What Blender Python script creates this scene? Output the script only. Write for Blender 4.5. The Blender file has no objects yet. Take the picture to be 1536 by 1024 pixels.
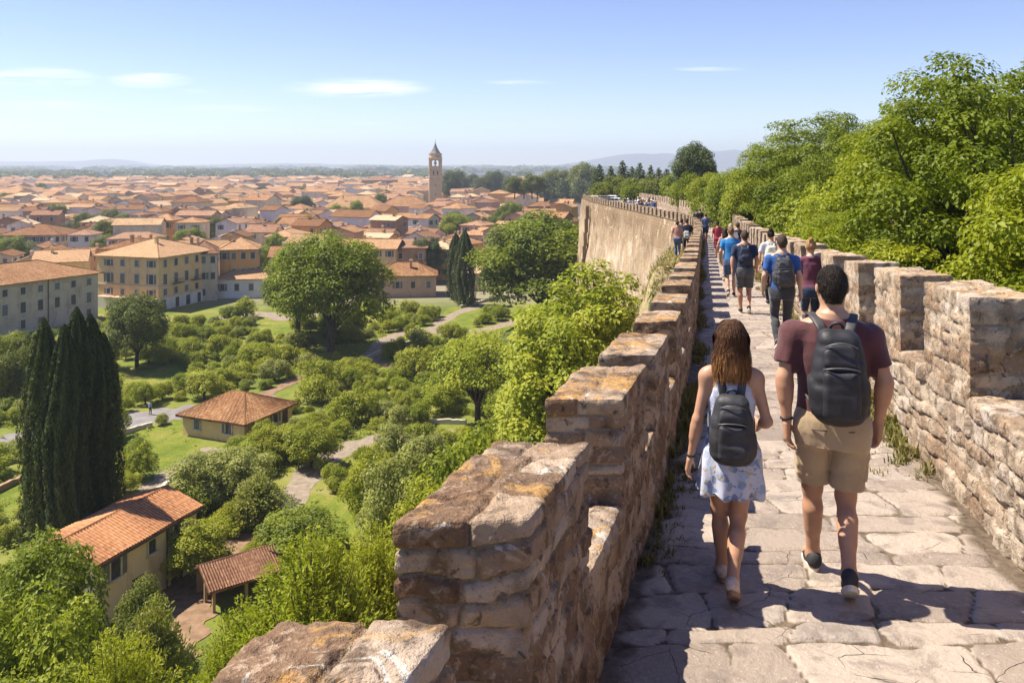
import bpy, math, random
import numpy as np
from mathutils import Vector, Matrix
random.seed(11)
rng = np.random.default_rng(11)
scene = bpy.context.scene
COL = scene.collection
F_PX, CX, HY = 1250.0, 768.0, 250.0          # focal length, centre column and horizon row of the photograph
GROUND = -30.0                                # valley floor below the eye

# ---------------------------------------------------------------- numbers
def sstep(a, b, x):
    t = np.clip((np.asarray(x, float) - a) / (b - a), 0, 1)
    return t * t * (3 - 2 * t)

def _h(ix, iy, iz, seed):
    with np.errstate(over='ignore'):
        n = (ix.astype(np.int64) * 374761393 + iy.astype(np.int64) * 668265263 + iz.astype(np.int64) * 2147483647 + int(seed) * 1274126177) & 0xFFFFFFFF
        n = ((n ^ (n >> 13)) * 1274126177) & 0xFFFFFFFF
        n = ((n ^ (n >> 16)) * 2246822519) & 0xFFFFFFFF
        n = n ^ (n >> 15)
    return (n & 0xFFFFFF) / float(0xFFFFFF)

def r2(a, b, seed=0):
    a = np.asarray(a); b = np.asarray(b)
    a, b = np.broadcast_arrays(a, b)
    return _h(a, b, np.zeros_like(a), seed)

def vnoise(P, seed=0):
    P = np.asarray(P, float)
    i = np.floor(P).astype(np.int64); f = P - i; f = f * f * (3 - 2 * f)
    out = 0
    for dx in (0, 1):
        wx = f[:, 0] if dx else 1 - f[:, 0]
        for dy in (0, 1):
            wy = f[:, 1] if dy else 1 - f[:, 1]
            for dz in (0, 1):
                wz = f[:, 2] if dz else 1 - f[:, 2]
                out = out + wx * wy * wz * _h(i[:, 0] + dx, i[:, 1] + dy, i[:, 2] + dz, seed)
    return out * 2 - 1

def fbm(P, octaves=3, seed=0):
    P = np.asarray(P, float); a, s, out = 1.0, 1.0, 0
    for k in range(octaves):
        out = out + a * vnoise(P * s + 17.3 * k, seed + k); a *= .5; s *= 2.03
    return out

# ---------------------------------------------------------------- meshes
def np_mesh(name, V, faces, mats, mat_idx=None, smooth=False, attrs=None, uv=None):
    """faces: one (n,k) array or a list of them; attrs: {name: per-vertex floats}"""
    if not isinstance(faces, (list, tuple)): faces = [faces]
    faces = [np.asarray(f, np.int32) for f in faces if len(f)]
    me = bpy.data.meshes.new(name)
    V = np.ascontiguousarray(V, np.float32)
    me.vertices.add(len(V)); me.vertices.foreach_set('co', V.ravel())
    loops = np.concatenate([f.ravel() for f in faces])
    tot = np.concatenate([np.full(len(f), f.shape[1], np.int32) for f in faces])
    start = np.concatenate([[0], np.cumsum(tot)[:-1]]).astype(np.int32)
    me.loops.add(len(loops)); me.loops.foreach_set('vertex_index', loops)
    me.polygons.add(len(tot)); me.polygons.foreach_set('loop_start', start)
    if mat_idx is not None: me.polygons.foreach_set('material_index', np.asarray(mat_idx, np.int32))
    me.update(calc_edges=True)
    me.polygons.foreach_set('use_smooth', np.full(len(tot), bool(smooth)))
    for k, v in (attrs or {}).items():
        a = me.attributes.new(k, 'FLOAT', 'POINT'); a.data.foreach_set('value', np.asarray(v, np.float32))
    if uv is not None:
        l = me.uv_layers.new(name='UVMap'); l.data.foreach_set('uv', np.asarray(uv, np.float32)[loops].ravel())
    for m in (mats if isinstance(mats, (list, tuple)) else [mats]): me.materials.append(m)
    me.validate()
    return me

def link(name, data, parent=None, loc=(0, 0, 0), rz=0.0, scale=1.0):
    o = bpy.data.objects.new(name, data); COL.objects.link(o)
    o.location = loc; o.rotation_euler = (0, 0, rz)
    if scale != 1.0: o.scale = (scale,) * 3 if not isinstance(scale, (tuple, list)) else scale
    if parent is not None: o.parent = parent
    return o

def tag(o, label, cat, group=None):
    o['label'] = label; o['category'] = cat
    if group: o['group'] = group
    return o

def struct(o, kind='structure'):
    o['kind'] = kind; return o

def thing(name, loc=(0, 0, 0), rz=0.0, scale=1.0, label=None, cat=None, group=None):
    o = link(name, None, None, loc, rz, scale); o.empty_display_size = .3
    if label: tag(o, label, cat, group)
    return o

def copy_tree(o, parent=None):
    c = o.copy(); COL.objects.link(c)
    if parent is not None: c.parent = parent
    for ch in o.children: copy_tree(ch, c)
    return c

class MB:
    """collects quads / polygons with uv, gives one mesh"""
    def __init__(s): s.v = []; s.f = []; s.uv = []; s.m = []
    def poly(s, pts, uv=None, m=0):
        n = len(s.v); s.v += [tuple(p) for p in pts]
        s.uv += [tuple(u) for u in uv] if uv else [(0, 0)] * len(pts)
        s.f.append(tuple(range(n, n + len(pts)))); s.m.append(m)
    def box(s, c, d, m=0, ax=None, bottom=True):
        """centre c, size d, optional axes (3 unit vectors)"""
        c = Vector(c); X, Y, Z = ax if ax else (Vector((1, 0, 0)), Vector((0, 1, 0)), Vector((0, 0, 1)))
        X = Vector(X) * d[0] / 2; Y = Vector(Y) * d[1] / 2; Z = Vector(Z) * d[2] / 2
        q = lambda a, b, e: c + X * a + Y * b + Z * e
        for (A, B, N, la, lb, e) in ((X, Y, Z, d[0], d[1], 1), (X, Y, Z, d[0], d[1], -1), (Y, Z, X, d[1], d[2], 1), (Y, Z, X, d[1], d[2], -1), (Z, X, Y, d[2], d[0], 1), (Z, X, Y, d[2], d[0], -1)):
            pts = [c + N * e - A - B, c + N * e + A - B, c + N * e + A + B, c + N * e - A + B]
            uv = [(0, 0), (la, 0), (la, lb), (0, lb)]
            if e < 0: pts.reverse()
            s.poly(pts, uv, m)
    def tube(s, pts, rad, n=8, m=0, cap=True, flat=1.0):
        pts = [Vector(p) for p in pts]; rings = []
        rad = rad if isinstance(rad, (list, tuple)) else [rad] * len(pts)
        for i, p in enumerate(pts):
            d = (pts[min(i + 1, len(pts) - 1)] - pts[max(i - 1, 0)]).normalized()
            a = d.orthogonal().normalized() if i == 0 else (pa - d * pa.dot(d)).normalized()
            pa = a; b = d.cross(a)
            rings.append([p + (a * math.cos(2 * math.pi * k / n) + b * math.sin(2 * math.pi * k / n) * flat) * rad[i] for k in range(n)])
        for i in range(len(rings) - 1):
            for k in range(n):
                l = (k + 1) % n
                s.poly([rings[i][k], rings[i][l], rings[i + 1][l], rings[i + 1][k]], None, m)
        if cap:
            s.poly(list(reversed(rings[0])), None, m); s.poly(rings[-1], None, m)
    def lathe(s, prof, n=16, c=(0, 0, 0), m=0):
        for i in range(len(prof) - 1):
            for k in range(n):
                a0, a1 = 2 * math.pi * k / n, 2 * math.pi * (k + 1) / n
                P = lambda r, z, a: (c[0] + r * math.cos(a), c[1] + r * math.sin(a), c[2] + z)
                s.poly([P(*prof[i], a0), P(*prof[i], a1), P(*prof[i + 1], a1), P(*prof[i + 1], a0)], None, m)
    def mesh(s, name, mats, smooth=False, weld=True):
        me = bpy.data.meshes.new(name); me.from_pydata(s.v, [], s.f)
        for m in (mats if isinstance(mats, (list, tuple)) else [mats]): me.materials.append(m)
        me.polygons.foreach_set('material_index', s.m)
        l = me.uv_layers.new(name='UVMap')
        idx = np.concatenate([np.array(f) for f in s.f]) if s.f else np.zeros(0, int)
        l.data.foreach_set('uv', np.array(s.uv, np.float32)[idx].ravel())
        if smooth:
            import bmesh
            bm = bmesh.new(); bm.from_mesh(me); bmesh.ops.remove_doubles(bm, verts=bm.verts, dist=1e-4); bm.to_mesh(me); bm.free()
            me.polygons.foreach_set('use_smooth', [True] * len(me.polygons))
        me.update(); return me
    def obj(s, name, mats, parent=None, smooth=False, **k):
        return link(name, s.mesh(name, mats, smooth), parent, **k)

def pix(px, py, ground=GROUND):
    """world point on a level plane under a picture point"""
    y = -ground * F_PX / (py - HY)
    return ((px - CX) / F_PX * y, y, ground)
def pix_at(px, y): return (px - CX) / F_PX * y
def to_px(x, y, z): return CX + F_PX * x / y, HY - F_PX * z / y

# ---------------------------------------------------------------- materials
class NT:
    def __init__(s, name):
        s.mat = bpy.data.materials.new(name); s.mat.use_nodes = True
        s.t = s.mat.node_tree; s.t.nodes.clear()
        s.out = s.n('ShaderNodeOutputMaterial')
    def n(s, kind, **kw):
        nd = s.t.nodes.new(kind)
        for k, v in kw.items(): setattr(nd, k, v)
        return nd
    def l(s, a, b): s.t.links.new(a, b)
    def val(s, sock, v):
        if hasattr(v, 'is_output') or isinstance(v, bpy.types.NodeSocket): s.l(v, sock)
        else: sock.default_value = v
    def coord(s, kind='Object'): return s.n('ShaderNodeTexCoord').outputs[kind]
    def attr(s, name): return s.n('ShaderNodeAttribute', attribute_name=name).outputs['Fac']
    def noise(s, vec, scale, detail=3, rough=.55, dist=0.0, out='Fac'):
        nd = s.n('ShaderNodeTexNoise'); s.l(vec, nd.inputs['Vector'])
        nd.inputs['Scale'].default_value = scale; nd.inputs['Detail'].default_value = detail
        nd.inputs['Roughness'].default_value = rough; nd.inputs['Distortion'].default_value = dist
        return nd.outputs[out]
    def voro(s, vec, scale, feature='F1', out='Distance', rand=1.0):
        nd = s.n('ShaderNodeTexVoronoi', feature=feature); s.l(vec, nd.inputs['Vector'])
        nd.inputs['Scale'].default_value = scale; nd.inputs['Randomness'].default_value = rand
        return nd.outputs[out]
    def math(s, op, a, b=0.0, c=0.0, clamp=False):
        nd = s.n('ShaderNodeMath', operation=op, use_clamp=clamp)
        s.val(nd.inputs[0], a); s.val(nd.inputs[1], b)
        if op in ('MULTIPLY_ADD', 'SMOOTH_MIN', 'WRAP'): s.val(nd.inputs[2], c)
        return nd.outputs[0]
    def ramp(s, fac, stops, interp='LINEAR'):
        nd = s.n('ShaderNodeValToRGB'); cr = nd.color_ramp; cr.interpolation = interp
        while len(cr.elements) < len(stops): cr.elements.new(.5)
        for e, (p, c) in zip(cr.elements, stops):
            e.position = p; e.color = (c, c, c, 1) if not isinstance(c, (tuple, list)) else (*c, 1)
        s.l(fac, nd.inputs[0]); return nd.outputs[0]
    def sm(s, fac, a, b):
        nd = s.n('ShaderNodeMapRange', interpolation_type='SMOOTHSTEP'); s.l(fac, nd.inputs[0])
        nd.inputs[1].default_value = a; nd.inputs[2].default_value = b; return nd.outputs[0]
    def mix(s, fac, a, b, mode='MIX'):
        nd = s.n('ShaderNodeMix', data_type='RGBA', blend_type=mode); nd.clamp_factor = True
        s.val(nd.inputs[0], fac)
        for i, v in ((6, a), (7, b)): s.val(nd.inputs[i], (*v, 1) if isinstance(v, tuple) and len(v) == 3 else v)
        return nd.outputs[2]
    def scale(s, vec, k):
        nd = s.n('ShaderNodeMapping'); s.l(vec, nd.inputs[0]); nd.inputs['Scale'].default_value = k; return nd.outputs[0]
    def bump(s, h, strength=.5, dist=.02, normal=None):
        nd = s.n('ShaderNodeBump'); s.l(h, nd.inputs['Height']); nd.inputs['Strength'].default_value = strength
        nd.inputs['Distance'].default_value = dist
        if normal is not None: s.l(normal, nd.inputs['Normal'])
        return nd.outputs[0]
    def surf(s, color, rough=.8, normal=None, spec=.3, metal=0.0, sheen=0.0):
        b = s.n('ShaderNodeBsdfPrincipled')
        s.val(b.inputs['Base Color'], (*color, 1) if isinstance(color, tuple) and len(color) == 3 else color)
        s.val(b.inputs['Roughness'], rough); b.inputs['Specular IOR Level'].default_value = spec
        b.inputs['Metallic'].default_value = metal
        if sheen: b.inputs['Sheen Weight'].default_value = sheen
        if normal is not None: s.l(normal, b.inputs['Normal'])
        s.l(b.outputs[0], s.out.inputs[0]); return s.mat

def mat_plain(name, c, rough=.7, var=.15, scale=6.0, spec=.3, bump=0.0, metal=0.0):
    """a single-coloured stuff with worn, uneven tone"""
    k = NT(name); v = k.coord()
    n = k.noise(v, scale, 4, .6)
    lo = tuple(x * (1 - var) for x in c); hi = tuple(min(1, x * (1 + var)) for x in c)
    col = k.ramp(n, [(.3, lo), (.7, hi)])
    nb = k.bump(k.noise(v, scale * 6, 4), bump, .02) if bump else None
    return k.surf(col, rough, nb, spec, metal)
# ================================================================ materials of the place
def mat_masonry(name, c_lo, c_mid, c_hi, lichen=0.0, mortar=(.30, .25, .19), grey=.25):
    k = NT(name); P = k.coord('Object')
    st = k.attr('stone'); jo = k.attr('joint')
    base = k.ramp(st, [(0.0, c_lo), (.3, c_mid), (.55, tuple(.5 * (a + b) for a, b in zip(c_mid, c_hi))), (.8, c_hi), (1.0, (c_hi[0] * .92, c_hi[1] * .95, c_hi[2] * 1.05))])
    n1 = k.noise(P, 7.0, 6, .62); n2 = k.noise(P, 28.0, 5, .7); n3 = k.noise(P, 2.1, 4, .6)
    col = k.mix(k.sm(n1, .44, .66), base, tuple(x * .42 for x in c_mid))
    col = k.mix(k.math('MULTIPLY', k.sm(n2, .5, .72), .55), col, tuple(min(1, x * 1.45) for x in c_hi))
    col = k.mix(k.math('MULTIPLY', k.sm(n3, .5, .7), grey), col, (.27, .25, .235))
    n5 = k.noise(P, 60.0, 3, .7)
    col = k.mix(k.math('MULTIPLY', k.sm(n5, .58, .75), .6), col, tuple(x * .35 for x in c_mid))
    # lichen grows on what faces the sky
    geo = k.n('ShaderNodeNewGeometry'); sep = k.n('ShaderNodeSeparateXYZ'); k.l(geo.outputs['Normal'], sep.inputs[0])
    up = k.sm(sep.outputs[2], .1, .75)
    if lichen:
        a = k.sm(k.noise(P, 3.4, 6, .7, .6), .5, .6)
        a2 = k.math('MULTIPLY', a, k.math('MULTIPLY_ADD', up, .8, .16))
        oc = k.ramp(k.noise(P, 22, 4, .7), [(.3, (.30, .16, .05)), (.55, (.46, .27, .095)), (.75, (.38, .25, .12))])
        col = k.mix(k.math('MULTIPLY', a2, lichen), col, oc)
        w = k.sm(k.noise(P, 5.2, 5, .65, 1.2), .625, .665)
        w2 = k.math('MULTIPLY', w, k.math('MULTIPLY_ADD', up, .6, .28))
        col = k.mix(w2, col, (.56, .52, .45))
        dk = k.sm(k.noise(P, 15.0, 3, .6, .5), .6, .68)
        col = k.mix(k.math('MULTIPLY', dk, .75), col, (.06, .045, .035))
        dk2 = k.sm(k.noise(P, 6.0, 5, .7, .8), .56, .64)
        col = k.mix(k.math('MULTIPLY', dk2, .7), col, (.085, .052, .034))
    col = k.mix(k.sm(jo, .25, .85), col, k.mix(k.noise(P, 30, 3), tuple(x * .6 for x in mortar), mortar))
    h = k.math('ADD', k.math('MULTIPLY', n1, .5), k.math('ADD', k.math('MULTIPLY', n2, .4), k.math('MULTIPLY', n5, .25)))
    return k.surf(col, .92, k.bump(h, 1.0, .035), .15)

def mat_paving():
    k = NT('worn_paving_stone'); P = k.coord('Object')
    st = k.attr('stone'); jo = k.attr('joint')
    base = k.ramp(st, [(0, (.235, .19, .155)), (.35, (.33, .272, .225)), (.7, (.40, .335, .275)), (1, (.30, .258, .225))])
    n1 = k.noise(P, 5.0, 6, .65, .4); n2 = k.noise(P, 26.0, 5, .7)
    col = k.mix(k.math('MULTIPLY', k.sm(n1, .46, .66), .7), base, (.17, .14, .12))
    col = k.mix(k.math('MULTIPLY', k.sm(n2, .55, .72), .5), col, (.45, .41, .37))
    sp = k.voro(P, 38.0); col = k.mix(k.math('MULTIPLY', k.sm(sp, .16, .09), .55), col, (.60, .56, .50))
    cr = k.voro(k.mix(.12, P, k.noise(P, 3, 3, .6, 0, 'Color')), 3.2, 'DISTANCE_TO_EDGE')
    crk = k.math('MULTIPLY', k.math('MULTIPLY', k.sm(cr, .007, .0), .7), k.sm(k.noise(P, 1.7, 2), .52, .62))
    col = k.mix(crk, col, (.10, .08, .065))
    dirt = k.ramp(k.noise(P, 14, 4), [(.35, (.07, .052, .037)), (.6, (.15, .112, .078)), (.75, (.075, .085, .03))])
    col = k.mix(k.sm(jo, .3, .85), col, dirt)
    h = k.math('ADD', k.math('MULTIPLY', n1, .8), k.math('SUBTRACT', k.math('MULTIPLY', n2, .3), k.math('MULTIPLY', crk, .5)))
    rough = k.math('MULTIPLY_ADD', n1, .3, .5)
    return k.surf(col, rough, k.bump(h, 1.0, .035), .35)

def mat_curtain():
    k = NT('old_rampart_masonry'); P = k.coord('Object')
    n1 = k.noise(k.scale(P, (1, 1, .8)), .22, 7, .68, .8); n2 = k.noise(P, 1.6, 5, .7); n3 = k.noise(k.scale(P, (1, 1, .3)), .8, 4, .6)
    col = k.ramp(n1, [(.32, (.20, .125, .07)), (.43, (.40, .29, .19)), (.55, (.50, .385, .265)), (.66, (.64, .55, .42))])
    col = k.mix(k.math('MULTIPLY', k.sm(n2, .52, .7), .7), col, (.26, .19, .12))
    col = k.mix(k.math('MULTIPLY', k.sm(n3, .55, .75), .3), col, (.24, .19, .13))
    uvs = k.n('ShaderNodeSeparateXYZ'); k.l(k.coord('UV'), uvs.inputs[0]); dep = k.math('MULTIPLY', uvs.outputs[1], -1.0)
    drip = k.noise(k.scale(P, (1, 1, .10)), 1.1, 5, .65, .4)                 # weather stains running down from the parapet
    run = k.math('MULTIPLY', k.sm(k.math('ADD', dep, k.math('MULTIPLY', drip, -9.0)), 0.5, -4.5), .8)
    col = k.mix(run, col, k.mix(n2, (.17, .11, .065), (.30, .215, .135)))
    pal = k.sm(k.noise(P, .5, 6, .7, 1.0), .56, .64); col = k.mix(k.math('MULTIPLY', pal, .6), col, (.66, .58, .46))
    br = k.n('ShaderNodeTexBrick'); 
    k.l(k.coord('UV'), br.inputs['Vector']); br.inputs['Scale'].default_value = 1.0
    br.inputs['Brick Width'].default_value = .55; br.inputs['Row Height'].default_value = .24; br.inputs['Mortar Size'].default_value = .025
    br.inputs['Color1'].default_value = (1, 1, 1, 1); br.inputs['Color2'].default_value = (.75, .72, .7, 1); br.inputs['Mortar'].default_value = (.62, .58, .52, 1)
    col = k.mix(.55, col, br.outputs['Color'], 'MULTIPLY')
    h = k.math('ADD', k.math('MULTIPLY', n2, .9), k.math('MULTIPLY', br.outputs['Fac'], -.25))
    return k.surf(col, .95, k.bump(h, .8, .15), .1)

def mat_ground():
    k = NT('valley_ground'); P = k.coord('Object')
    n1 = k.noise(P, .11, 5, .6, .4); n2 = k.noise(P, .9, 5, .65); n3 = k.noise(P, 6.0, 3, .7)
    col = k.ramp(n1, [(.34, (.085, .115, .022)), (.47, (.145, .172, .030)), (.58, (.195, .20, .045)), (.70, (.26, .215, .10))])
    col = k.mix(k.math('MULTIPLY', k.sm(n2, .52, .72), .5), col, (.07, .092, .022))
    col = k.mix(k.math('MULTIPLY', k.sm(n3, .55, .7), .4), col, (.16, .165, .05))
    # farmland patches and pale strips far away on the plain
    sep = k.n('ShaderNodeSeparateXYZ'); k.l(P, sep.inputs[0])
    far = k.sm(sep.outputs[1], 1150, 1700)
    Q = k.scale(P, (.0035, .0009, 1)); Q2 = k.scale(P, (.006, .0012, 1))
    cell = k.voro(Q, 1.0, 'F1', 'Color')
    fcol = k.ramp(cell, [(.15, (.05, .08, .03)), (.4, (.09, .12, .045)), (.6, (.16, .155, .08)), (.8, (.06, .085, .04)), (.95, (.24, .22, .16))])
    fcol = k.mix(k.sm(k.noise(Q2, 1.0, 3, .5), .62, .68), fcol, (.40, .37, .33))
    fcol = k.mix(k.sm(k.noise(k.scale(P, (.002, .0004, 1)), 1.0, 4, .6), .48, .58), fcol, (.03, .05, .02))
    # streets and yards between the houses
    town = k.math('MULTIPLY', k.sm(sep.outputs[1], 172, 200), k.math('SUBTRACT', 1.0, far))
    col = k.mix(k.math('MULTIPLY', town, .85), col, k.mix(n2, (.20, .17, .13), (.30, .26, .21)))
    col = k.mix(far, col, fcol)
    return k.surf(col, .95, k.bump(n2, .5, .1), .1)

def mat_grassland(name, a, b, c):
    k = NT(name); P = k.coord('Object')
    n1 = k.noise(P, .35, 5, .6); n2 = k.noise(P, 3.5, 5, .7)
    col = k.ramp(n1, [(.35, a), (.5, b), (.68, c)])
    col = k.mix(k.math('MULTIPLY', k.sm(n2, .48, .7), .6), col, tuple(x * .5 for x in a))
    return k.surf(col, .95, k.bump(n2, .9, .12), .1)

def mat_leaf(name, dark, mid, light, transl=.38, rough=.5, far=False):
    k = NT(name)
    ti = k.attr('tint'); oi = k.n('ShaderNodeObjectInfo').outputs['Random']
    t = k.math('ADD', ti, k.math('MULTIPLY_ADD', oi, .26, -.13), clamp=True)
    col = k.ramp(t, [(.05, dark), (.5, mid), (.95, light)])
    b = k.n('ShaderNodeBsdfPrincipled'); k.l(col, b.inputs['Base Color']); b.inputs['Roughness'].default_value = rough
    b.inputs['Specular IOR Level'].default_value = .25
    tr = k.n('ShaderNodeBsdfTranslucent')
    k.l(k.mix(1.0, col, (1.0, 1.0, .55), 'MULTIPLY'), tr.inputs[0])
    mx = k.n('ShaderNodeMixShader'); mx.inputs[0].default_value = transl
    k.l(b.outputs[0], mx.inputs[1]); k.l(tr.outputs[0], mx.inputs[2]); k.l(mx.outputs[0], k.out.inputs[0])
    return k.mat

def mat_roof(name, a, b, c, bumpd=.06):
    """clay tiles: u along the eave in metres, v up the slope in metres"""
    k = NT(name); U = k.coord('UV'); P = k.coord('Object')
    oi = k.n('ShaderNodeObjectInfo').outputs['Random']
    w = k.n('ShaderNodeTexWave', wave_type='BANDS', bands_direction='X', wave_profile='SIN'); k.l(U, w.inputs[0])
    w.inputs['Scale'].default_value = 1.25; w.inputs['Distortion'].default_value = .5; w.inputs['Detail'].default_value = 1.0; w.inputs['Detail Scale'].default_value = .8
    br = k.n('ShaderNodeTexBrick'); k.l(U, br.inputs['Vector']); br.inputs['Scale'].default_value = 1.0
    br.inputs['Brick Width'].default_value = .25; br.inputs['Row Height'].default_value = .4; br.inputs['Mortar Size'].default_value = .012
    br.offset = 0.0
    br.inputs['Color1'].default_value = (0, 0, 0, 1); br.inputs['Color2'].default_value = (1, 1, 1, 1); br.inputs['Mortar'].default_value = (.1, .1, .1, 1); br.inputs['Bias'].default_value = 0
    n1 = k.noise(P, .35, 5, .65, .3); n2 = k.noise(P, 2.6, 4, .7)
    f = k.math('ADD', k.math('MULTIPLY', n1, .65), k.math('ADD', k.math('MULTIPLY', br.outputs['Color'], .26), k.math('MULTIPLY_ADD', oi, .56, -.25)))
    col = k.ramp(f, [(.22, a), (.48, b), (.75, c)])
    col = k.mix(k.math('MULTIPLY', k.sm(n2, .52, .7), .5), col, tuple(x * .45 for x in a))
    col = k.mix(k.math('MULTIPLY', k.sm(w.outputs['Fac'], .35, .0), .55), col, tuple(x * .35 for x in a))
    return k.surf(col, .9, k.bump(w.outputs['Fac'], 1.0, bumpd), .15)

def mat_wall(name, c, stain=(.30, .24, .17), amt=.45):
    k = NT(name); P = k.coord('Object')
    n1 = k.noise(P, .28, 5, .65, .4); n2 = k.noise(k.scale(P, (1, 1, .25)), 1.1, 5, .7); n3 = k.noise(P, 5, 3)
    col = k.mix(k.math('MULTIPLY', k.sm(n1, .45, .7), amt), c, stain)
    col = k.mix(k.math('MULTIPLY', k.sm(n2, .5, .72), amt), col, tuple(x * .6 for x in stain))
    col = k.mix(k.math('MULTIPLY', k.sm(n3, .55, .7), .25), col, tuple(min(1, x * 1.25) for x in c))
    return k.surf(col, .92, k.bump(n3, .3, .05), .15)

def mat_bark(name, a=(.05, .036, .026), b=(.11, .085, .06)):
    k = NT(name); P = k.coord('Object'); n = k.noise(k.scale(P, (1, 1, .2)), 5, 5, .7)
    return k.surf(k.ramp(n, [(.35, a), (.65, b)]), .95, k.bump(n, .8, .06), .1)

M = {}
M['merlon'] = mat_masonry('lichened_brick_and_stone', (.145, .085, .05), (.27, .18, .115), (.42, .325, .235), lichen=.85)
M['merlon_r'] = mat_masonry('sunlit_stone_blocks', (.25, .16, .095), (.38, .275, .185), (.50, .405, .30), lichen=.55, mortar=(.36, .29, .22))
M['rubble'] = mat_masonry('rubble_stone', (.24, .16, .105), (.36, .27, .19), (.48, .40, .31), lichen=.22, mortar=(.34, .27, .20))
M['paving'] = mat_paving(); M['curtain'] = mat_curtain(); M['ground'] = mat_ground()
M['bank'] = mat_grassland('bank_grass', (.05, .075, .02), (.085, .11, .028), (.16, .15, .06))
M['drygrass'] = mat_grassland('dry_grass', (.17, .14, .06), (.30, .24, .12), (.40, .34, .20))
M['lawn'] = mat_grassland('mown_lawn', (.105, .145, .018), (.16, .19, .028), (.25, .22, .06))
M['path'] = mat_plain('path_gravel', (.25, .205, .155), .95, .25, 1.5, .1, .4)
M['road'] = mat_plain('worn_asphalt', (.20, .185, .18), .9, .2, .8, .2, .3)
M['soil'] = mat_plain('bare_soil', (.23, .15, .095), .95, .3, 1.2, .1, .5)
M['leaf_broad'] = mat_leaf('broad_leaf', (.075, .108, .008), (.185, .235, .013), (.345, .365, .026), .42)
M['leaf_bright'] = mat_leaf('bright_leaf', (.13, .175, .008), (.275, .325, .02), (.45, .46, .05), .45)
M['leaf_dark'] = mat_leaf('dark_leaf', (0.066, 0.092, 0.012), (0.145, 0.174, 0.018), (0.264, 0.277, 0.033), .36)
M['leaf_olive'] = mat_leaf('olive_leaf', (0.145, 0.172, 0.037), (0.284, 0.310, 0.069), (0.449, 0.455, 0.132), .38)
M['leaf_shrub'] = mat_leaf('shrub_leaf', (0.119, 0.158, 0.013), (0.277, 0.310, 0.021), (0.462, 0.462, 0.045), .42)
M['leaf_cypress'] = mat_leaf('cypress_leaf', (0.025, 0.042, 0.012), (0.052, 0.077, 0.018), (0.123, 0.140, 0.028), .12, .7)
M['leaf_conifer'] = mat_leaf('conifer_leaf', (0.040, 0.062, 0.018), (0.081, 0.110, 0.025), (0.150, 0.175, 0.037), .22)
M['grass'] = mat_leaf('grass_blade', (.075, .085, .02), (.15, .15, .04), (.30, .25, .10), .35)
M['bark'] = mat_bark('bark'); M['bark_pale'] = mat_bark('pale_bark', (.09, .07, .05), (.19, .155, .115))
M['tile'] = mat_roof('clay_tiles', (.21, .10, .045), (.37, .195, .09), (.54, .34, .185))
M['tile_red'] = mat_roof('red_clay_tiles', (.25, .095, .042), (.40, .165, .075), (.52, .26, .125)); M['tile_dull'] = mat_roof('weathered_tiles', (.19, .095, .055), (.31, .165, .098), (.44, .27, .17))
M['tile_pale'] = mat_roof('faded_tiles', (.34, .205, .10), (.52, .345, .19), (.66, .49, .31))
M['w_cream'] = mat_wall('cream_plaster', (.66, .54, .38)); M['w_ochre'] = mat_wall('ochre_plaster', (.70, .50, .25), (.48, .33, .17))
M['w_orange'] = mat_wall('orange_plaster', (.60, .33, .12), (.40, .22, .09)); M['w_white'] = mat_wall('white_plaster', (.70, .66, .60), (.45, .40, .33), .35)
M['w_pink'] = mat_wall('pink_plaster', (.56, .36, .26), (.38, .25, .18)); M['w_grey'] = mat_wall('grey_plaster', (.54, .455, .345), (.33, .26, .185), .6)
M['w_stone'] = mat_wall('brown_stone_wall', (.36, .24, .15), (.22, .14, .09), .6)
M['glass'] = mat_plain('window_glass', (.045, .055, .065), .25, .3, 2, .5)
M['shutter'] = mat_plain('grey_shutter', (.15, .16, .155), .7, .2, 3); M['shutter_brown'] = mat_plain('brown_shutter', (.13, .085, .055), .7, .2, 3)
M['frame'] = mat_plain('pale_stone_frame', (.50, .45, .38), .85, .15, 3); M['door'] = mat_plain('old_wood', (.085, .06, .045), .8, .3, 3)
M['iron'] = mat_plain('rusty_iron', (.07, .06, .055), .6, .3, 5); M['lead'] = mat_plain('lead_roof', (.13, .125, .12), .6, .2, 2)
M['white_paint'] = mat_plain('white_paint', (.72, .71, .69), .5, .08, 2)
# ================================================================ the lie of the land
_yy = np.arange(-40, 260, .5)
def _smooth_table(xs, ys, sig):
    t = np.interp(_yy, xs, ys); k = np.exp(-.5 * (np.arange(-30, 31) * .5 / sig) ** 2); k /= k.sum()
    pad = np.concatenate([np.full(30, 0) + t[0] + (np.arange(-30, 0)) * (t[1] - t[0]), t, t[-1] + np.arange(1, 31) * (t[-1] - t[-2])])
    return np.convolve(pad, k, 'valid')
_G = _smooth_table([-40, 0, 4.5, 13, 18, 28, 39, 56, 72, 100, 130, 150, 180, 260],
                   [.5, -2.05, -2.335, -2.87, -3.16, -3.72, -4.22, -4.85, -5.15, -5.5, -5.85, -6.2, -6.4, -6.6], 2.0)
_XL = _smooth_table([-40, 0, 2.56, 4.5, 7.1, 12.9, 17.9, 34, 50, 58, 62, 66, 72, 80, 92, 110, 125, 150, 260],
                    [-13, -.73, .07, .62, 1.37, 2.81, 3.98, 7.67, 11.4, 13.1, 13.75, 14.15, 14.3, 14.1, 13.6, 12.7, 12.2, 13.0, 20.0], 1.6)
_XR = _smooth_table([-40, 0, 4.82, 34, 58, 66, 80, 100, 130, 150, 260],
                    [-7.6, 1.83, 2.96, 9.8, 15.46, 17.0, 18.5, 20.0, 21.5, 22.5, 26], 1.6)
def G(y): return np.interp(y, _yy, _G)
def XL(y): return np.interp(y, _yy, _XL)
def XR(y): return np.interp(y, _yy, _XR)
TL, TR = .41, .50                              # wall thicknesses
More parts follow.
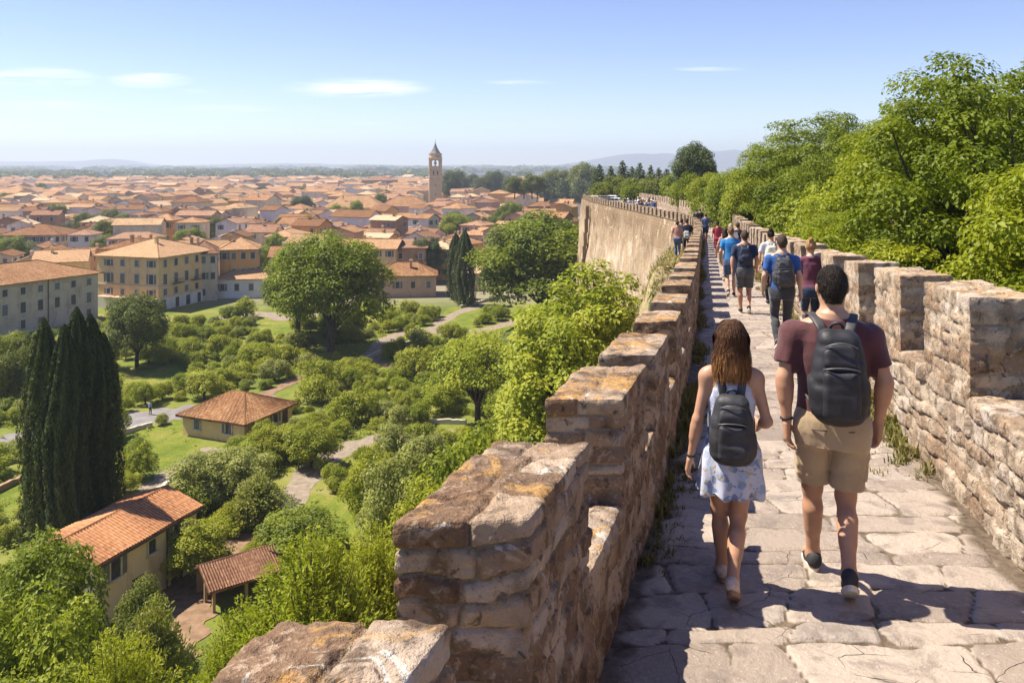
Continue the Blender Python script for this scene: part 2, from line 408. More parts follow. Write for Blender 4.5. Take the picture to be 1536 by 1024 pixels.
SILL_L, TOP_L, SILL_R, TOP_R = .56, 1.11, .80, 1.50

# ================================================================ stonework
def lattice(x, L, size, rid, seed, jit=.45):
    n = np.maximum(1, np.round(L / size + (r2(rid, seed, 3) - .5) * .9)).astype(np.int64)
    s = L / n; t = np.clip(x / s, 0, n - 1e-6); j = np.floor(t).astype(np.int64)
    b = lambda j: np.where((j > 0) & (j < n), j + jit * (r2(j, rid, seed) - .5), j)
    j = np.where(t < b(j), j - 1, j); j = np.where(t >= b(j + 1), j + 1, j); j = np.clip(j, 0, n - 1)
    lo = np.where(j > 0, (t - b(j)) * s, 9.0); hi = np.where(j < n - 1, (b(j + 1) - t) * s, 9.0)
    return j, np.minimum(lo, hi)

def stone_fn(P, ext, seed, row_h, len_u, len_w, warp, jw, jd, rough, stick, wf=3.0):
    L, W, H = ext
    wv = np.stack([vnoise(P * wf, seed + 41), vnoise(P * wf, seed + 42), vnoise(P * wf, seed + 43)], 1) * warp
    Q = P + wv
    r, dh = lattice(Q[:, 2], H, row_h, np.zeros(len(P), np.int64), seed)
    a, du = lattice(Q[:, 0], L, len_u, r + 7, seed + 5)
    c, dw = lattice(Q[:, 1], W, len_w, r + 7 + 13 * a, seed + 9)
    R = jw * 2.0
    dd = np.sort(np.stack([dh, du, dw], 1), 1)
    d1, d2 = dd[:, 0], dd[:, 1]
    d = np.where(d2 < R, R - np.sqrt(np.maximum(0, (R - np.minimum(d1, R)) ** 2 + (R - np.minimum(d2, R)) ** 2)), d1)
    d = d + .35 * jw * vnoise(P * 22, seed + 77)
    prof = sstep(0, jw * 1.5, d)
    cid = r * 131 + a * 17 + c * 7
    rnd = r2(cid, seed, 21); out = r2(cid, seed, 22)
    disp = -jd * (1 - prof) + stick * (out - .5) * prof + rough * fbm(P * 9, 3, seed + 60) + rough * .35 * vnoise(P * 45, seed + 70)
    return disp, rnd, 1 - sstep(.15 * jw, jw * .9, d)

def box_grid(un, wn, hn, skip=()):
    V, F, n0 = [], [], 0
    def face(A, B, fn, flip):
        nonlocal n0
        a, b = np.meshgrid(A, B, indexing='ij'); V.append(fn(a.ravel(), b.ravel()))
        i = np.arange(len(A) - 1)[:, None] * len(B) + np.arange(len(B) - 1)[None]
        q = np.stack([i, i + len(B), i + len(B) + 1, i + 1], -1).reshape(-1, 4) + n0
        F.append(q[:, ::-1] if flip else q); n0 += len(A) * len(B)
    L, W, H = un[-1], wn[-1], hn[-1]; S = lambda x, y, z: np.stack(np.broadcast_arrays(x, y, z), 1)
    if 'inner' not in skip: face(un, hn, lambda a, b: S(a, 0 * a, b), False)
    if 'outer' not in skip: face(un, hn, lambda a, b: S(a, 0 * a + W, b), True)
    if 'top' not in skip: face(un, wn, lambda a, b: S(a, b, 0 * a + H), False)
    if 'front' not in skip: face(wn, hn, lambda a, b: S(0 * a, a, b), True)
    if 'back' not in skip: face(wn, hn, lambda a, b: S(0 * a + L, a, b), False)
    return np.concatenate(V), np.concatenate(F)

def nodes(L, res): return np.linspace(0, L, max(2, int(round(L / res)) + 1))

def stone_block(name, mat, parent, side, y0, un, W, H, hb, res, seed, row_h, len_u, len_w, warp=.02, jw=.014, jd=.02, rough=.006, stick=.02, rr=.03, Xin=None, skip=(), wonk=0.0, wf=3.0):
    """a run of masonry between y0 and y0+un[-1] on the wall line; side -1: thickness grows to -x"""
    L = un[-1]
    P, F = box_grid(un, nodes(W, res), nodes(H, res), skip)
    disp, rnd, joint = stone_fn(P, (L, W, H), seed, row_h, len_u, len_w, warp, jw, jd, rough, stick, wf)
    rr = np.minimum(rr, min(L, W) * .4)
    q = np.stack([np.clip(P[:, 0], rr, L - rr), np.clip(P[:, 1], rr, W - rr), np.minimum(P[:, 2], H - rr)], 1)
    d = P - q; dl = np.linalg.norm(d, axis=1, keepdims=True); n = d / np.maximum(dl, 1e-6)
    P2 = q + n * (np.minimum(dl, rr) + disp[:, None])
    if wonk:
        P2[:, 2] += wonk * vnoise(P * np.array([1.3, 2, .01]) + seed, seed) * (P[:, 2] / H)
        P2[:, 0] += wonk * .6 * vnoise(P * np.array([.01, 2, 2.5]) + seed, seed + 3)
    y = y0 + P2[:, 0]; X = (XL if Xin is None else Xin)(y0 + P[:, 0]) + side * P2[:, 1]
    Z = G(y0 + P[:, 0]) + hb + P2[:, 2]
    o = np.array(parent.location)
    V = np.stack([X, y, Z], 1) - o
    if side > 0: pass
    else: F = F[:, ::-1]
    me = np_mesh(name, V, F[:, ::-1], mat, smooth=True, attrs={'stone': rnd, 'joint': joint})
    return link(name, me, parent)

def graded(y0, y1, k, lo, hi):
    out = [y0]
    while out[-1] < y1: out.append(out[-1] + min(hi, max(lo, out[-1] * k)))
    out[-1] = y1
    return np.array(out) - y0

# ---------------------------------------------------------------- the parapet on the valley side
wallL = thing('rampart_wall', (float(XL(0)), 0, float(G(0))), label='long crenellated rampart wall with lichen-stained merlons between the walkway and the valley gardens', cat='wall')
starts = [(-5.1, -4.0), (-3.2, -2.15), (-1.3, -.2), (.70, 1.93), (2.56, 3.50), (4.36, 5.36), (5.95, 7.05), (7.88, 8.92)]
y = 9.72
while y < 147:
    starts.append((y, y + 1.06 + .08 * random.random())); y += 1.84 + .1 * random.random()
for i, (a, b) in enumerate(starts):
    res = (max(.0105, .0042 * a) if a > 0 else .03) if a < 30 else .16
    H = TOP_L - SILL_L + random.uniform(-.03, .03) + .14 * float(sstep(50, 66, a))
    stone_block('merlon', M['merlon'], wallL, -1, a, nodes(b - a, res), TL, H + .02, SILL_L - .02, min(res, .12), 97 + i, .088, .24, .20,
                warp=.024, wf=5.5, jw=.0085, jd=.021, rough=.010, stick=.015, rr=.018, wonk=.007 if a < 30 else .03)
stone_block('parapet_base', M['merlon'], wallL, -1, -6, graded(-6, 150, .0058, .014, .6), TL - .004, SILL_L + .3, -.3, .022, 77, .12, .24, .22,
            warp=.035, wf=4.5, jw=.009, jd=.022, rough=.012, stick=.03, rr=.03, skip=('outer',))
# the rampart face below the parapet, down to the valley
ys = graded(-6, 151, .012, .2, .7) - 6; hs = np.concatenate([[0, .12, .3], np.linspace(.6, 27, 60)])
A, B = np.meshgrid(ys, hs, indexing='ij'); A = A.ravel(); B = B.ravel()
out = TL + .03 + .05 * sstep(.1, .35, B) + B * .075
Pn = np.stack([A, B * 0, B], 1)
bul = .22 * fbm(Pn * .22, 3, 5) + .09 * fbm(Pn * 1.1, 4, 6)
Vv = np.stack([XL(A) - out + bul * sstep(0, 2, B), A, G(A) + SILL_L - .07 - B - .1 * sstep(0, .01, B)], 1) - np.array(wallL.location)
nb = len(hs); i = np.arange(len(ys) - 1)[:, None] * nb + np.arange(nb - 1)[None]
Fq = np.stack([i, i + 1, i + nb + 1, i + nb], -1).reshape(-1, 4)
link('rampart_face', np_mesh('rampart_face', Vv, Fq[:, ::-1], M['curtain'], smooth=True, uv=np.stack([A, -B], 1)), wallL)
mb = MB()                                       # buttress strip at the corner and the return of the wall behind it
for (yb, wd, dp) in ((124.5, 1.0, .5),):
    xb = float(XL(yb)) - TL
    for h0 in range(0, 24, 2):
        mb.box((xb - dp / 2 - .35 - h0 * .075 - float(wallL.location.x), yb, float(G(yb)) + .0 - h0 - 1.02 - float(wallL.location.z)), (dp, wd, 2.0 - .01))
mb.obj('buttress', M['curtain'], wallL)

# ---------------------------------------------------------------- the parapet on the park side
wallR = thing('parapet_wall', (float(XR(3)), 3, float(G(3))), label='sunlit crenellated stone parapet between the paved walkway and the leafy park trees', cat='wall')
startsR = [(-4.9, -3.7), (-2.8, -1.6), (-.7, .5), (1.45, 2.65), (3.55, 4.76), (5.81, 7.04), (7.92, 9.14), (10.1, 11.25)]
y = 12.15
while y < 146: startsR.append((y, y + 1.2 + .06 * random.random())); y += 2.1
for i, (a, b) in enumerate(startsR):
    res = (max(.0125, .0035 * a) if a > 3 else .03) if a < 30 else .16
    H = TOP_R - SILL_R + random.uniform(-.03, .03)
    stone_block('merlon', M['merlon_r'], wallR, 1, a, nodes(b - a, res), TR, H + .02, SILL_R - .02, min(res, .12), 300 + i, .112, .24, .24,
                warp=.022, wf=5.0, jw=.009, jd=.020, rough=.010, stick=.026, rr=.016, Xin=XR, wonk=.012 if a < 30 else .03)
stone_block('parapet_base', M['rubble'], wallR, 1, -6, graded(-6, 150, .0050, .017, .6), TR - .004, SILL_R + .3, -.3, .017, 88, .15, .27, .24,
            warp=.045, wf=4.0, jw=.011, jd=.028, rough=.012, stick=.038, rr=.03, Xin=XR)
yo = np.concatenate([np.arange(-6, 30, .5), np.arange(30, 151, 1.5)]); ho = np.linspace(.24, 7, 30); A, B = np.meshgrid(yo, ho, indexing='ij'); A = A.ravel(); B = B.ravel()
Vv = np.stack([XR(A) + TR + .0 + B * .04 + .05 * fbm(np.stack([A, B * 0, B], 1), 3, 4), A, G(A) - B], 1) - np.array(wallR.location)
nb = len(ho); i = np.arange(len(yo) - 1)[:, None] * nb + np.arange(nb - 1)[None]; Fq = np.stack([i, i + 1, i + nb + 1, i + nb], -1).reshape(-1, 4)
link('retaining_face', np_mesh('retaining_face', Vv, Fq, M['curtain'], smooth=True, uv=np.stack([A, -B - 6], 1)), wallR)

# ---------------------------------------------------------------- the paved walkway
yn = np.concatenate([np.arange(-6, 1.2, .06), graded(1.2, 152, .0042, .013, .5) + 1.2])
vn = np.linspace(-.02, 1.02, 120)
A, B = np.meshgrid(yn, vn, indexing='ij'); A = A.ravel(); B = B.ravel()
wid = XR(A) - XL(A); acr = B * wid
P = np.stack([acr, A, 0 * A], 1)
lo = P * np.array([1.1, 1.6, 1])
wv = np.stack([vnoise(lo * .9, 1) * .22 + vnoise(lo * 4, 2) * .03, vnoise(lo * .7, 3) * .17 + vnoise(lo * 4.5, 4) * .03], 1)
r, dr = lattice(A + 7 + wv[:, 1], 170, .33, np.zeros(len(A), np.int64), 9, .6)
c, dc = lattice(np.clip(acr + wv[:, 0] + .25, 0, 3.2) * 1.0, 3.0, .56, r, 19, .8)
R = .06
d1, d2 = np.minimum(dr, dc), np.maximum(dr, dc)
d = np.where(d2 < R, R - np.sqrt(np.maximum(0, (R - np.minimum(d1, R)) ** 2 + (R - np.minimum(d2, R)) ** 2)), d1)
d = d + .006 * vnoise(P * 18, 8)
cid = r * 37 + c * 5; rnd = r2(cid, 4, 1)
tilt = (r2(cid, 5, 1) - .5) * .03
edge = np.minimum(acr, wid - acr)
disp = -.011 * (1 - sstep(.0, .016, d)) + tilt * .35 * sstep(0, .03, d) + .0065 * fbm(P * np.array([3.0, 9.0, 1]), 5, 31) + .010 * vnoise(P * .8, 33)
joint = np.maximum(1 - sstep(.003, .013, d), (1 - sstep(.03, .22 + .12 * vnoise(P * 1.7, 51), edge + .06 * vnoise(P * 9, 50))) * .9)
disp = disp - .007 * joint
V = np.stack([XL(A) + acr, A, G(A) + disp], 1)
nb = len(vn); i = np.arange(len(yn) - 1)[:, None] * nb + np.arange(nb - 1)[None]
Fq = np.stack([i, i + nb, i + nb + 1, i + 1], -1).reshape(-1, 4)
struct(link('walkway_pavement', np_mesh('walkway_pavement', V, Fq[:, ::-1], M['paving'], smooth=True, attrs={'stone': rnd, 'joint': joint})))

# ---------------------------------------------------------------- valley floor, bank below the rampart, park terrace
def grid_sheet(name, A, B, fn, mat, smooth=True):
    a, b = np.meshgrid(A, B, indexing='ij'); V = fn(a.ravel(), b.ravel()); nb = len(B)
    i = np.arange(len(A) - 1)[:, None] * nb + np.arange(nb - 1)[None]
    F = np.stack([i, i + nb, i + nb + 1, i + 1], -1).reshape(-1, 4)
    return struct(link(name, np_mesh(name, V, F, mat, smooth=smooth)))
yv = np.concatenate([np.linspace(-60, 200, 40), 200 * (1.12 ** np.arange(1, 38))]); uv = np.linspace(-1.6, 1.6, 61)
grid_sheet('valley_ground', yv, uv, lambda a, b: np.stack([b * (np.abs(a) + 90), a, np.full(len(a), GROUND)], 1)[:, :], M['ground'])
def bank_h(y, d):
    """height of the grassy bank at distance d outside the rampart foot line"""
    top = -16.5 - .075 * np.clip(y, 0, 90)
    h = GROUND - .5 + (top - GROUND + .5) * sstep(17, 1.5, d)
    ledge = sstep(29, 33, y) * sstep(48, 43, y)
    g = G(y)
    h2 = np.where(d < 1.1, g - .03, g - .03 - 10 * sstep(1.0, 4.5, d))
    return np.where(ledge > 0, np.maximum(h, h + (h2 - h) * ledge * sstep(5.2, 4.4, d)), h)
yb = np.concatenate([np.arange(-25, 28, 1.0), np.arange(28, 50, .35), np.arange(50, 151, 1.5)]); db = np.concatenate([np.linspace(-.3, 5.4, 40), np.linspace(5.8, 19, 30)])
def bankfn(a, b):
    h = bank_h(a, b)
    h = h + .18 * fbm(np.stack([a, b, 0 * a], 1) * .8, 3, 3) * sstep(.4, 1.5, b) * sstep(19, 16, b)
    return np.stack([XL(a) - TL - .02 - b, a, h], 1)
grid_sheet('rampart_bank', yb, db, lambda a, b: bankfn(a, b), M['bank'])
yl = np.arange(29.5, 47.5, .3); dl = np.linspace(-.1, 3.4, 26)
grid_sheet('ledge_ground', yl, dl, lambda a, b: np.stack([XL(a) - TL - .02 - b, a, bank_h(a, b) + .03 + .22 * fbm(np.stack([a, b, 0 * a], 1) * 1.3, 4, 4) * sstep(.9, 1.6, b) - .5 * (sstep(31.5, 29.5, a) + sstep(45.5, 47.4, a)) - .6 * sstep(2.6, 3.4, b)], 1), M['drygrass'])
yp = np.concatenate([np.arange(-20, 160, 3.0), np.arange(160, 420, 8.0)]); vp = np.concatenate([[-.35, -.12, -.02], np.linspace(0, 1, 30)])
def parkfn(a, b):
    x0 = np.where(a < 150, XR(a) + TR + .02, .110 * a - 3.5)
    g = np.interp(a, [-20, 60, 130, 420], [-6.2, -6.9, -6.6, -7.4])
    g = np.where(a > 149, np.minimum(g, G(np.minimum(a, 200)) - .02), g)
    z = np.where(b < 0, g + b * 66 * (a > 149), g + .25 * fbm(np.stack([a, b * 140, 0 * a], 1) * .12, 3, 8) * sstep(0, .05, b))
    x = np.where(b < 0, x0 + b * 3 * (a > 149) - .0, x0 + b * 160)
    return np.stack([x, a, z], 1)
grid_sheet('park_terrace', yp, vp, parkfn, M['bank'])

def hill_line(name, y0, x0, x1, peaks, mat, depth=900, n=120):
    xs = np.linspace(x0, x1, n); prof = sum(h * np.exp(-((xs - c) / w) ** 2) for c, w, h in peaks)
    prof = prof * (1 + .12 * fbm(np.stack([xs * .0016, 0 * xs, 0 * xs], 1), 4, 2)) 
    ts = np.linspace(-1, 1, 21)
    def fn(a, b):
        p = np.interp(a, xs, prof) * (1 - np.abs(b) ** 1.6) * (1 + .1 * fbm(np.stack([a * .003, b * 2, 0 * a], 1), 3, 9))
        return np.stack([a, y0 + b * depth, GROUND - 1 + np.maximum(p, 0)], 1)
    return grid_sheet(name, xs, ts, fn, mat)
M['hill'] = mat_grassland('wooded_hillside', (.035, .05, .025), (.05, .07, .03), (.085, .10, .05))
hill_line('mountain_range', 9600, -200, 5200, [(1500, 600, 125), (2050, 600, 95), (2800, 700, 135), (750, 450, 62), (4000, 900, 130)], M['hill'])
hill_line('low_hills', 9900, -8000, 400, [(-7200, 1400, 78), (-5600, 900, 70), (-4700, 400, 84), (-3400, 900, 62), (-1800, 1200, 56), (-300, 700, 40)], M['hill'])

# paths, lawns and a road on the valley floor
def ribbon(name, pts, width, mat, dz=.02, n=8):
    P = [Vector(p) for p in pts]; C = []
    for i in range(len(P) - 1):
        a, b, c, d = P[max(i - 1, 0)], P[i], P[i + 1], P[min(i + 2, len(P) - 1)]
        for t in np.linspace(0, 1, n, endpoint=False):
            C.append(.5 * ((2 * b) + (c - a) * t + (2 * a - 5 * b + 4 * c - d) * t * t + (3 * b - a - 3 * c + d) * t ** 3))
    C.append(P[-1]); V = []
    for i, p in enumerate(C):
        t = (C[min(i + 1, len(C) - 1)] - C[max(i - 1, 0)]); t.z = 0; t.normalize(); nrm = Vector((-t.y, t.x, 0))
        w = width * (.5 + .12 * math.sin(i * 1.3))
        for s in (-1, -.4, .4, 1): V.append(tuple(p + nrm * w * s + Vector((0, 0, dz))))
    i = np.arange(len(C) - 1)[:, None] * 4 + np.arange(3)[None]
    F = np.stack([i, i + 1, i + 5, i + 4], -1).reshape(-1, 4)
    me = np_mesh(name, np.array(V), F, mat); struct(link(name, me)); return C
pathpts = []
def garden_path(pxs, w, mat='path', name='garden_path', dz=.02):
    C = ribbon(name, [pix(*p) for p in pxs], w, M[mat], dz); pathpts.extend([(c.x, c.y, w) for c in C])
garden_path([(-60, 690), (-20, 672), (20, 664), (60, 652), (130, 638), (200, 628), (270, 620), (340, 612), (420, 598)], 6, 'road', 'road')
garden_path([(250, 990), (272, 940), (285, 900), (262, 868), (300, 842), (370, 800)], 3.4, 'soil', 'dirt_yard', .05)
garden_path([(420, 760), (490, 690), (535, 668), (600, 655), (700, 652), (810, 646)], 3.2)
garden_path([(545, 545), (590, 505), (640, 496), (700, 500), (790, 478)], 3.4, dz=.024)
garden_path([(640, 500), (680, 472), (735, 455)], 2.6, dz=.028)
garden_path([(170, 790), (225, 742), (262, 712), (300, 690), (330, 672)], 3.2, dz=.032)
garden_path([(330, 478), (390, 470), (430, 478), (500, 470)], 4.0, dz=.036)
garden_path([(380, 600), (470, 560), (545, 545), (640, 560), (760, 600)], 2.0, 'soil', 'dirt_track', .040)
lawns = [[(425, 822), (600, 818), (640, 762), (450, 742)], [(176, 700), (300, 706), (285, 612), (186, 626)], [(640, 500), (705, 500), (745, 452), (668, 462)],
         [(185, 590), (275, 584), (280, 546), (205, 552)], [(-30, 775), (48, 762), (60, 712), (-30, 742)], [(395, 505), (440, 500), (430, 470), (380, 480)], [(690, 540), (770, 520), (760, 480), (690, 500)]]
lawn_world = []
for L in lawns:
    W = [pix(*p) for p in L]; lawn_world.append([(p[0], p[1]) for p in W])
    a, b = np.meshgrid(np.linspace(0, 1, 9), np.linspace(0, 1, 9), indexing='ij'); a = a.ravel(); b = b.ravel(); w = [np.array(p) for p in W]
    Vv = (1 - a)[:, None] * ((1 - b)[:, None] * w[0] + b[:, None] * w[3]) + a[:, None] * ((1 - b)[:, None] * w[1] + b[:, None] * w[2])
    Vv[:, 2] = GROUND + .008 + .002 * len(lawn_world); Vv[:, :2] += .8 * np.stack([vnoise(Vv * .2, 5), vnoise(Vv * .2, 6)], 1)
    i = np.arange(8)[:, None] * 9 + np.arange(8)[None]; Fq = np.stack([i, i + 9, i + 10, i + 1], -1).reshape(-1, 4)
    struct(link('garden_lawn', np_mesh('garden_lawn', Vv, Fq, M['lawn'])))
# ================================================================ plants
def leaf_mesh(C, N, size, tint, asp=.55, T=None):
    """one rhombic leaf (or leaf spray) per centre; N: facing, T: long axis"""
    n = len(C)
    N = N / np.maximum(np.linalg.norm(N, axis=1, keepdims=True), 1e-6)
    if T is None: T = rng.normal(size=(n, 3))
    T = T - N * (T * N).sum(1, keepdims=True); T /= np.maximum(np.linalg.norm(T, axis=1, keepdims=True), 1e-6)
    B = np.cross(N, T); s = np.broadcast_to(np.asarray(size, float), (n,))[:, None] * .5
    V = np.stack([C - T * s, C + B * s * asp - T * s * .1 + N * s * .12, C + T * s, C - B * s * asp - T * s * .1 + N * s * .12], 1).reshape(-1, 3)
    F = np.arange(4 * n).reshape(n, 4)
    return V, F, np.repeat(np.clip(tint, 0, 1), 4)

def unit(n):
    v = rng.normal(size=(n, 3)); return v / np.linalg.norm(v, axis=1, keepdims=True)

def clumps_to_leaves(cl, per, leaf, up=.5, rnd=.7, shell=.55, droop=0.0, flat=1.0):
    Cs, Ns, Ts, Ss = [], [], [], []
    for (c, r) in cl:
        r = np.array(r if isinstance(r, (tuple, list, np.ndarray)) else (r, r, r * flat), float)
        n = max(8, int(per * (r.prod() ** (2 / 3))))
        d = unit(n); d = d[d[:, 2] > -.75 + .5 * rng.random(len(d))]
        n = len(d); rad = shell + (1.08 - shell) * rng.random(n) ** .6
        lump = 1 + .22 * vnoise(d * 2.2 + np.array(c) * 3, 3)
        p = np.array(c) + d * r * (rad * lump)[:, None]; p[:, 2] -= droop * (np.hypot(d[:, 0], d[:, 1]) ** 2) * r[2]
        Cs.append(p); Ns.append(d * .75 + np.array([-.12, -.1, up * 1.25]) + rnd * rng.normal(size=(n, 3)) * .6)
        ct = .5 + .34 * (rng.random() - .5)
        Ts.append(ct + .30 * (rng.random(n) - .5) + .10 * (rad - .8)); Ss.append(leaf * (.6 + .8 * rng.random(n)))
    return np.concatenate(Cs), np.concatenate(Ns), np.concatenate(Ss), np.concatenate(Ts)

def limb(mb, a, b, ra, rb, bend=.15, n=5, sides=6):
    a = Vector(a); b = Vector(b); d = b - a; off = Vector((random.uniform(-1, 1), random.uniform(-1, 1), random.uniform(0, .6))) * d.length * bend
    pts = [a + d * t + off * math.sin(math.pi * t) * (1 - .3 * t) for t in [i / n for i in range(n + 1)]]
    mb.tube(pts, [ra + (rb - ra) * (i / n) ** .8 for i in range(n + 1)], sides, cap=False)
    return pts

def tree_broad(name, h, w, leafmat, leaf=.35, nclump=70, per=42, trunk_h=.22, base=.18, sq=.75, barkmat='bark', spread=1.0, seed=0, csize=.27, up=.55, hole=.0, limbs=16):
    """height h, crown width w; the crown is a shell of leaf clumps carried by limbs"""
    random.seed(seed); global rng; rng = np.random.default_rng(seed)
    cz = h * (base + (1 - base) * .45); rz = h * (1 - base) * .5; rx = w * .5
    cl = []
    for i in range(nclump):
        u = (i + .5) / nclump; th = i * 2.39996 + random.uniform(-.4, .4)
        zz = 1 - 2 * u * .86; rr = math.sqrt(max(0, 1 - zz * zz))
        k = random.uniform(.62, .92) if i % 4 else random.uniform(.25, .6)
        prof = (1.0 if zz > 0 else 1.0)
        x = rr * math.cos(th) * rx * k; y = rr * math.sin(th) * rx * k; z = cz + zz * rz * (k if zz > 0 else k * .9)
        lump = 1 + .25 * math.sin(th * 2 + seed) * rr
        r = csize * rx * random.uniform(.7, 1.25)
        if hole and random.random() < hole: continue
        cl.append(((x * lump, y * lump, z), (r, r, r * sq)))
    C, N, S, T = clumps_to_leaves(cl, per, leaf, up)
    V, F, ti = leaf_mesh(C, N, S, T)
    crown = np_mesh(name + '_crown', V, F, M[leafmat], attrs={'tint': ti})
    mb = MB(); tr = h * .022 + .05
    top = limb(mb, (0, 0, -.6), (random.uniform(-.2, .2) * tr, 0, h * trunk_h), tr * 1.25, tr, .04, 4, 9)[-1]
    sel = sorted(cl, key=lambda c: random.random())[:limbs]
    for (c, r) in sel:
        mid = top.lerp(Vector(c), .45) + Vector((0, 0, h * .03))
        st = top - Vector((0, 0, h * trunk_h * .25 * random.random()))
        limb(mb, st, mid, tr * .5, tr * .28, .12, 4); limb(mb, mid, c, tr * .28, tr * .07, .15, 4, 5)
    return crown, mb.mesh(name + '_trunk', M[barkmat], True), h, w

def tree_spray(name, h, w, leafmat, stems=150, nl=70, leaf=.2, seed=0, low=.12, arch=.55, asp=.42, bark='bark', dens=1.0):
    """upright arching shoots carrying leaves along their length"""
    random.seed(seed); global rng; rng = np.random.default_rng(seed)
    Cs, Ns, Ts, Ti, Ss = [], [], [], [], []; mb = MB()
    for i in range(stems):
        az = i * 2.39996 + rng.random() * .5; k = math.sqrt((i + .5) / stems)
        out = w * .5 * k * (.75 + .4 * rng.random()); hh = h * (1 - .50 * k ** 2) * (.78 + .28 * rng.random())
        z0 = h * low * rng.random(); sx, sy = math.cos(az), math.sin(az)
        t = np.sort(rng.random(nl)) ** .75 * .85 + .15
        px_ = out * (.25 * t + .75 * t ** (1 + arch)); pz = z0 + (hh - z0) * (t * (1.25 - .25 * t ** 2)) - out * .12 * t ** 3
        p = np.stack([sx * px_, sy * px_, pz], 1)
        dp = np.stack([sx * np.gradient(px_, t + np.arange(nl) * 1e-6), sy * np.gradient(px_, t + np.arange(nl) * 1e-6), np.gradient(pz, t + np.arange(nl) * 1e-6)], 1)
        dp /= np.linalg.norm(dp, axis=1, keepdims=True) + 1e-9
        side = unit(nl); side -= dp * (side * dp).sum(1, keepdims=True); side /= np.linalg.norm(side, axis=1, keepdims=True) + 1e-9
        wob = leaf * 1.2 * (1.15 - t)[:, None]
        Cs.append(p + side * (leaf * .55 + wob * rng.random((nl, 1)))); Ts.append(dp * .8 + side * .8); Ns.append(np.cross(dp, side) * .6 + np.array([0, 0, .7]) + .35 * rng.normal(size=(nl, 3)))
        Ti.append(.35 + .3 * t + .25 * (rng.random(nl) - .5)); Ss.append(leaf * (.7 + .6 * rng.random(nl)) * (1.15 - .45 * t))
        if i % 3 == 0: mb.tube([(0, 0, -.4), (sx * px_[nl // 3] * .6, sy * px_[nl // 3] * .6, pz[nl // 3] * .7), tuple(p[-1])], [h * .012, h * .006, h * .0015], 5, cap=False)
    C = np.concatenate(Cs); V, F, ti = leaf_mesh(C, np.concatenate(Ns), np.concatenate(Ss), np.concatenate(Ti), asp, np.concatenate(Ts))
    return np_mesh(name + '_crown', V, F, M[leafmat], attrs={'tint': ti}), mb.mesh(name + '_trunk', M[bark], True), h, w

def tree_cypress(name, h, w, leafmat='leaf_cypress', n=26000, leaf=.24, seed=0, ribs=9, taper=.55, frac=.07):
    global rng; rng = np.random.default_rng(seed); random.seed(seed)
    z = rng.random(n) ** .9; th = rng.random(n) * 2 * np.pi
    prof = np.minimum(1, (z / .07 + .25)) ** .6 * (1 - np.clip((z - taper) / (1 - taper), 0, 1) ** 1.7) ** .75 + .015
    rib = 1 + .17 * np.cos(ribs * th + 2.5 * np.sin(z * 7 + seed)) + .16 * vnoise(np.stack([np.cos(th) * 2.6, np.sin(th) * 2.6, z * h * .55], 1), seed) + .12 * vnoise(np.stack([np.cos(th) * 6, np.sin(th) * 6, z * h * 1.6], 1), seed + 1)
    dep = 1 - .32 * rng.random(n) ** 2.2
    r = w * .5 * prof * rib * dep
    C = np.stack([r * np.cos(th), r * np.sin(th), .1 + z * (h - .1)], 1)
    out = np.stack([np.cos(th), np.sin(th), 0 * th + .25], 1)
    T = np.stack([np.cos(th) * .25, np.sin(th) * .25, 0 * th + 1], 1) + .3 * rng.normal(size=(n, 3))
    N = out + .45 * rng.normal(size=(n, 3))
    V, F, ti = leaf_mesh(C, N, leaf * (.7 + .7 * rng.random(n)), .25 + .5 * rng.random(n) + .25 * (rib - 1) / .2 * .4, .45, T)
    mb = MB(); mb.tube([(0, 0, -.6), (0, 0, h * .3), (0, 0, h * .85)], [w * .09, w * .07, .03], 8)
    return np_mesh(name + '_crown', V, F, M[leafmat], attrs={'tint': ti}), mb.mesh(name + '_trunk', M['bark'], True), h, w

def tree_conifer(name, h, w, leafmat='leaf_conifer', seed=0, tiers=16):
    global rng; rng = np.random.default_rng(seed); random.seed(seed); cl = []
    for i in range(tiers):
        t = i / tiers; r = w * .5 * (1 - t) ** .75 * (.9 + .3 * random.random()); m = max(3, int(7 * (1 - t)))
        for k in range(m):
            a = 2 * math.pi * (k + random.random()) / m
            cl.append(((r * .62 * math.cos(a), r * .62 * math.sin(a), h * (.1 + .88 * t)), (r * .5 + .12, r * .5 + .12, r * .28 + h * .03)))
    C, N, S, T = clumps_to_leaves(cl, 75, .6, .5); V, F, ti = leaf_mesh(C, N, S, T)
    mb = MB(); mb.tube([(0, 0, -.5), (0, 0, h * .95)], [h * .018 + .05, .02], 7)
    return np_mesh(name + '_crown', V, F, M[leafmat], attrs={'tint': ti}), mb.mesh(name + '_trunk', M['bark'], True), h, w

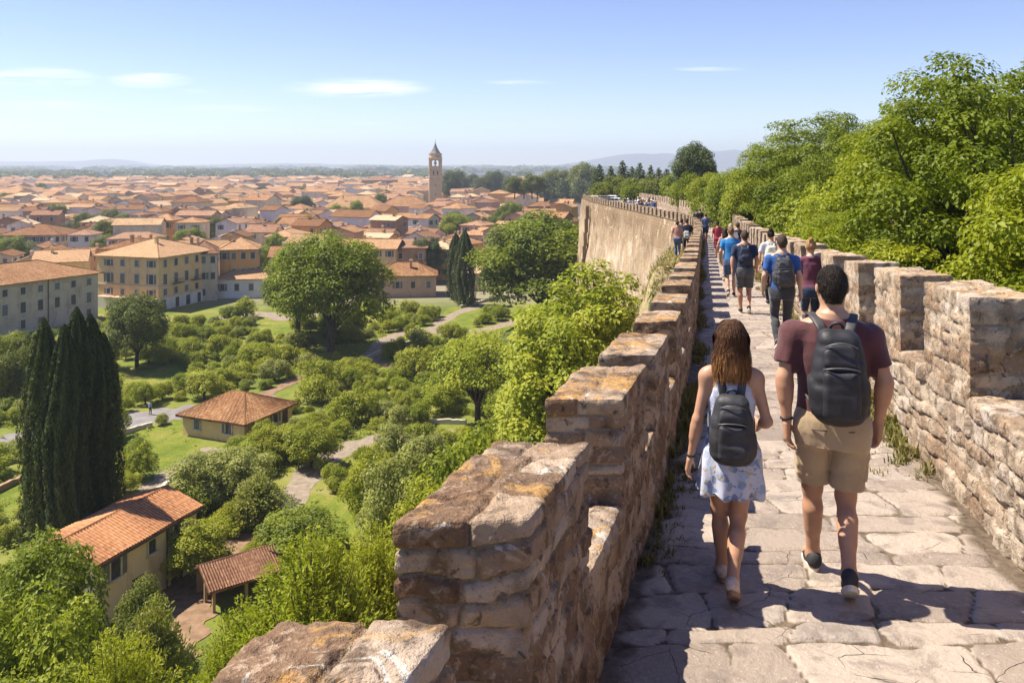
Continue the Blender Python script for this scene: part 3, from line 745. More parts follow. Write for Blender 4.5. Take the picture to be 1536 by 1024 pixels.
ARCH = {}; BASE = {}
def arch(key):
    if key in ARCH: return ARCH[key]
    kind, var, mat = key
    var = var % {'leafy': 5}.get(kind, 9)
    if (kind, var) in BASE:
        c0, t0, h0, w0 = BASE[(kind, var)]; c = c0.copy(); c.materials[0] = M[mat]; ARCH[key] = (c, t0, h0, w0); return ARCH[key]
    s = hash((kind, var)) % 1 + 31 * var + len(kind) * 7
    if kind == 'broad': a = tree_broad('tree', 18, 16, mat, .44, 100, 140, .2, .14, .72, seed=s)
    elif kind == 'near': a = tree_broad('tree', 9.2, 7.4, mat, .135, 230, 1250, .2, .03, .55, seed=s, csize=.165, up=.8, limbs=40, barkmat='bark')
    elif kind == 'vase': a = tree_broad('tree', 10, 9.6, mat, .32, 60, 230, .25, .26, .5, seed=s, csize=.25, up=.7, limbs=34, barkmat='bark')
    elif kind == 'wallside': a = tree_broad('tree', 18, 13, mat, .42, 150, 150, .15, .04, .75, seed=s, csize=.2, up=.75, limbs=26)
    elif kind == 'shrub': a = tree_broad('shrub', 4, 4.4, mat, .25, 30, 400, .1, .0, .8, seed=s, csize=.36, up=.6, limbs=6)
    elif kind == 'small': a = tree_broad('tree', 5, 5, mat, .25, 40, 400, .2, .05, .92, seed=s, csize=.32, up=.6, limbs=10)
    elif kind == 'leafy': a = tree_broad('tree', 8, 8.4, mat, .27, 80, 340, .12, .0, .7, seed=s, csize=.26, up=.7, limbs=14)
    elif kind == 'olive': a = tree_spray('shrub', 5, 6, mat, 170, 60, .42, s, .25, .4, .34)
    elif kind == 'spray': a = tree_spray('bush', 8, 8, mat, 640, 95, .27, s, .2, .35, .38)
    elif kind == 'cypress': a = tree_cypress('cypress', 17, 3.1, seed=s)
    elif kind == 'conifer': a = tree_conifer('conifer', 12, 5.5, mat, s)
    ARCH[key] = a; BASE[(kind, var)] = a; return a

PLANTS = []          # everything that grows: (object, kind words, x, y, height)
def plant(name, kind, var, mat, x, y, z, h, w, words, cat, zone, rz=None, trunk=True):
    cm, tm, h0, w0 = arch((kind, var, mat))
    if kind not in ('cypress', 'conifer'): w = max(w, h * .62)
    if kind in ('broad', 'wallside', 'near', 'vase'): w *= 1.14; h = h * (1.10 if kind != 'wallside' else 1.04)
    e = thing(name, (x, y, z), random.uniform(0, 6.28) if rz is None else rz, (w / w0, w / w0, h / h0))
    link('crown', cm, e)
    if trunk: link('trunk', tm, e)
    PLANTS.append(dict(o=e, words=words, cat=cat, zone=zone, x=x, y=y, h=h, w=w, z=z)); return e
def plant_px(name, kind, var, mat, px, py, top, wpx, words, cat, zone, ground=GROUND, depth=None, sink=0.0):
    """by picture: foot column and row, top row, crown width in photo pixels"""
    if depth is None: x, y, z = pix(px, py, ground)
    else: y = depth; x = pix_at(px, y); z = ground
    h = -(top - HY) * y / F_PX - z
    return plant(name, kind, var, mat, x, y, z - sink, h + sink, wpx * y / F_PX, words, cat, zone)

# --- the tall cypresses beside the tiled house
for px, py, top, wpx, wd in ((66, 855, 478, 58, 'dark columnar cypress, outermost on the left of the dense clump of tall cypresses'), (97, 862, 488, 54, 'dark cypress with a low pointed tip in the front of the cypress clump'), (115, 826, 462, 58, 'tallest dark cypress with a sharp tip in the middle of the cypress clump'),
                         (136, 818, 472, 58, 'dark cypress just right of the tallest one in the clump'), (155, 806, 500, 50, 'shortest dark cypress on the right edge of the clump above the tiled roof')):
    e = plant_px('cypress_tree', 'cypress', random.randint(0, 1), 'leaf_cypress', px, py, top, wpx, None, 'tree', None)
    tag(e, wd, 'tree', 'tall cypresses beside the tiled house')
for px, py, top, wpx, wd in ((684, 449, 350, 25, 'slim dark cypress, left one of the pair behind the gardens'), (697, 458, 346, 29, 'slim dark cypress, right and taller one of the pair behind the gardens')):
    e = plant_px('cypress_tree', 'cypress', 0, 'leaf_cypress', px, py, top, wpx, None, 'tree', None); tag(e, wd, 'tree', 'pair of cypresses at the garden edge')
# --- single trees one can name
def single(name, *a, label, cat='tree', group=None, **k):
    e = plant_px(name, *a, None, cat, None, **k); tag(e, label, cat, group); return e
single('broadleaf_tree', 'broad', 0, 'leaf_broad', 497, 527, 357, 150, label='large spreading green tree with a dark bare trunk standing among the orchard shrubs')
single('broadleaf_tree', 'broad', 1, 'leaf_broad', 447, 505, 372, 92, label='green tree tucked behind the left side of the large spreading orchard tree')
single('broadleaf_tree', 'broad', 2, 'leaf_broad', 812, 487, 326, 186, label='huge dome-shaped green tree in front of the far rampart face')
single('broadleaf_tree', 'broad', 3, 'leaf_dark', 206, 552, 442, 84, label='dark rounded tree with a short trunk in front of the yellow corner building')
single('broadleaf_tree', 'vase', 0, 'leaf_bright', 716, 640, 500, 132, label='vase-shaped yellow-green tree with visible forking branches on the lawn')
single('broadleaf_tree', 'wallside', 0, 'leaf_bright', 895, 700, 380, 205, label='bright yellow-green tree growing against the foot of the rampart', ground=-22.5, depth=66, sink=1)
single('broadleaf_tree', 'wallside', 1, 'leaf_bright', 838, 700, 440, 170, label='bright lower tree leaning beside the rampart foot tree', ground=-24, depth=62, sink=1)
single('garden_tree', 'leafy', 0, 'leaf_shrub', 468, 700, 626, 88, label='rounded leafy tree with dark underside just right of the hipped garden house')
single('garden_tree', 'leafy', 1, 'leaf_shrub', 412, 690, 634, 70, label='rounded leafy tree touching the right wall of the small hipped garden house')
single('garden_tree', 'leafy', 2, 'leaf_olive', 300, 762, 668, 112, label='broad grey-green tree below the small hipped garden house')
single('garden_tree', 'leafy', 3, 'leaf_olive', 352, 758, 664, 96, label='grey-green tree with several stems beside the broad one below')
single('olive_shrub', 'olive', 0, 'leaf_olive', 388, 792, 708, 100, label='spiky silvery olive bush on the lawn edge', cat='shrub')
single('olive_shrub', 'olive', 1, 'leaf_shrub', 345, 800, 754, 70, label='low feathery green bush between the tiled house and the olive bush', cat='shrub')
single('round_bush', 'leafy', 4, 'leaf_broad', 455, 850, 756, 132, label='large rounded olive-green bush at the near edge of the bright lawn', cat='shrub')
single('broadleaf_tree', 'leafy', 5, 'leaf_shrub', 300, 872, 772, 100, label='leafy tree standing right in front of the long wall of the tiled house')
single('round_bush', 'leafy', 6, 'leaf_dark', 212, 915, 862, 92, label='dark bush against the wall of the tiled house under its windows', cat='shrub', depth=50)
single('broadleaf_tree', 'leafy', 7, 'leaf_broad', 58, 1030, 772, 205, label='big leafy tree at the lower left, left of the tiled house', depth=42, ground=-29)
single('broadleaf_tree', 'leafy', 8, 'leaf_bright', 20, 1100, 858, 150, label='bright yellow-green tree in the lower left corner below the big leafy tree', depth=33, ground=-27)
single('feathery_bush', 'spray', 0, 'leaf_bright', 470, 1100, 800, 300, label='wide feathery light green bush with upright shoots behind the nearest merlon', cat='bush', depth=27, ground=-20.5)
single('feathery_bush', 'spray', 1, 'leaf_bright', 560, 1100, 792, 220, label='feathery light green bush pressed against the rampart beside the second merlon', cat='bush', depth=30, ground=-20.5)
single('feathery_bush', 'spray', 1, 'leaf_bright', 180, 1150, 945, 235, label='bright feathery bush with upright shoots nearest the viewer below the tiled house', cat='bush', depth=27, ground=-24)
single('feathery_bush', 'spray', 0, 'leaf_bright', 365, 1150, 905, 170, label='low feathery bush filling the gap left of the wide light green bush', cat='bush', depth=28, ground=-22)
single('olive_shrub', 'olive', 1, 'leaf_olive', 232, 980, 893, 95, label='grey-green spiky bush in the yard in front of the tiled house', cat='shrub', depth=44)
single('broadleaf_tree', 'leafy', 1, 'leaf_broad', 60, 1100, 985, 150, label='dark leafy bush under the lower left trees', depth=30, ground=-25)
# bushes on the bank below the parapet
for i, (px, d, top, wpx, mat) in enumerate(((640, 56, 700, 110, 'leaf_shrub'), (700, 60, 640, 90, 'leaf_bright'), (755, 64, 632, 100, 'leaf_shrub'), (600, 60, 660, 90, 'leaf_olive'), (660, 50, 742, 90, 'leaf_shrub'), (720, 52, 690, 110, 'leaf_bright'), (570, 66, 662, 80, 'leaf_shrub'),
                                         (800, 58, 640, 90, 'leaf_bright'), (760, 46, 720, 120, 'leaf_shrub'), (590, 44, 790, 90, 'leaf_shrub'), (820, 90, 560, 70, 'leaf_olive'), (790, 105, 520, 70, 'leaf_shrub'), (770, 84, 572, 80, 'leaf_bright'), (840, 78, 575, 80, 'leaf_shrub'), (920, 92, 455, 60, 'leaf_bright'))):
    x = pix_at(px, d); dd = float(XL(d)) - TL - x; g = max(float(bank_h(np.array([d]), np.array([dd]))[0]) if dd < 18 else GROUND, GROUND)
    plant('bank_bush', 'leafy' if i % 3 != 1 else 'olive' if top > 690 else 'small', i % 2, mat, x, d, g - .2, max(2.5, -(top - HY) * d / F_PX - g + .2), wpx * d / F_PX, ('grey-green ' if mat == 'leaf_olive' else 'bright yellow-green ' if mat == 'leaf_bright' else 'mid-green ') + ('leafy' if i % 3 != 1 else 'spiky' if top > 690 else 'rounded') + ' bush', 'bush', 'on the bank below the rampart')
# clipped hedge trees far left
for i, (px, py) in enumerate(((-20, 618), (2, 612), (22, 606), (40, 598), (14, 585), (34, 580))):
    plant_px('hedge_tree', 'small', i % 3, 'leaf_dark', px, py, py - 84, 42, 'dark clipped hedge tree', 'tree', 'beyond the road at the left edge')
# --- trees in the town
for i, (px, d, top, wpx, mat) in enumerate(((322, 300, 320, 52, 'leaf_dark'), (126, 330, 320, 26, 'leaf_dark'), (148, 335, 322, 26, 'leaf_dark'), (166, 345, 309, 28, 'leaf_dark'), (186, 340, 322, 34, 'leaf_dark'),
        (5, 400, 316, 36, 'leaf_conifer'), (30, 405, 318, 30, 'leaf_conifer'), (52, 400, 321, 28, 'leaf_dark'), (80, 395, 319, 20, 'leaf_dark'), (20, 232, 350, 52, 'leaf_broad'), (-15, 240, 352, 40, 'leaf_broad'),
        (570, 490, 292, 20, 'leaf_dark'), (720, 300, 322, 22, 'leaf_dark'), (738, 310, 325, 16, 'leaf_dark'), (768, 340, 305, 18, 'leaf_broad'), (760, 335, 316, 18, 'leaf_broad'), (640, 215, 358, 26, 'leaf_conifer'), (380, 215, 432, 40, 'leaf_dark'), (470, 250, 352, 32, 'leaf_shrub'), (250, 560, 290, 18, 'leaf_dark'), (700, 215, 372, 44, 'leaf_shrub'), (360, 420, 308, 20, 'leaf_broad'), (80, 520, 300, 26, 'leaf_dark'))):
    plant_px('town_tree', 'broad' if i % 3 else 'leafy', i % 2, mat, px, 0, top, wpx, 'dark green tree' if mat != 'leaf_broad' else 'bright green tree', 'tree', 'between the tiled roofs of the town', depth=d)
random.seed(33)
for i in range(46):
    d = 215 * (4.2 ** random.random()); px = random.uniform(0, 860)
    if d < 260 and px > 540: continue
    h = random.uniform(9, 13.5); x = pix_at(px, d)
    plant('town_tree', 'broad' if i % 2 else 'leafy', i % 3, random.choice(('leaf_dark', 'leaf_broad', 'leaf_conifer')), x, d, GROUND, h, h * random.uniform(.6, .9), 'small leafy tree', 'tree', 'between the tiled roofs of the town')
for i, px in enumerate((676, 690, 708, 724, 742, 756, 768, 686)):
    d = 640 + 60 * (i % 3); top = random.choice((258, 262, 266, 270))
    plant_px('distant_tree', 'broad', i % 3, 'leaf_conifer', px, 0, top, random.uniform(16, 30), 'far tree', 'tree', 'beyond the bell tower', depth=d)
for i, px in enumerate((772, 786, 798, 806)):
    plant_px('distant_tree', 'broad', i % 3, 'leaf_dark', px, 0, (266, 271, 262, 265)[i], 24, 'far rounded green tree', 'tree', 'beyond the town roofs', depth=420, ground=-16)
# --- park side
for px, d, top, wpx, var in ((1478, 21, 78, 310, 0), (1385, 24.5, 122, 250, 1), (1540, 25, 96, 330, 2), (1640, 15, 150, 420, 1), (1222, 55, 172, 200, 2), (1300, 45, 168, 190, 0), (1165, 62, 204, 120, 1), (1345, 42, 178, 190, 2)):
    lab = {1478: 'tallest tree of the park, rising above the second sunlit merlon', 1385: 'tall yellow-green park tree left of the tallest one', 1540: 'tall park tree behind the tallest one at the right edge', 1640: 'near park tree whose branches hang in from the right edge',
           1222: 'rounded yellow-green park tree with a dark fork in its crown', 1300: 'park tree filling the gap between the rounded tree and the tall ones', 1165: 'smaller park tree at the end of the clipped hedge row', 1345: 'park tree standing further back behind the tall ones'}[px]
    e = plant_px('park_tree', 'near', var, 'leaf_broad', px, 0, top, wpx, None, 'tree', None, ground=-6.6, depth=d, sink=.3); tag(e, lab, 'tree', 'tall trees of the park')
for i, (d, off, h, w, mat) in enumerate(((9.5, 2.4, 4.6, 3.6, 'leaf_shrub'), (11.5, 2.2, 4.9, 3.8, 'leaf_broad'), (13.5, 2.3, 4.7, 3.8, 'leaf_shrub'), (16, 2.2, 4.6, 4.0, 'leaf_broad'), (18.5, 2.2, 4.9, 4.2, 'leaf_shrub'), (21.5, 2.4, 4.6, 4.4, 'leaf_broad'),
        (25, 2.7, 4.6, 4.2, 'leaf_broad'), (29, 3.0, 4.6, 4.4, 'leaf_shrub'), (33, 3.2, 4.8, 4.6, 'leaf_broad'), (12.5, 5.0, 6.2, 4.6, 'leaf_shrub'), (16.5, 5.4, 6.6, 5, 'leaf_broad'), (23, 5.5, 6.8, 5.4, 'leaf_shrub'), (30, 6, 7, 5.5, 'leaf_broad'), (38, 4.4, 6.2, 5.5, 'leaf_broad'), (9.8, 4.9, 5.6, 4.6, 'leaf_broad'))):
    plant('park_shrub', 'near', i % 3, mat, float(XR(d)) + TR + off, d, -6.7, h, w, 'leafy green shrub' if mat == 'leaf_shrub' else 'yellow-green leafy shrub', 'shrub', 'behind the sunlit parapet')
for i, d in enumerate((41, 45, 49, 53.5, 58, 63, 68, 74, 80, 87, 95, 104)):
    plant('hedge_tree', 'leafy', 7 + i % 2, 'leaf_broad' if i % 4 else 'leaf_bright', float(XR(d)) + TR + 4.5 + (i % 2) * .5, d, -7.0, 6.5 + .4 * (i % 3) * .5 + (.3 if d < 60 else 0), 6.2, 'clipped hedge tree', 'tree', 'along the park side of the parapet')
for i, (px, d, top, wpx) in enumerate(((1095, 70, 244, 60), (1125, 60, 236, 60), (1068, 85, 247, 50), (1040, 100, 250, 46))):
    plant_px('hedge_tree', 'leafy', 8, 'leaf_broad', px, 0, top, wpx, 'clipped hedge tree', 'tree', 'along the park side of the parapet', ground=-7, depth=d)
e = plant_px('broadleaf_tree', 'broad', 2, 'leaf_conifer', 1043, 0, 217, 66, None, 'tree', None, ground=-7, depth=150); tag(e, 'big round dark tree rising over the hedge row beyond the bend of the walkway', 'tree')
for i, (px, top, wpx, d) in enumerate(((823, 254, 19, 240), (837, 251, 18, 245), (874, 241, 27, 230), (899, 245, 24, 235), (916, 247, 22, 225), (934, 239, 25, 230), (960, 242, 25, 225), (976, 246, 20, 235), (948, 248, 20, 250), (988, 250, 22, 240), (888, 254, 20, 260), (1000, 252, 26, 220), (853, 258, 20, 250))):
    plant_px('conifer_tree' if px > 890 else 'distant_tree', 'conifer' if px > 890 else 'broad', i % 2, 'leaf_conifer' if px > 890 else 'leaf_dark', px, 0, top if px > 890 else top + 6, wpx * 1.15, 'tall dark conifer' if px > 890 else 'rounded tall tree', 'tree', 'on the far rise beyond the rampart' if px > 890 else 'beyond the roofs left of the far rampart', ground=-8 if px > 890 else GROUND, depth=d if px > 890 else d + 320)
for i, (px, top, wpx, d, mat) in enumerate(((817, 263, 20, 205, 'leaf_conifer'), (844, 265, 26, 200, 'leaf_conifer'), (872, 263, 28, 195, 'leaf_conifer'), (925, 262, 46, 185, 'leaf_dark'), (960, 266, 56, 178, 'leaf_dark'), (985, 262, 44, 172, 'leaf_dark'), (905, 272, 40, 180, 'leaf_dark'), (1010, 258, 50, 165, 'leaf_broad'), (950, 274, 40, 168, 'leaf_broad'), (890, 276, 30, 190, 'leaf_dark'), (1030, 262, 50, 150, 'leaf_broad'))):
    plant_px('round_bush', 'shrub', i % 3, mat, px, 0, top, wpx, 'rounded dark bush', 'bush', 'behind the far parapet', ground=-7.6 if px > 890 else GROUND, depth=d if px > 890 else d + 340)
# ================================================================ houses
BLOCKED = []                     # ground discs taken by buildings (x, y, r)
def roof_mesh(w, d, h, rh, kind, ov=.5, th=.16, corr=0.0, hipf=1.0):
    """roof over a w (x) by d (y) body whose eaves are at height h; ridge along x"""
    mb = MB(); W, D = w / 2 + ov, d / 2 + ov; e = h - rh * ov / (d / 2) * .9; R = h + rh
    rx = W
    if kind == 'gable': rx = W
    elif kind == 'hip': rx = max(.05, W - D * hipf)
    quads = [([(-W, -D, e), (W, -D, e), (rx, 0, R), (-rx, 0, R)]), ([(W, D, e), (-W, D, e), (-rx, 0, R), (rx, 0, R)])]
    if kind == 'hip': quads += [[(W, -D, e), (W, D, e), (rx, 0, R)], [(-W, D, e), (-W, -D, e), (-rx, 0, R)]]
    if kind == 'mono': quads = [[(-W, -D, e), (W, -D, e), (W, D, R), (-W, D, R)]]; rx = W
    for q in quads:
        q = [Vector(p) for p in q]; X = (q[1] - q[0]).normalized(); Nn = X.cross(q[2] - q[1]).normalized(); Y = Nn.cross(X)
        if corr:                                     # real tile channels
            L = (q[1] - q[0]).length; S = max((p - q[0]).dot(Y) for p in q); per = .26; nx = max(4, int(L / per) * 6); ny = max(2, int(S / .42) * 2)
            tl = (q[3] - q[0]) if len(q) == 4 else (q[2] - q[0]); tr = (q[2] - q[1])
            g = []
            for j in range(ny + 1):
                t = j / ny; a = q[0] + tl * t; b = q[1] + tr * t; row = []
                for i in range(nx + 1):
                    p = a.lerp(b, i / nx); u = (p - q[0]).dot(X); v = (p - q[0]).dot(Y)
                    lift = corr * abs(math.sin(math.pi * u / per)) ** .8 + .03 * (1 - (v / .42) % 1.0) + .02 * math.sin(u * 1.1 + v * .7) + .012 * math.sin(u * 37.7 + int(v / .42) * 2.1)
                    row.append((p + Nn * (lift + .02), (u, v)))
                g.append(row)
            for j in range(ny):
                for i in range(nx):
                    c = (g[j][i], g[j][i + 1], g[j + 1][i + 1], g[j + 1][i])
                    mb.poly([x[0] for x in c], [x[1] for x in c])
        else:
            mb.poly([p + Nn * .01 for p in q], [((p - q[0]).dot(X), (p - q[0]).dot(Y)) for p in q])
        mb.poly([p - Vector((0, 0, th)) for p in reversed(q)])
        n = len(q); mb.poly([q[0] - Vector((0, 0, th)), q[1] - Vector((0, 0, th)), q[1] + Nn * .01, q[0] + Nn * .01], [(0, 0), (1, 0), (1, .1), (0, .1)])
        if kind == 'gable':
            for a, b in ((q[1], q[2]), (q[3], q[0])): mb.poly([a - Vector((0, 0, th)), b - Vector((0, 0, th)), b + Nn * .01, a + Nn * .01])
        if kind == 'mono':
            for a, b in ((q[1], q[2]), (q[2], q[3]), (q[3], q[0])): mb.poly([a - Vector((0, 0, th)), b - Vector((0, 0, th)), b + Nn * .01, a + Nn * .01])
    # ridge and hip caps
    def cap(a, b):
        a, b = Vector(a), Vector(b); n = max(1, int((b - a).length / .45))
        mb.tube([a + Vector((0, 0, .02)), b + Vector((0, 0, .02))], .12, 6)
    if kind != 'mono':
        cap((-rx, 0, R), (rx, 0, R))
        if kind == 'hip':
            for sx in (-1, 1):
                for sy in (-1, 1): cap((sx * W, sy * D, e), (sx * rx, 0, R))
    return mb

def wall_mesh(w, d, h, rh, kind, sink=1.5):
    mb = MB(); X, Y = w / 2, d / 2
    for (x0, y0, x1, y1) in ((-X, -Y, X, -Y), (X, -Y, X, Y), (X, Y, -X, Y), (-X, Y, -X, -Y)):
        mb.poly([(x0, y0, -sink), (x1, y1, -sink), (x1, y1, h), (x0, y0, h)])
    if kind == 'gable':
        mb.poly([(X, -Y, h), (X, Y, h), (X, 0, h + rh)]); mb.poly([(-X, Y, h), (-X, -Y, h), (-X, 0, h + rh)])
    if kind == 'mono':
        mb.poly([(X, -Y, h), (X, Y, h), (X, Y, h + rh * .9)]); mb.poly([(-X, Y, h), (-X, -Y, h), (-X, Y, h + rh * .9)]); mb.poly([(X, Y, h), (-X, Y, h), (-X, Y, h + rh * .9), (X, Y, h + rh * .9)])
    return mb

_win = {}
def window_mesh(w, h, style):
    """frame, recessed pane and shutters for a window centred at the origin, facing -y"""
    key = (round(w, 2), round(h, 2), style)
    if key in _win: return _win[key]
    f = MB(); t = .12
    f.box((0, -.05, h / 2 + t / 2), (w + 2 * t, .12, t)); f.box((0, -.09, -h / 2 - t / 2), (w + 2 * t + .16, .22, t))
    for s in (-1, 1): f.box((s * (w / 2 + t / 2), -.05, 0), (t, .12, h))
    g = MB(); g.box((0, -.012, 0), (w, .03, h), 0)
    g.box((0, -.035, 0), (.06, .03, h), 1); g.box((0, -.036, h * .12), (w, .028, .05), 1)
    sh = []
    if style in ('open', 'closed', 'half'):
        for s in (-1, 1):
            if style == 'closed' or (style == 'half' and s > 0): c = s * w * .25; sw = w * .49
            else: c = s * (w / 2 + t + w * .25); sw = w * .49
            q = MB(); q.box((c, -.075, 0), (sw, .05, h))
            for k in range(5): q.box((c, -.105, -h / 2 + h * (k + .5) / 5), (sw * .8, .03, h * .13))
            sh.append(q.mesh('shutter', M['shutter']))
    _win[key] = (f.mesh('window_frame', M['frame']), g.mesh('window_pane', [M['glass'], M['door']]), sh)
    return _win[key]

def add_window(parent, x, y, z, face, w, h, style):
    f, g, sh = window_mesh(w, h, style)
    rz = {'-y': 0, '+x': math.pi / 2, '+y': math.pi, '-x': -math.pi / 2}[face]
    o = link('window', f, parent, (x, y, z), rz); link('pane', g, o)
    for m in sh: link('shutter', m, o)
    return o

def chimney(roof, x, y, z, mat, s=1.0):
    mb = MB(); mb.box((x, y, z), (.6 * s, .6 * s, 1.5 * s)); mb.box((x, y, z + .8 * s), (.85 * s, .85 * s, .14 * s)); mb.box((x, y, z + .95 * s), (.4 * s, .4 * s, .18 * s))
    return mb.obj('chimney', mat, roof)

def house(name, x, y, rz, w, d, h, rh, kind, wall, roof, label, cat='house', group=None, ov=.5, corr=0.0, ground=GROUND, hipf=1.0, chim=0):
    e = thing(name, (x, y, ground), rz, label=label, cat=cat, group=group)
    wl = wall_mesh(w, d, h, rh, kind).obj('wall', M[wall], e)
    rf = roof_mesh(w, d, h, rh, kind, ov, corr=corr, hipf=hipf).obj('roof', M[roof], e)
    for i in range(chim): chimney(rf, random.uniform(-.3, .3) * w, random.uniform(-.25, .25) * d, h + rh * .85 + .2, M['w_stone'] if i % 2 else M[wall])
    BLOCKED.append((x, y, math.hypot(w, d) * .5)); return e
def corner_house(name, corner, fdir, w, d, *a, **k):
    """place by its nearest corner: width runs along fdir (to the left), depth behind it"""
    f = Vector((fdir[0], fdir[1], 0)).normalized(); s = Vector((f.y, -f.x, 0))
    if s.y < 0: s = -s
    c = Vector((corner[0], corner[1], 0)) + f * w / 2 + s * d / 2
    return house(name, c.x, c.y, math.atan2(-f.y, -f.x), w, d, *a, **k)

# --- the long tiled farmhouse under the cypresses
far, near = Vector((-23.6, 62.3, 0)), Vector((-26.6, 53.4, 0)); ax = (far - near).normalized(); L = (far - near).length
nrm = Vector((-ax.y, ax.x, 0)); D = 5.8; c = (far + near) / 2 + nrm * D / 2
rzA = math.atan2(ax.y, ax.x)
farm = house('farmhouse', c.x, c.y, rzA, L, D, 4.7, .95, 'gable', 'w_cream', 'tile_red', 'long cream farmhouse with a sloping tiled roof half shaded by the tall cypresses', ov=.35, corr=.07)
for (x, z, w, h, st) in ((-3.2, 3.6, .85, 1.3, 'open'), (.1, 3.65, .7, .95, 'none'), (2.6, 3.6, .8, 1.35, 'half')): add_window(farm, x, -D / 2, z, '-y', w, h, st)
for (x, w, h) in ((2.6, 1.1, 2.2), (-1.2, 1.0, 2.1)):
    mb = MB(); mb.box((x, -D / 2 - .02, h / 2), (w, .06, h)); mb.box((x, -D / 2 - .06, h / 2), (.05, .04, h)); mb.obj('door', M['door'], farm)
for x in (-L / 2 + .12, 1.55): 
    mb = MB(); mb.tube([(x, -D / 2 - .07, 0), (x, -D / 2 - .07, 4.55)], .05, 8); mb.obj('downpipe', M['iron'], farm)
mb = MB(); mb.tube([(-L / 2 - .3, -D / 2 - .40, 4.44), (L / 2 + .3, -D / 2 - .40, 4.44)], .07, 8); mb.obj('gutter', M['iron'], farm)
add_window(farm, L / 2, 1.2, 3.5, '+x', .8, 1.2, 'open')
# --- open tiled shed right of it
sx_, sy_, _ = pix(352, 888); sx_ += .2
shed = thing('garden_shed', (sx_, sy_, GROUND), math.radians(38), label='low shed with a weathered tiled roof on posts beside the feathery bushes', cat='shed')
roof_mesh(6.6, 5.2, 2.2, 1.1, 'gable', .35, corr=.075).obj('roof', M['tile_dull'], shed)
mb = MB(); mb.box((0, 2.3, 1.0), (6.2, .2, 2.3)); mb.box((3.1, 0, 1.0), (.2, 4.4, 2.3)); mb.obj('wall', M['w_stone'], shed)
for (px_, py_) in ((-3.0, -2.3), (0, -2.3), (3.0, -2.3), (-3.0, 0)):
    mb = MB(); mb.box((px_, py_, 1.0), (.26, .26, 2.25)); mb.obj('post', M['w_stone'], shed)
BLOCKED.append((sx_, sy_, 4)); shed.scale = (.74, .74, .8)
# --- small hipped house in the gardens
gh = corner_house('garden_house', (-28.9, 90), (-.92, .38), 8.6, 8.2, 2.5, 1.75, 'hip', 'w_ochre', 'tile', 'small square garden house with a hipped tile roof and two grey shuttered windows', ov=.55, corr=.06, hipf=.85)
for x in (2.2, -2.2): add_window(gh, x, -4.1, 1.45, '-y', .8, 1.05, 'half' if x > 0 else 'closed')
add_window(gh, 4.3, 1.0, 1.5, '+x', .8, 1.1, 'open'); add_window(gh, 4.3, -2.0, 1.5, '+x', .7, 1.0, 'none')
mb = MB(); mb.box((4.33, 2.8, 1.0), (.06, .9, 2.0)); mb.obj('door', M['door'], gh)
# --- grey-beige palazzo at the left edge
f = Vector((-.447, -.894, 0)); cr = Vector((-81.5, 164, 0)); Lp = 40; s = Vector((-f.y, f.x, 0)); s = -s if s.x > 0 else s
c = cr + f * Lp / 2 + s * 7.5
pal = house('palazzo', c.x, c.y, math.atan2(-f.y, -f.x), Lp, 15, 9.4, 2.6, 'hip', 'w_grey', 'tile', 'long grey-beige three-storey building with pale windows at the left edge', 'building', ov=.7, chim=2)
for i in range(11):
    for z, wh in ((1.6, (.9, 1.5)), (4.6, (1.0, 1.9)), (7.6, (.95, 1.25))):
        x = Lp / 2 - 2.0 - i * 3.3
        if x < -Lp / 2 + 1: continue
        if z < 2 and i % 3 == 2: continue
        add_window(pal, x, -7.5, z, '-y', *wh, random.choice(('none', 'closed', 'none')))
for i in range(3): add_window(pal, Lp / 2, -4.5 + i * 4.5, 7.4, '+x', .9, 1.2, 'none'); add_window(pal, Lp / 2, -4.5 + i * 4.5, 4.4, '+x', .9, 1.6, 'closed')
mb = MB(); mb.box((0, -7.54, 9.1), (Lp, .12, .3)); mb.obj('cornice', M['frame'], pal)
mb = MB(); mb.tube([(Lp / 2 - 10.4, -7.62, 0), (Lp / 2 - 10.4, -7.62, 9.2)], .09, 6); mb.obj('downpipe', M['iron'], pal)
# --- yellow corner building
yel = corner_house('corner_building', (-73.4, 173), (-.95, .31), 16, 17, 11.4, 2.9, 'hip', 'w_ochre', 'tile', 'tall yellow corner building with grey shuttered windows and a whitewashed ground floor', 'building', ov=.8, chim=3)
for i in range(4):
    x = 6.2 - i * 3.7
    for z, wh in ((9.7, (1.0, 1.3)), (6.5, (1.1, 2.0)), (3.6, (1.0, 1.2))): add_window(yel, x, -8.5, z, '-y', *wh, 'closed' if (i + int(z)) % 3 else 'open')
for i in range(5):
    yy = -6.6 + i * 3.3
    for z, wh in ((9.7, (1.0, 1.5)), (6.4, (1.1, 2.1)), (3.7, (1.0, 1.3))): add_window(yel, 8.0, yy, z, '+x', *wh, 'closed' if (i + int(z)) % 2 else 'none')
mb = MB(); mb.box((8.06, 0, 1.25), (.14, 17.1, 2.5)); mb.box((0, -8.56, 1.25), (16.2, .14, 2.5)); mb.obj('ground_storey', M['w_white'], yel)
for yy, w in ((-7.2, 1.3), (-3, 1.0), (0.4, 1.2), (4, 1.0), (6.8, 1.2)):
    mb = MB(); mb.box((8.15, yy, 1.15), (.08, w, 2.1)); mb.obj('door', M['glass' if w > 1.1 else 'door'], yel)
for yy in (-3.2, 2.6):
    mb = MB(); mb.box((8.5, yy, 5.2), (1.0, 2.6, .14)); 
    for k in range(9): mb.box((8.95, yy - 1.25 + k * .31, 5.7), (.04, .04, .9))
    mb.box((8.95, yy, 6.15), (.06, 2.6, .06)); mb.obj('balcony', M['iron'], yel)
mb = MB(); mb.box((0, -8.56, 5.05), (16.2, .12, .18)); mb.box((8.06, 0, 5.05), (.12, 17.2, .18)); mb.obj('string_course', M['frame'], yel)
mb = MB()
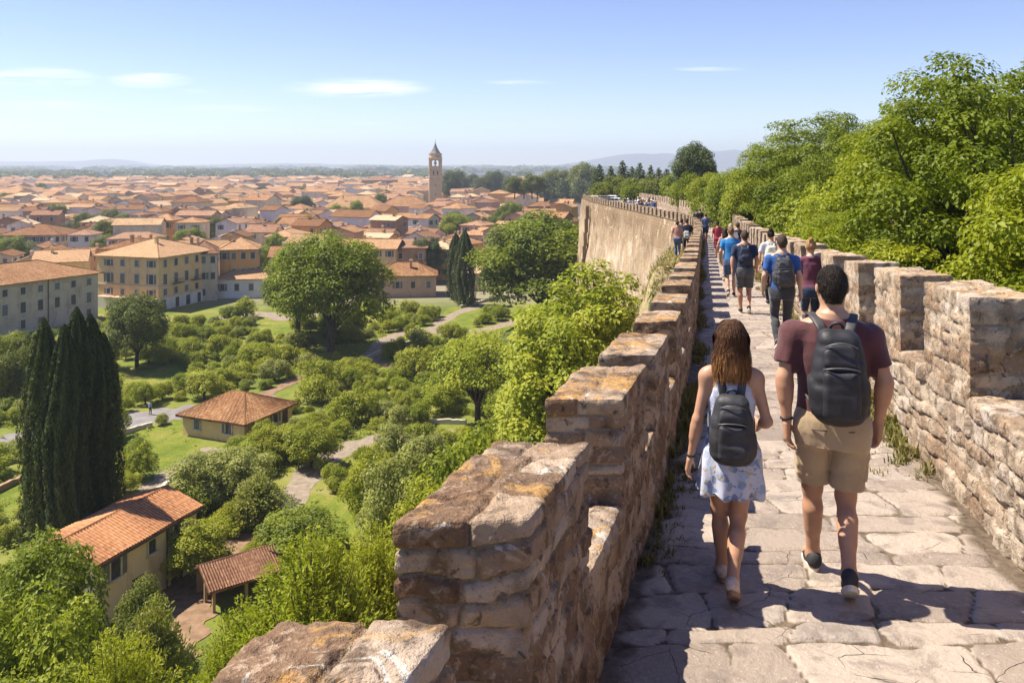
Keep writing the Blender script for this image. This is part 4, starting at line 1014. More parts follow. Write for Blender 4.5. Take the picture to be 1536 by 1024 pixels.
for i in range(4): mb.box((7.0 - i * 3.9, -9.6, 2.7), (3.4, 2.0, .1))
mb.obj('awning', M['w_pink'], yel)
def facade(b, w, d, h, cols, floors, faces=('-y', '+x'), style=('closed', 'none', 'open')):
    for fc in faces:
        n = cols if fc in ('-y', '+y') else max(2, int(cols * d / w))
        span = w if fc in ('-y', '+y') else d
        for i in range(n):
            t = -span / 2 + span * (i + .5) / n
            for k in range(floors):
                z = h * (k + .55) / floors
                if random.random() < .1: continue
                x, y = {'-y': (t, -d / 2), '+x': (w / 2, t), '-x': (-w / 2, t)}[fc]
                add_window(b, x, y, z, fc, .95, min(1.5, h / floors * .45), random.choice(style))
SPECIAL = []
def special(name, px, py_eave, h, wpx, d_m, rz, rh, kind, wall, roof, label, cols=0, floors=0, faces=('-y', '+x'), chim=1, cat='house', **k):
    """front centre column and eave row in the photograph; h wall height"""
    y = (-GROUND - h) * F_PX / (py_eave - HY); w = wpx * y / F_PX; x = pix_at(px, y)
    c = Vector((x, y, 0)) + Vector((-math.sin(rz), math.cos(rz), 0)) * d_m / 2
    b = house(name, c.x, c.y, rz, w, d_m, h, rh, kind, wall, roof, label, cat, chim=chim, **k)
    if cols: facade(b, w, d_m, h, cols, floors, faces)
    return b
special('town_house', 358, 373, 11, 54, 12, .25, 2.2, 'hip', 'w_orange', 'tile', 'orange plastered three-storey house right behind the yellow corner building', 4, 3)
special('town_house', 305, 379, 10.8, 40, 11, .33, 2.2, 'hip', 'w_grey', 'tile_dull', 'narrow grey house attached to the right side of the yellow corner building', 3, 3)
special('town_house', 366, 417, 4.6, 84, 9, .1, 2.0, 'hip', 'w_white', 'tile', 'low whitewashed house with a pointed hipped roof next to the yellow building', 4, 1)
special('town_house', 436, 333, 7.0, 54, 14, -.2, 3.0, 'gable', 'w_white', 'tile', 'white house with a broad gable among the roofs left of the bell tower', 3, 1)
special('long_hall', 528, 311, 8, 92, 18, -.03, 6, 'hip', 'w_ochre', 'tile', 'long ochre hall with a high brown roof left of the bell tower', 0, 0, cat='building')
special('long_hall', 606, 309, 8, 76, 18, 0, 5, 'hip', 'w_pink', 'tile', 'long tiled hall touching the left foot of the bell tower', 0, 0, cat='building')
special('town_house', 548, 372, 9.5, 92, 11, -.08, 1.8, 'gable', 'w_ochre', 'tile', 'yellow house with a flat-pitched roof behind the large orchard tree', 5, 3, ('-y',))
special('town_house', 616, 371, 9.5, 46, 10, -.05, 1.2, 'mono', 'w_stone', 'tile_dull', 'dark weathered brick house with a ragged front between yellow houses', 3, 2, ('-y',))
special('town_house', 608, 412, 5.2, 92, 9, .1, 2.4, 'hip', 'w_pink', 'tile', 'low pinkish house with a spreading tile roof at the garden edge', 4, 1)
special('town_house', 706, 408, 4.6, 54, 8, -.2, 1.8, 'gable', 'w_cream', 'tile_pale', 'small cream house half hidden behind the two slim cypresses', 2, 1)
special('town_house', 655, 372, 8.5, 46, 9, -.35, 1.8, 'hip', 'w_ochre', 'tile_pale', 'yellow house with a pale roof just left of the slim cypresses', 3, 2)
special('town_house', 720, 352, 9, 64, 11, -.2, 2.0, 'hip', 'w_cream', 'tile', 'cream house with a tiled roof behind the slim cypress pair', 4, 2)
special('town_house', 45, 352, 9.5, 90, 16, .1, 2.6, 'hip', 'w_cream', 'tile', 'long cream building with rows of small windows at the far left', 8, 3, cat='building')
special('town_house', 205, 322, 12, 22, 10, 0, .8, 'hip', 'w_grey', 'tile_dull', 'tall narrow grey building standing above the roofs right of the tree cluster', 2, 3)
special('town_house', 228, 330, 10, 40, 12, .1, 1.2, 'gable', 'w_cream', 'tile', 'boxy cream building beside the tall narrow grey one', 4, 2)
special('town_house', 90, 392, 9.0, 70, 12, .4, 2.0, 'gable', 'w_ochre', 'tile', 'ochre house with a dark tiled roof behind the left end of the yellow building', 0, 0)
special('town_house', 196, 372, 9.5, 90, 14, .2, 2.0, 'hip', 'w_orange', 'tile', 'wide orange-roofed house right behind the roof of the yellow building', 0, 0)
special('town_house', 430, 384, 7.5, 50, 11, .15, 2.0, 'gable', 'w_white', 'tile', 'white house with a tiled roof above the crown of the large orchard tree', 3, 2)
special('town_house', 463, 365, 8.5, 72, 12, -.1, 2.2, 'gable', 'w_cream', 'tile_pale', 'cream house with a pale tiled roof rising behind the large orchard tree', 0, 0)
special('long_hall', 780, 322, 7, 150, 12, .02, 2.6, 'gable', 'w_white', 'tile', 'long low whitewashed row with tiled roof right of the bell tower', 0, 0, cat='building')
special('distant_castle', 566, 270.5, 15, 46, 40, 0, 5, 'hip', 'w_stone', 'tile_dull', 'far brown castle-like block on the skyline of roofs left of the bell tower', 0, 0, cat='building', chim=0)

# --- bell tower
ty = 620.0; tx = pix_at(653, ty); tw = 9.4
tower = thing('bell_tower', (tx, ty, GROUND), math.radians(8), label='tall square stone bell tower with arched belfry openings and a pointed grey spire', cat='tower')
M['tower'] = mat_wall('tower_stone', (.47, .335, .20), (.30, .20, .12), .5)
top = 47.5
mb = MB(); hw = tw / 2; bz = 35.2; bt = 43.6
mb.box((0, 0, bz / 2 - 1), (tw, tw, bz + 2)); mb.obj('shaft', M['tower'], tower)
mb = MB()                                         # belfry: corner piers, middle mullions and arches leave real openings
for sx in (-1, 1):
    for sy in (-1, 1): mb.box((sx * (hw - 1.05), sy * (hw - 1.05), (bz + bt) / 2), (2.1, 2.1, bt - bz))
for a in range(4):
    ca, sa = math.cos(a * math.pi / 2), math.sin(a * math.pi / 2); axs = (Vector((ca, sa, 0)), Vector((-sa, ca, 0)), Vector((0, 0, 1)))
    P = lambda x, y, z: tuple(axs[0] * x + axs[1] * y + Vector((0, 0, z)))
    mb.box(P(0, -hw + .6, bz + .8), (tw - 4.2, 1.0, 1.6), 0, axs)
    for x in (-.0,): mb.box(P(x, -hw + .6, (bz + 1.6 + bt) / 2), (.7, .7, bt - bz - 1.6), 0, axs)
    for x0 in (-1.35, 1.35):                      # arch infill in steps
        for j in range(5):
            u = (j + .5) / 5; hgt = 1.3 * (1 - math.sqrt(1 - u * u)) + .25
            for s in (-1, 1): mb.box(P(x0 + s * u * 1.0 * .98, -hw + .6, bt - .9 - hgt / 2), (.2, .8, hgt), 0, axs)
    mb.box(P(0, -hw + .6, bt - .45), (tw - 4.2, .9, .9), 0, axs)
mb.obj('belfry', M['tower'], tower)
mb = MB()
for z, o in ((27.2, .16), (35.2, .25), (43.75, .3), (44.3, .55)): mb.box((0, 0, z), (tw + 2 * o, tw + 2 * o, .5))
mb.obj('cornice', M['w_cream'], tower)
mb = MB()
for a in range(4):
    ca, sa = math.cos(a * math.pi / 2), math.sin(a * math.pi / 2); axs = (Vector((ca, sa, 0)), Vector((-sa, ca, 0)), Vector((0, 0, 1)))
    for x, z, w, h in ((-1.5, 31, 1.1, 3.6), (1.5, 31, 1.1, 3.6), (0, 20, .6, 1.6), (0, 11, .6, 1.6)): mb.box(axs[0] * x - axs[1] * (hw + .0) + Vector((0, 0, z)), (w, .08, h), 0, axs)
mb.obj('window', M['glass'], tower)
mb = MB(); r0 = hw * .98
mb.lathe([(r0 * 1.02, 44.5), (r0 * 1.02, 47.6), (r0 * 1.12, 47.8), (r0 * 1.12, 48.4)], 8); mb.obj('drum', M['tower'], tower)
mb = MB(); mb.lathe([(r0 * .92, 48.4), (r0 * .62, 50.6), (r0 * .30, 54.0), (.12, 58.4)], 8); mb.obj('spire', M['lead'], tower)
mb = MB(); mb.lathe([(.0, 58.3), (.45, 58.8), (.0, 59.3)], 8); mb.tube([(0, 0, 59.2), (0, 0, 61.4)], .09, 6); mb.box((0, 0, 60.8), (1.0, .12, .12)); mb.obj('cross', M['iron'], tower)
mb = MB(); mb.lathe([(.2, 41.2), (.8, 40.8), (.95, 39.8), (1.3, 38.9)], 12); mb.obj('bell', M['iron'], tower)
BLOCKED.append((tx, ty, 9)); BLOCKED.extend((tx * q, ty * q, 10) for q in (.97, .94, .91, .88, .85)); tower.scale = (1, 1, .82)

for q_ in (372, 392, 412, 432):
    for p_ in range(496, 646, 22): BLOCKED.append((pix_at(p_, q_), q_, 7))
# --- the mass of the town: the houses that show largest are things, the rest one stuff mesh behind them
def right_limit(y): return np.interp(y, [180, 205, 230, 420, 700, 1600], [-7, 6, 15, 34, 56, 100])
TOWN = []
def try_house(y, px, w, d, rz):
    x = pix_at(px, y); r = math.hypot(w, d) * .5
    if x > right_limit(y) - r * .5: return None
    if y < 205 + (40 if px > 560 else 0) and not (px < -10 and y > 185): return None
    for (bx, by, br) in BLOCKED:
        if abs(bx - x) < 40 and (bx - x) ** 2 + (by - y) ** 2 < (br * .80 + r * .80) ** 2: return None
    for q in PLANTS:
        if q['zone'] and 'town' in q['zone'] and (q['x'] - x) ** 2 + (q['y'] - y) ** 2 < (r * .8 + q['w'] * .3) ** 2: return None
    return x
random.seed(21)
walls = ['w_cream', 'w_cream', 'w_cream', 'w_ochre', 'w_orange', 'w_white', 'w_pink', 'w_white', 'w_stone', 'w_white']
roofs = ['tile', 'tile', 'tile_dull', 'tile_dull', 'tile_pale', 'tile']
cand = []
y = 186.0
while y < 1500:
    step = 5 + y * .009; px = -60.0
    while px < 880:
        cand.append((y + random.uniform(-.5, .5) * step, px + random.uniform(-8, 8), random.random())); px += (10 + y * .010) * F_PX / y * .5
    y += step
far_list = []
for (yy, px, q) in cand:
    if yy < 186: continue
    big = 1 + max(0, yy - 250) * .0009
    w = random.choice((random.uniform(7, 10), random.uniform(8, 14), random.uniform(13, 24))) * big; d = random.uniform(6.5, 10.5) * big; g = .35 * math.sin(yy * .006 + px * .004) - .1
    rz = g + random.choice((0, math.pi / 2)) + random.uniform(-.08, .08)
    x = try_house(yy, px, w, d, rz)
    if x is None: continue
    h = random.choice((random.uniform(4.5, 8), random.uniform(6, 10), random.uniform(9, 13))) * (1 if yy < 500 else .95); rh = d * random.uniform(.14, .22); kind = 'gable' if random.random() < .62 else 'hip'
    wl = random.choice(walls); rf = random.choice(roofs)
    BLOCKED.append((x, yy, math.hypot(w, d) * .5 * .9))
    far_list.append((yy, x, px, rz, w, d, h, rh, kind, wl, rf))
far_list.sort()
near_list, rest = far_list[:272], far_list[272:]
for (yy, x, px, rz, w, d, h, rh, kind, wl, rf) in near_list:
    ov = .5
    b = house('town_house', x, yy, rz, w, d, h, rh, kind, wl, rf, None, None, ov=ov, chim=(random.random() < .6) + (random.random() < .25))
    TOWN.append(dict(o=b, x=x, y=yy, wl=wl, rf=rf, kind=kind, w=w, d=d, h=h))
    if yy < 330:
        # windows on the sides that look towards the rampart
        ca = math.cos(rz); faces = []
        for fc, a in (('-y', 0), ('+x', math.pi / 2), ('+y', math.pi), ('-x', -math.pi / 2)):
            nx, ny = math.sin(rz + a), -math.cos(rz + a)
            if nx * (-x) + ny * (-yy) > .35 * math.hypot(x, yy): faces.append(fc)
        for fc in faces:
            span = w if fc in ('-y', '+y') else d; n = max(2, int(span / 3.4)); fl = 2 if h < 8 else 3
            for i in range(n):
                t = -span / 2 + span * (i + .5) / n
                for k in range(1 if yy > 260 else 0, fl):
                    if random.random() < .15: continue
                    xx, y2 = {'-y': (t, -d / 2), '+y': (t, d / 2), '+x': (w / 2, t), '-x': (-w / 2, t)}[fc]
                    add_window(b, xx, y2, h * (k + .55) / fl, fc, 1.0, min(1.5, h / fl * .45), random.choice(('closed', 'none', 'open')))
# the rest in one mesh
big = MB(); mats = ['w_cream', 'w_ochre', 'w_orange', 'w_white', 'w_pink', 'w_grey', 'w_stone', 'tile', 'tile_dull', 'tile_pale']
for (yy, x, px, rz, w, d, h, rh, kind, wl, rf) in rest:
    Rm = Matrix.Translation((x, yy, GROUND)) @ Matrix.Rotation(rz, 4, 'Z')
    for src, mi in ((wall_mesh(w, d, h, rh, kind), mats.index(wl)), (roof_mesh(w, d, h, rh, kind, .5), mats.index(rf))):
        for f in src.f: big.poly([Rm @ Vector(src.v[i]) for i in f], [(src.uv[i][0] + x, src.uv[i][1] + yy) for i in f], mi)
struct(big.obj('distant_rooftops', [M[m] for m in mats]), 'stuff')
# pale sheds and woods on the plain beyond the town
wd = MB()
random.seed(5)
for i in range(70):
    y = random.uniform(1500, 4200); px = random.uniform(-40, 840); w = random.uniform(30, 160); Rm = Vector((pix_at(px, y), y, GROUND + 3))
    wd.box(Rm, (w, random.uniform(15, 40), 6 + random.random() * 5), random.choice((0, 0, 1)))
struct(wd.obj('distant_sheds', [M['w_white'], M['w_grey']]), 'stuff')
rng = np.random.default_rng(3); cl = []
for i in range(170):
    y = float(1400 * (5.5 ** rng.random())); px = float(rng.uniform(-60, 900)); cx = pix_at(px, y); k = y / 1300
    for j in range(int(rng.integers(2, 6))): cl.append(((cx + float(rng.normal()) * 26 * k, y + float(rng.normal()) * 18 * k, GROUND + 2 * k), (float(rng.uniform(7, 17)) * k, 8 * k, float(rng.uniform(5, 10)) * min(k, 1.8))))
Cs, Ns, Ts, Ss = [], [], [], []
for c, r in cl:
    n = 60; d_ = unit(n); d_[:, 2] = np.abs(d_[:, 2]); Cs.append(np.array(c) + d_ * np.array(r)); Ns.append(d_ + .4 * rng.normal(size=(n, 3))); Ts.append(.3 + .4 * rng.random(n)); Ss.append(np.full(n, r[0] * .75))
V, F, ti = leaf_mesh(np.concatenate(Cs), np.concatenate(Ns), np.concatenate(Ss), np.concatenate(Ts), .8)
struct(link('distant_woods', np_mesh('distant_woods', V, F, M['leaf_dark'], attrs={'tint': ti})), 'stuff')
# ================================================================ the orchard and shrubbery of the valley gardens
def inside(poly, x, y):
    c = False; n = len(poly)
    for i in range(n):
        (x1, y1), (x2, y2) = poly[i], poly[(i + 1) % n]
        if (y1 > y) != (y2 > y) and x < (x2 - x1) * (y - y1) / (y2 - y1) + x1: c = not c
    return c
random.seed(9); made = []; tries = 0
bigs = [(q['x'], q['y'], q['w']) for q in PLANTS]
while len(made) < 500 and tries < 40000:
    tries += 1
    u = random.random(); y = 60 + 112 * u ** .8; px = random.uniform(-30, 900); x = pix_at(px, y)
    if y < 66 and px < 330: continue
    r = random.choice((.7, .85, 1.0, 1.2, 1.4, 1.7, 2.1)) * (1 if y > 80 else .8)
    if x > float(XL(y)) - TL - 14 - r: continue
    if y > 158 and px < 330: continue
    if y > 150 and px < 150: continue
    if any((bx - x) ** 2 + (by - y) ** 2 < (br + r * .6) ** 2 for bx, by, br in BLOCKED): continue
    if any(inside(L, x, y + 0) or inside(L, x, y + r * 1.2) for L in lawn_world) and random.random() > .03: continue
    if any((qx - x) ** 2 + (qy - y) ** 2 < (w * .5 + r * .75) ** 2 for qx, qy, w in pathpts): continue
    if any((bx - x) ** 2 + (by - y) ** 2 < (r * .92 + br * .92) ** 2 for bx, by, br in made): continue
    if any((bx - x) ** 2 + (by - y) ** 2 < (bw * .3 + r * .5) ** 2 for bx, by, bw in bigs): continue
    t = random.random(); made.append((x, y, r))
    mat = random.choice(('leaf_shrub', 'leaf_shrub', 'leaf_bright', 'leaf_shrub', 'leaf_olive', 'leaf_bright', 'leaf_broad'))
    col = {'leaf_shrub': 'mid-green', 'leaf_bright': 'yellow-green', 'leaf_broad': 'fresh green', 'leaf_olive': 'grey-green', 'leaf_dark': 'dark green'}[mat]
    if t < .45: plant('garden_shrub', 'shrub', random.randint(0, 3), mat, x, y, GROUND - .2, r * random.uniform(1.5, 2.2), r * 2.3, 'rounded ' + col + ' shrub', 'shrub', 'in the valley gardens')
    elif t < .93: plant('orchard_tree', 'small', random.randint(0, 3), mat, x, y, GROUND - .1, r * random.uniform(1.8, 2.5), r * 2.2, 'small ' + col + ' orchard tree', 'tree', 'in the valley gardens')
    else: plant('garden_shrub', 'olive', random.randint(0, 1), mat, x, y, GROUND - .2, r * random.uniform(1.0, 1.6), r * 2.4, 'spiky ' + col + ' shrub', 'shrub', 'in the valley gardens')

# low dry-stone walls that edge the terraces and paths
def low_wall(pxs, label, h=.55, t=.4):
    P = [Vector(pix(*p)) for p in pxs]; base = P[0]; e = thing('low_garden_wall', base, 0, 1, label, 'wall', 'low stone walls of the gardens')
    V = []; R = []
    for i in range(len(P) - 1):
        n = max(2, int((P[i + 1] - P[i]).length / .5))
        R += [P[i].lerp(P[i + 1], k / n) for k in range(n)]
    R.append(P[-1]); mb = MB(); rows = []
    for i, p in enumerate(R):
        tg = (R[min(i + 1, len(R) - 1)] - R[max(i - 1, 0)]).normalized(); nn = Vector((-tg.y, tg.x, 0)); hh = h * random.uniform(.85, 1.12); q = p - base
        rows.append([q + nn * t / 2, q + nn * t * .45 + Vector((0, 0, hh)), q - nn * t * .45 + Vector((0, 0, hh)), q - nn * t / 2])
    for i in range(len(rows) - 1):
        for k in range(3): mb.poly([rows[i][k], rows[i + 1][k], rows[i + 1][k + 1], rows[i][k + 1]], [(i, k), (i + 1, k), (i + 1, k + 1), (i, k + 1)])
    for r in (rows[0], rows[-1]): mb.poly(r)
    mb.obj('stonework', M['w_stone' if random.random() < .3 else 'frame'], e)
low_wall([(176, 655), (205, 645), (228, 640)], 'low pale stone wall on the lawn left of the garden house')
low_wall([(-10, 742), (30, 722), (58, 706)], 'low stone terrace wall left of the cypress clump')
low_wall([(548, 540), (590, 520), (640, 512)], 'low stone wall beside the gravel path under the large orchard tree')
low_wall([(690, 462), (745, 448), (790, 446)], 'low stone wall below the dome-shaped tree')
low_wall([(235, 742), (262, 722), (300, 716)], 'low stone wall along the path behind the farmhouse')
low_wall([(560, 640), (620, 634), (700, 636)], 'low stone wall along the bend of the garden path')

# rough undergrowth between the bushes: nobody could count it
rng = np.random.default_rng(23); random.seed(23); cl = []; n_try = 0
while len(cl) < 3000 and n_try < 30000:
    n_try += 1
    y = 58 + 108 * random.random() ** .85; px = random.uniform(-40, 900); x = pix_at(px, y)
    if x > float(XL(y)) - TL - 15: continue
    if vnoise(np.array([[x * .13, y * .13, 3.1]]), 12)[0] < -.12: continue
    if any(abs(bx - x) < 14 and (bx - x) ** 2 + (by - y) ** 2 < (br + .2) ** 2 for bx, by, br in BLOCKED): continue
    if any(abs(qx - x) < 6 and (qx - x) ** 2 + (qy - y) ** 2 < (w * .5 + .5) ** 2 for qx, qy, w in pathpts): continue
    if any(inside(L, x, y) for L in lawn_world) and random.random() > .06: continue
    r = random.uniform(.25, .75); cl.append(((x, y, GROUND + r * .1), (r, r, r * random.uniform(.5, 1.0))))
C, N, S, T = clumps_to_leaves(cl, 110, .26, .7)
V, F, ti = leaf_mesh(C, N, S, T)
struct(link('garden_undergrowth', np_mesh('garden_undergrowth', V, F, M['leaf_shrub'], attrs={'tint': ti})), 'stuff')
# ================================================================ people: each body, garment and bag is one smooth surface grown from a distance field
class Field:
    def __init__(s, lo, hi, res):
        s.lo = np.array(lo, np.float32); s.res = res
        s.n = np.ceil((np.array(hi) - s.lo) / res).astype(int) + 1
        s.F = np.full(s.n, .2, np.float32)
        s.ax = [s.lo[i] + res * np.arange(s.n[i], dtype=np.float32) for i in range(3)]
    def _sl(s, lo, hi):
        a = np.clip(np.floor((np.array(lo) - s.lo) / s.res).astype(int), 0, s.n); b = np.clip(np.ceil((np.array(hi) - s.lo) / s.res).astype(int) + 1, 0, s.n)
        return tuple(slice(i, j) for i, j in zip(a, b))
    def put(s, fn, lo, hi, k=.02, op='add'):
        sl = s._sl(np.array(lo) - .05, np.array(hi) + .05)
        if any(x.stop <= x.start for x in sl): return
        X, Y, Z = np.meshgrid(*[s.ax[i][sl[i]] for i in range(3)], indexing='ij', sparse=True)
        d = fn(X, Y, Z); f = s.F[sl]
        if op == 'add':
            h = np.maximum(k - np.abs(f - d), 0) / k if k > 0 else 0
            s.F[sl] = np.minimum(f, d) - h * h * k * .25
        elif op == 'sub':
            h = np.maximum(k - np.abs(f + d), 0) / k if k > 0 else 0
            s.F[sl] = np.maximum(f, -d) + h * h * k * .25
    def clip(s, fn):
        X, Y, Z = np.meshgrid(*s.ax, indexing='ij', sparse=True); s.F = np.maximum(s.F, fn(X, Y, Z)).astype(np.float32)
    def cap(s, a, b, ra, rb, k=.02, sc=(1, 1, 1), op='add'):
        a = np.array(a, np.float32) / sc; b = np.array(b, np.float32) / sc; ba = b - a; L = max(float(ba @ ba), 1e-9); m = min(sc)
        def fn(X, Y, Z):
            px, py, pz = X / sc[0] - a[0], Y / sc[1] - a[1], Z / sc[2] - a[2]
            t = np.clip((px * ba[0] + py * ba[1] + pz * ba[2]) / L, 0, 1)
            return (np.sqrt((px - ba[0] * t) ** 2 + (py - ba[1] * t) ** 2 + (pz - ba[2] * t) ** 2) - (ra + (rb - ra) * t)) * m
        R = max(ra, rb) * max(sc); A, B = a * sc, b * sc
        s.put(fn, np.minimum(A, B) - R, np.maximum(A, B) + R, k, op)
    def ell(s, c, r, k=.02, op='add'):
        c = np.array(c, np.float32); r = np.array(r, np.float32)
        def fn(X, Y, Z):
            x, y, z = (X - c[0]) / r[0], (Y - c[1]) / r[1], (Z - c[2]) / r[2]
            k0 = np.sqrt(x * x + y * y + z * z); k1 = np.sqrt((x / r[0]) ** 2 + (y / r[1]) ** 2 + (z / r[2]) ** 2)
            return k0 * (k0 - 1) / np.maximum(k1, 1e-4)
        s.put(fn, c - r, c + r, k, op)
    def loft(s, keys, k=.02, grow=0.0, op='add', pw=2.0):
        """keys: (z, half width, half depth, y offset) from low to high"""
        z, a, b, y = (np.array(q, np.float32) for q in zip(*keys))
        def fn(X, Y, Z):
            A = np.interp(Z, z, a).astype(np.float32) + grow; B = np.interp(Z, z, b).astype(np.float32) + grow; O = np.interp(Z, z, y).astype(np.float32)
            q = (np.abs(X / A) ** pw + np.abs((Y - O) / B) ** pw) ** (1 / pw)
            d = (q - 1) * np.minimum(A, B) * .9
            return np.maximum(d, np.maximum(z[0] - Z, Z - z[-1]))
        m = max(a.max(), b.max()) + abs(grow)
        s.put(fn, (-m, y.min() - m, z[0]), (m, y.max() + m, z[-1]), k, op)
    def rbox(s, c, h, r, k=.015, op='add', tilt=0.0, top=0.0):
        c = np.array(c, np.float32); h = np.array(h, np.float32) - r; ct, st = math.cos(tilt), math.sin(tilt)
        def fn(X, Y, Z):
            x = X - c[0]; y0 = Y - c[1]; z0 = Z - c[2]; y = y0 * ct + z0 * st; z = -y0 * st + z0 * ct
            w = 1 - top * np.clip(z / h[2], 0, 1) ** 2
            qx, qy, qz = np.abs(x) - h[0] * w, np.abs(y) - h[1] * w, np.abs(z) - h[2]
            return np.sqrt(np.maximum(qx, 0) ** 2 + np.maximum(qy, 0) ** 2 + np.maximum(qz, 0) ** 2) + np.minimum(np.maximum(np.maximum(qx, qy), qz), 0) - r
        s.put(fn, c - h - r, c + h + r, k, op)
    def mesh(s, name, mat, wrinkle=None, smooth_it=1):
        F = s.F; ins = F < 0; n = s.n
        C = [ins[i:n[0] - 1 + i, j:n[1] - 1 + j, k:n[2] - 1 + k] for i in (0, 1) for j in (0, 1) for k in (0, 1)]
        cnt = sum(c.astype(np.int8) for c in C); mask = (cnt > 0) & (cnt < 8); idx = np.argwhere(mask)
        if not len(idx): return None
        vid = np.full(mask.shape, -1, np.int32); vid[mask] = np.arange(len(idx))
        acc = np.zeros((len(idx), 3)); m = np.zeros(len(idx))
        cr = [(i, j, k) for i in (0, 1) for j in (0, 1) for k in (0, 1)]
        for a in cr:
            for ax in range(3):
                if a[ax]: continue
                b = list(a); b[ax] = 1
                fa = F[idx[:, 0] + a[0], idx[:, 1] + a[1], idx[:, 2] + a[2]]; fb = F[idx[:, 0] + b[0], idx[:, 1] + b[1], idx[:, 2] + b[2]]
                x = (fa < 0) != (fb < 0); t = np.where(x, fa / np.where(x, fa - fb, 1), 0)
                p = np.tile(np.array(a, float), (len(idx), 1)); p[:, ax] = t
                acc += p * x[:, None]; m += x
        V = (idx + acc / m[:, None]) * s.res + s.lo
        Q = []
        for ax in range(3):
            o = [(1, 2), (2, 0), (0, 1)][ax]
            sl0 = [slice(None)] * 3; sl1 = [slice(None)] * 3; sl0[ax] = slice(0, -1); sl1[ax] = slice(1, None)
            A, B = ins[tuple(sl0)], ins[tuple(sl1)]; e = np.argwhere(A != B)
            ok = (e[:, o[0]] > 0) & (e[:, o[1]] > 0) & (e[:, o[0]] < n[o[0]] - 1) & (e[:, o[1]] < n[o[1]] - 1); e = e[ok]
            def cell(d0, d1):
                c = e.copy(); c[:, o[0]] -= d0; c[:, o[1]] -= d1; return vid[c[:, 0], c[:, 1], c[:, 2]]
            q = np.stack([cell(1, 1), cell(0, 1), cell(0, 0), cell(1, 0)], 1); fl = ~A[e[:, 0], e[:, 1], e[:, 2]]
            q[fl] = q[fl][:, ::-1]; Q.append(q)
        Q = np.concatenate(Q); Q = Q[(Q >= 0).all(1)]
        for _ in range(smooth_it):                           # relax towards the neighbours
            nb = np.zeros_like(V); c = np.zeros(len(V))
            for i in range(4):
                np.add.at(nb, Q[:, i], V[Q[:, (i + 1) % 4]]); np.add.at(c, Q[:, i], 1)
            V = V * .5 + .5 * nb / np.maximum(c, 1)[:, None]
        if wrinkle:
            fn = np.cross(V[Q[:, 2]] - V[Q[:, 0]], V[Q[:, 3]] - V[Q[:, 1]]); N = np.zeros_like(V)
            for i in range(4): np.add.at(N, Q[:, i], fn)
            N /= np.maximum(np.linalg.norm(N, axis=1, keepdims=True), 1e-9)
            V = V + N * wrinkle(V)[:, None]
        return np_mesh(name, V, Q, mat, smooth=True)

def mat_skin(name, c):
    k = NT(name); P = k.coord('Object'); n = k.noise(P, 9, 4); n2 = k.noise(P, 120, 2)
    col = k.ramp(n, [(.3, tuple(x * .86 for x in c)), (.7, tuple(min(1, x * 1.1) for x in c))])
    m = k.surf(col, .48, k.bump(n2, .12, .002), .4)
    b = [x for x in k.t.nodes if x.type == 'BSDF_PRINCIPLED'][0]; b.inputs['Subsurface Weight'].default_value = .12; b.inputs['Subsurface Radius'].default_value = (.02, .008, .004)
    return m
def mat_cloth(name, c, var=.14, weave=420, rough=.9, sheen=.25):
    k = NT(name); P = k.coord('Object'); n = k.noise(P, 7, 4, .6); w = k.noise(P, weave, 2); f = k.noise(k.scale(P, (1, 1, .6)), 11, 4, .6, .8)
    col = k.ramp(n, [(.3, tuple(x * (1 - var) for x in c)), (.7, tuple(min(1, x * (1 + var)) for x in c))])
    return k.surf(col, rough, k.bump(k.math('ADD', f, k.math('MULTIPLY', w, .12)), .55, .012), .2, 0, sheen)
def mat_hair(name, root, tip, z0, z1):
    k = NT(name); P = k.coord('Object'); sep = k.n('ShaderNodeSeparateXYZ'); k.l(P, sep.inputs[0])
    s = k.noise(k.scale(P, (1, 1, .10)), 130, 3, .6, .6); s2 = k.noise(k.scale(P, (1, 1, .15)), 34, 3)
    g = k.sm(k.math('ADD', sep.outputs[2], k.math('MULTIPLY_ADD', s2, .16, -.08)), z1, z0)
    col = k.mix(g, root, tip); col = k.mix(k.math('MULTIPLY', k.sm(s, .42, .65), .75), col, tuple(x * .4 for x in root))
    return k.surf(col, .58, k.bump(k.math('ADD', s, s2), .8, .012), .22)
def mat_floral(name):
    k = NT(name); P = k.coord('Object')
    W = k.mix(.11, P, k.noise(P, 13, 3, .6, 0, 'Color'))
    v1 = k.voro(W, 17.0); v2 = k.voro(k.scale(W, (1.1, .9, 1.3)), 20.0); v3 = k.voro(k.scale(W, (.8, 1.2, .9)), 27.0); c1 = k.voro(W, 17.0, 'F1', 'Color')
    base = k.mix(k.noise(P, 10, 3), (.40, .44, .57), (.56, .57, .65))
    blue = k.ramp(c1, [(.2, (.17, .22, .34)), (.5, (.30, .37, .52)), (.8, (.50, .55, .66))])
    col = k.mix(k.math('MULTIPLY', k.sm(v1, .50, .40), k.sm(k.noise(P, 8, 2), .30, .42)), base, blue)
    col = k.mix(k.math('MULTIPLY', k.sm(v2, .30, .22), k.sm(k.noise(P, 11, 2), .42, .50)), col, (.44, .34, .20))
    col = k.mix(k.math('MULTIPLY', k.sm(v3, .26, .20), k.sm(k.noise(P, 13, 2), .50, .58)), col, (.16, .20, .26))
    f = k.noise(k.scale(P, (1, 1, .25)), 16, 3)
    return k.surf(col, .9, k.bump(f, .5, .02), .2, 0, .2)
def mat_bag(name, c):
    k = NT(name); P = k.coord('Object'); n = k.noise(P, 260, 2); n2 = k.noise(P, 9, 4, .6, .5)
    col = k.ramp(n2, [(.35, tuple(x * .7 for x in c)), (.7, tuple(x * 1.4 for x in c))])
    return k.surf(col, .55, k.bump(k.math('ADD', k.math('MULTIPLY', n, .2), n2), .45, .01), .4)
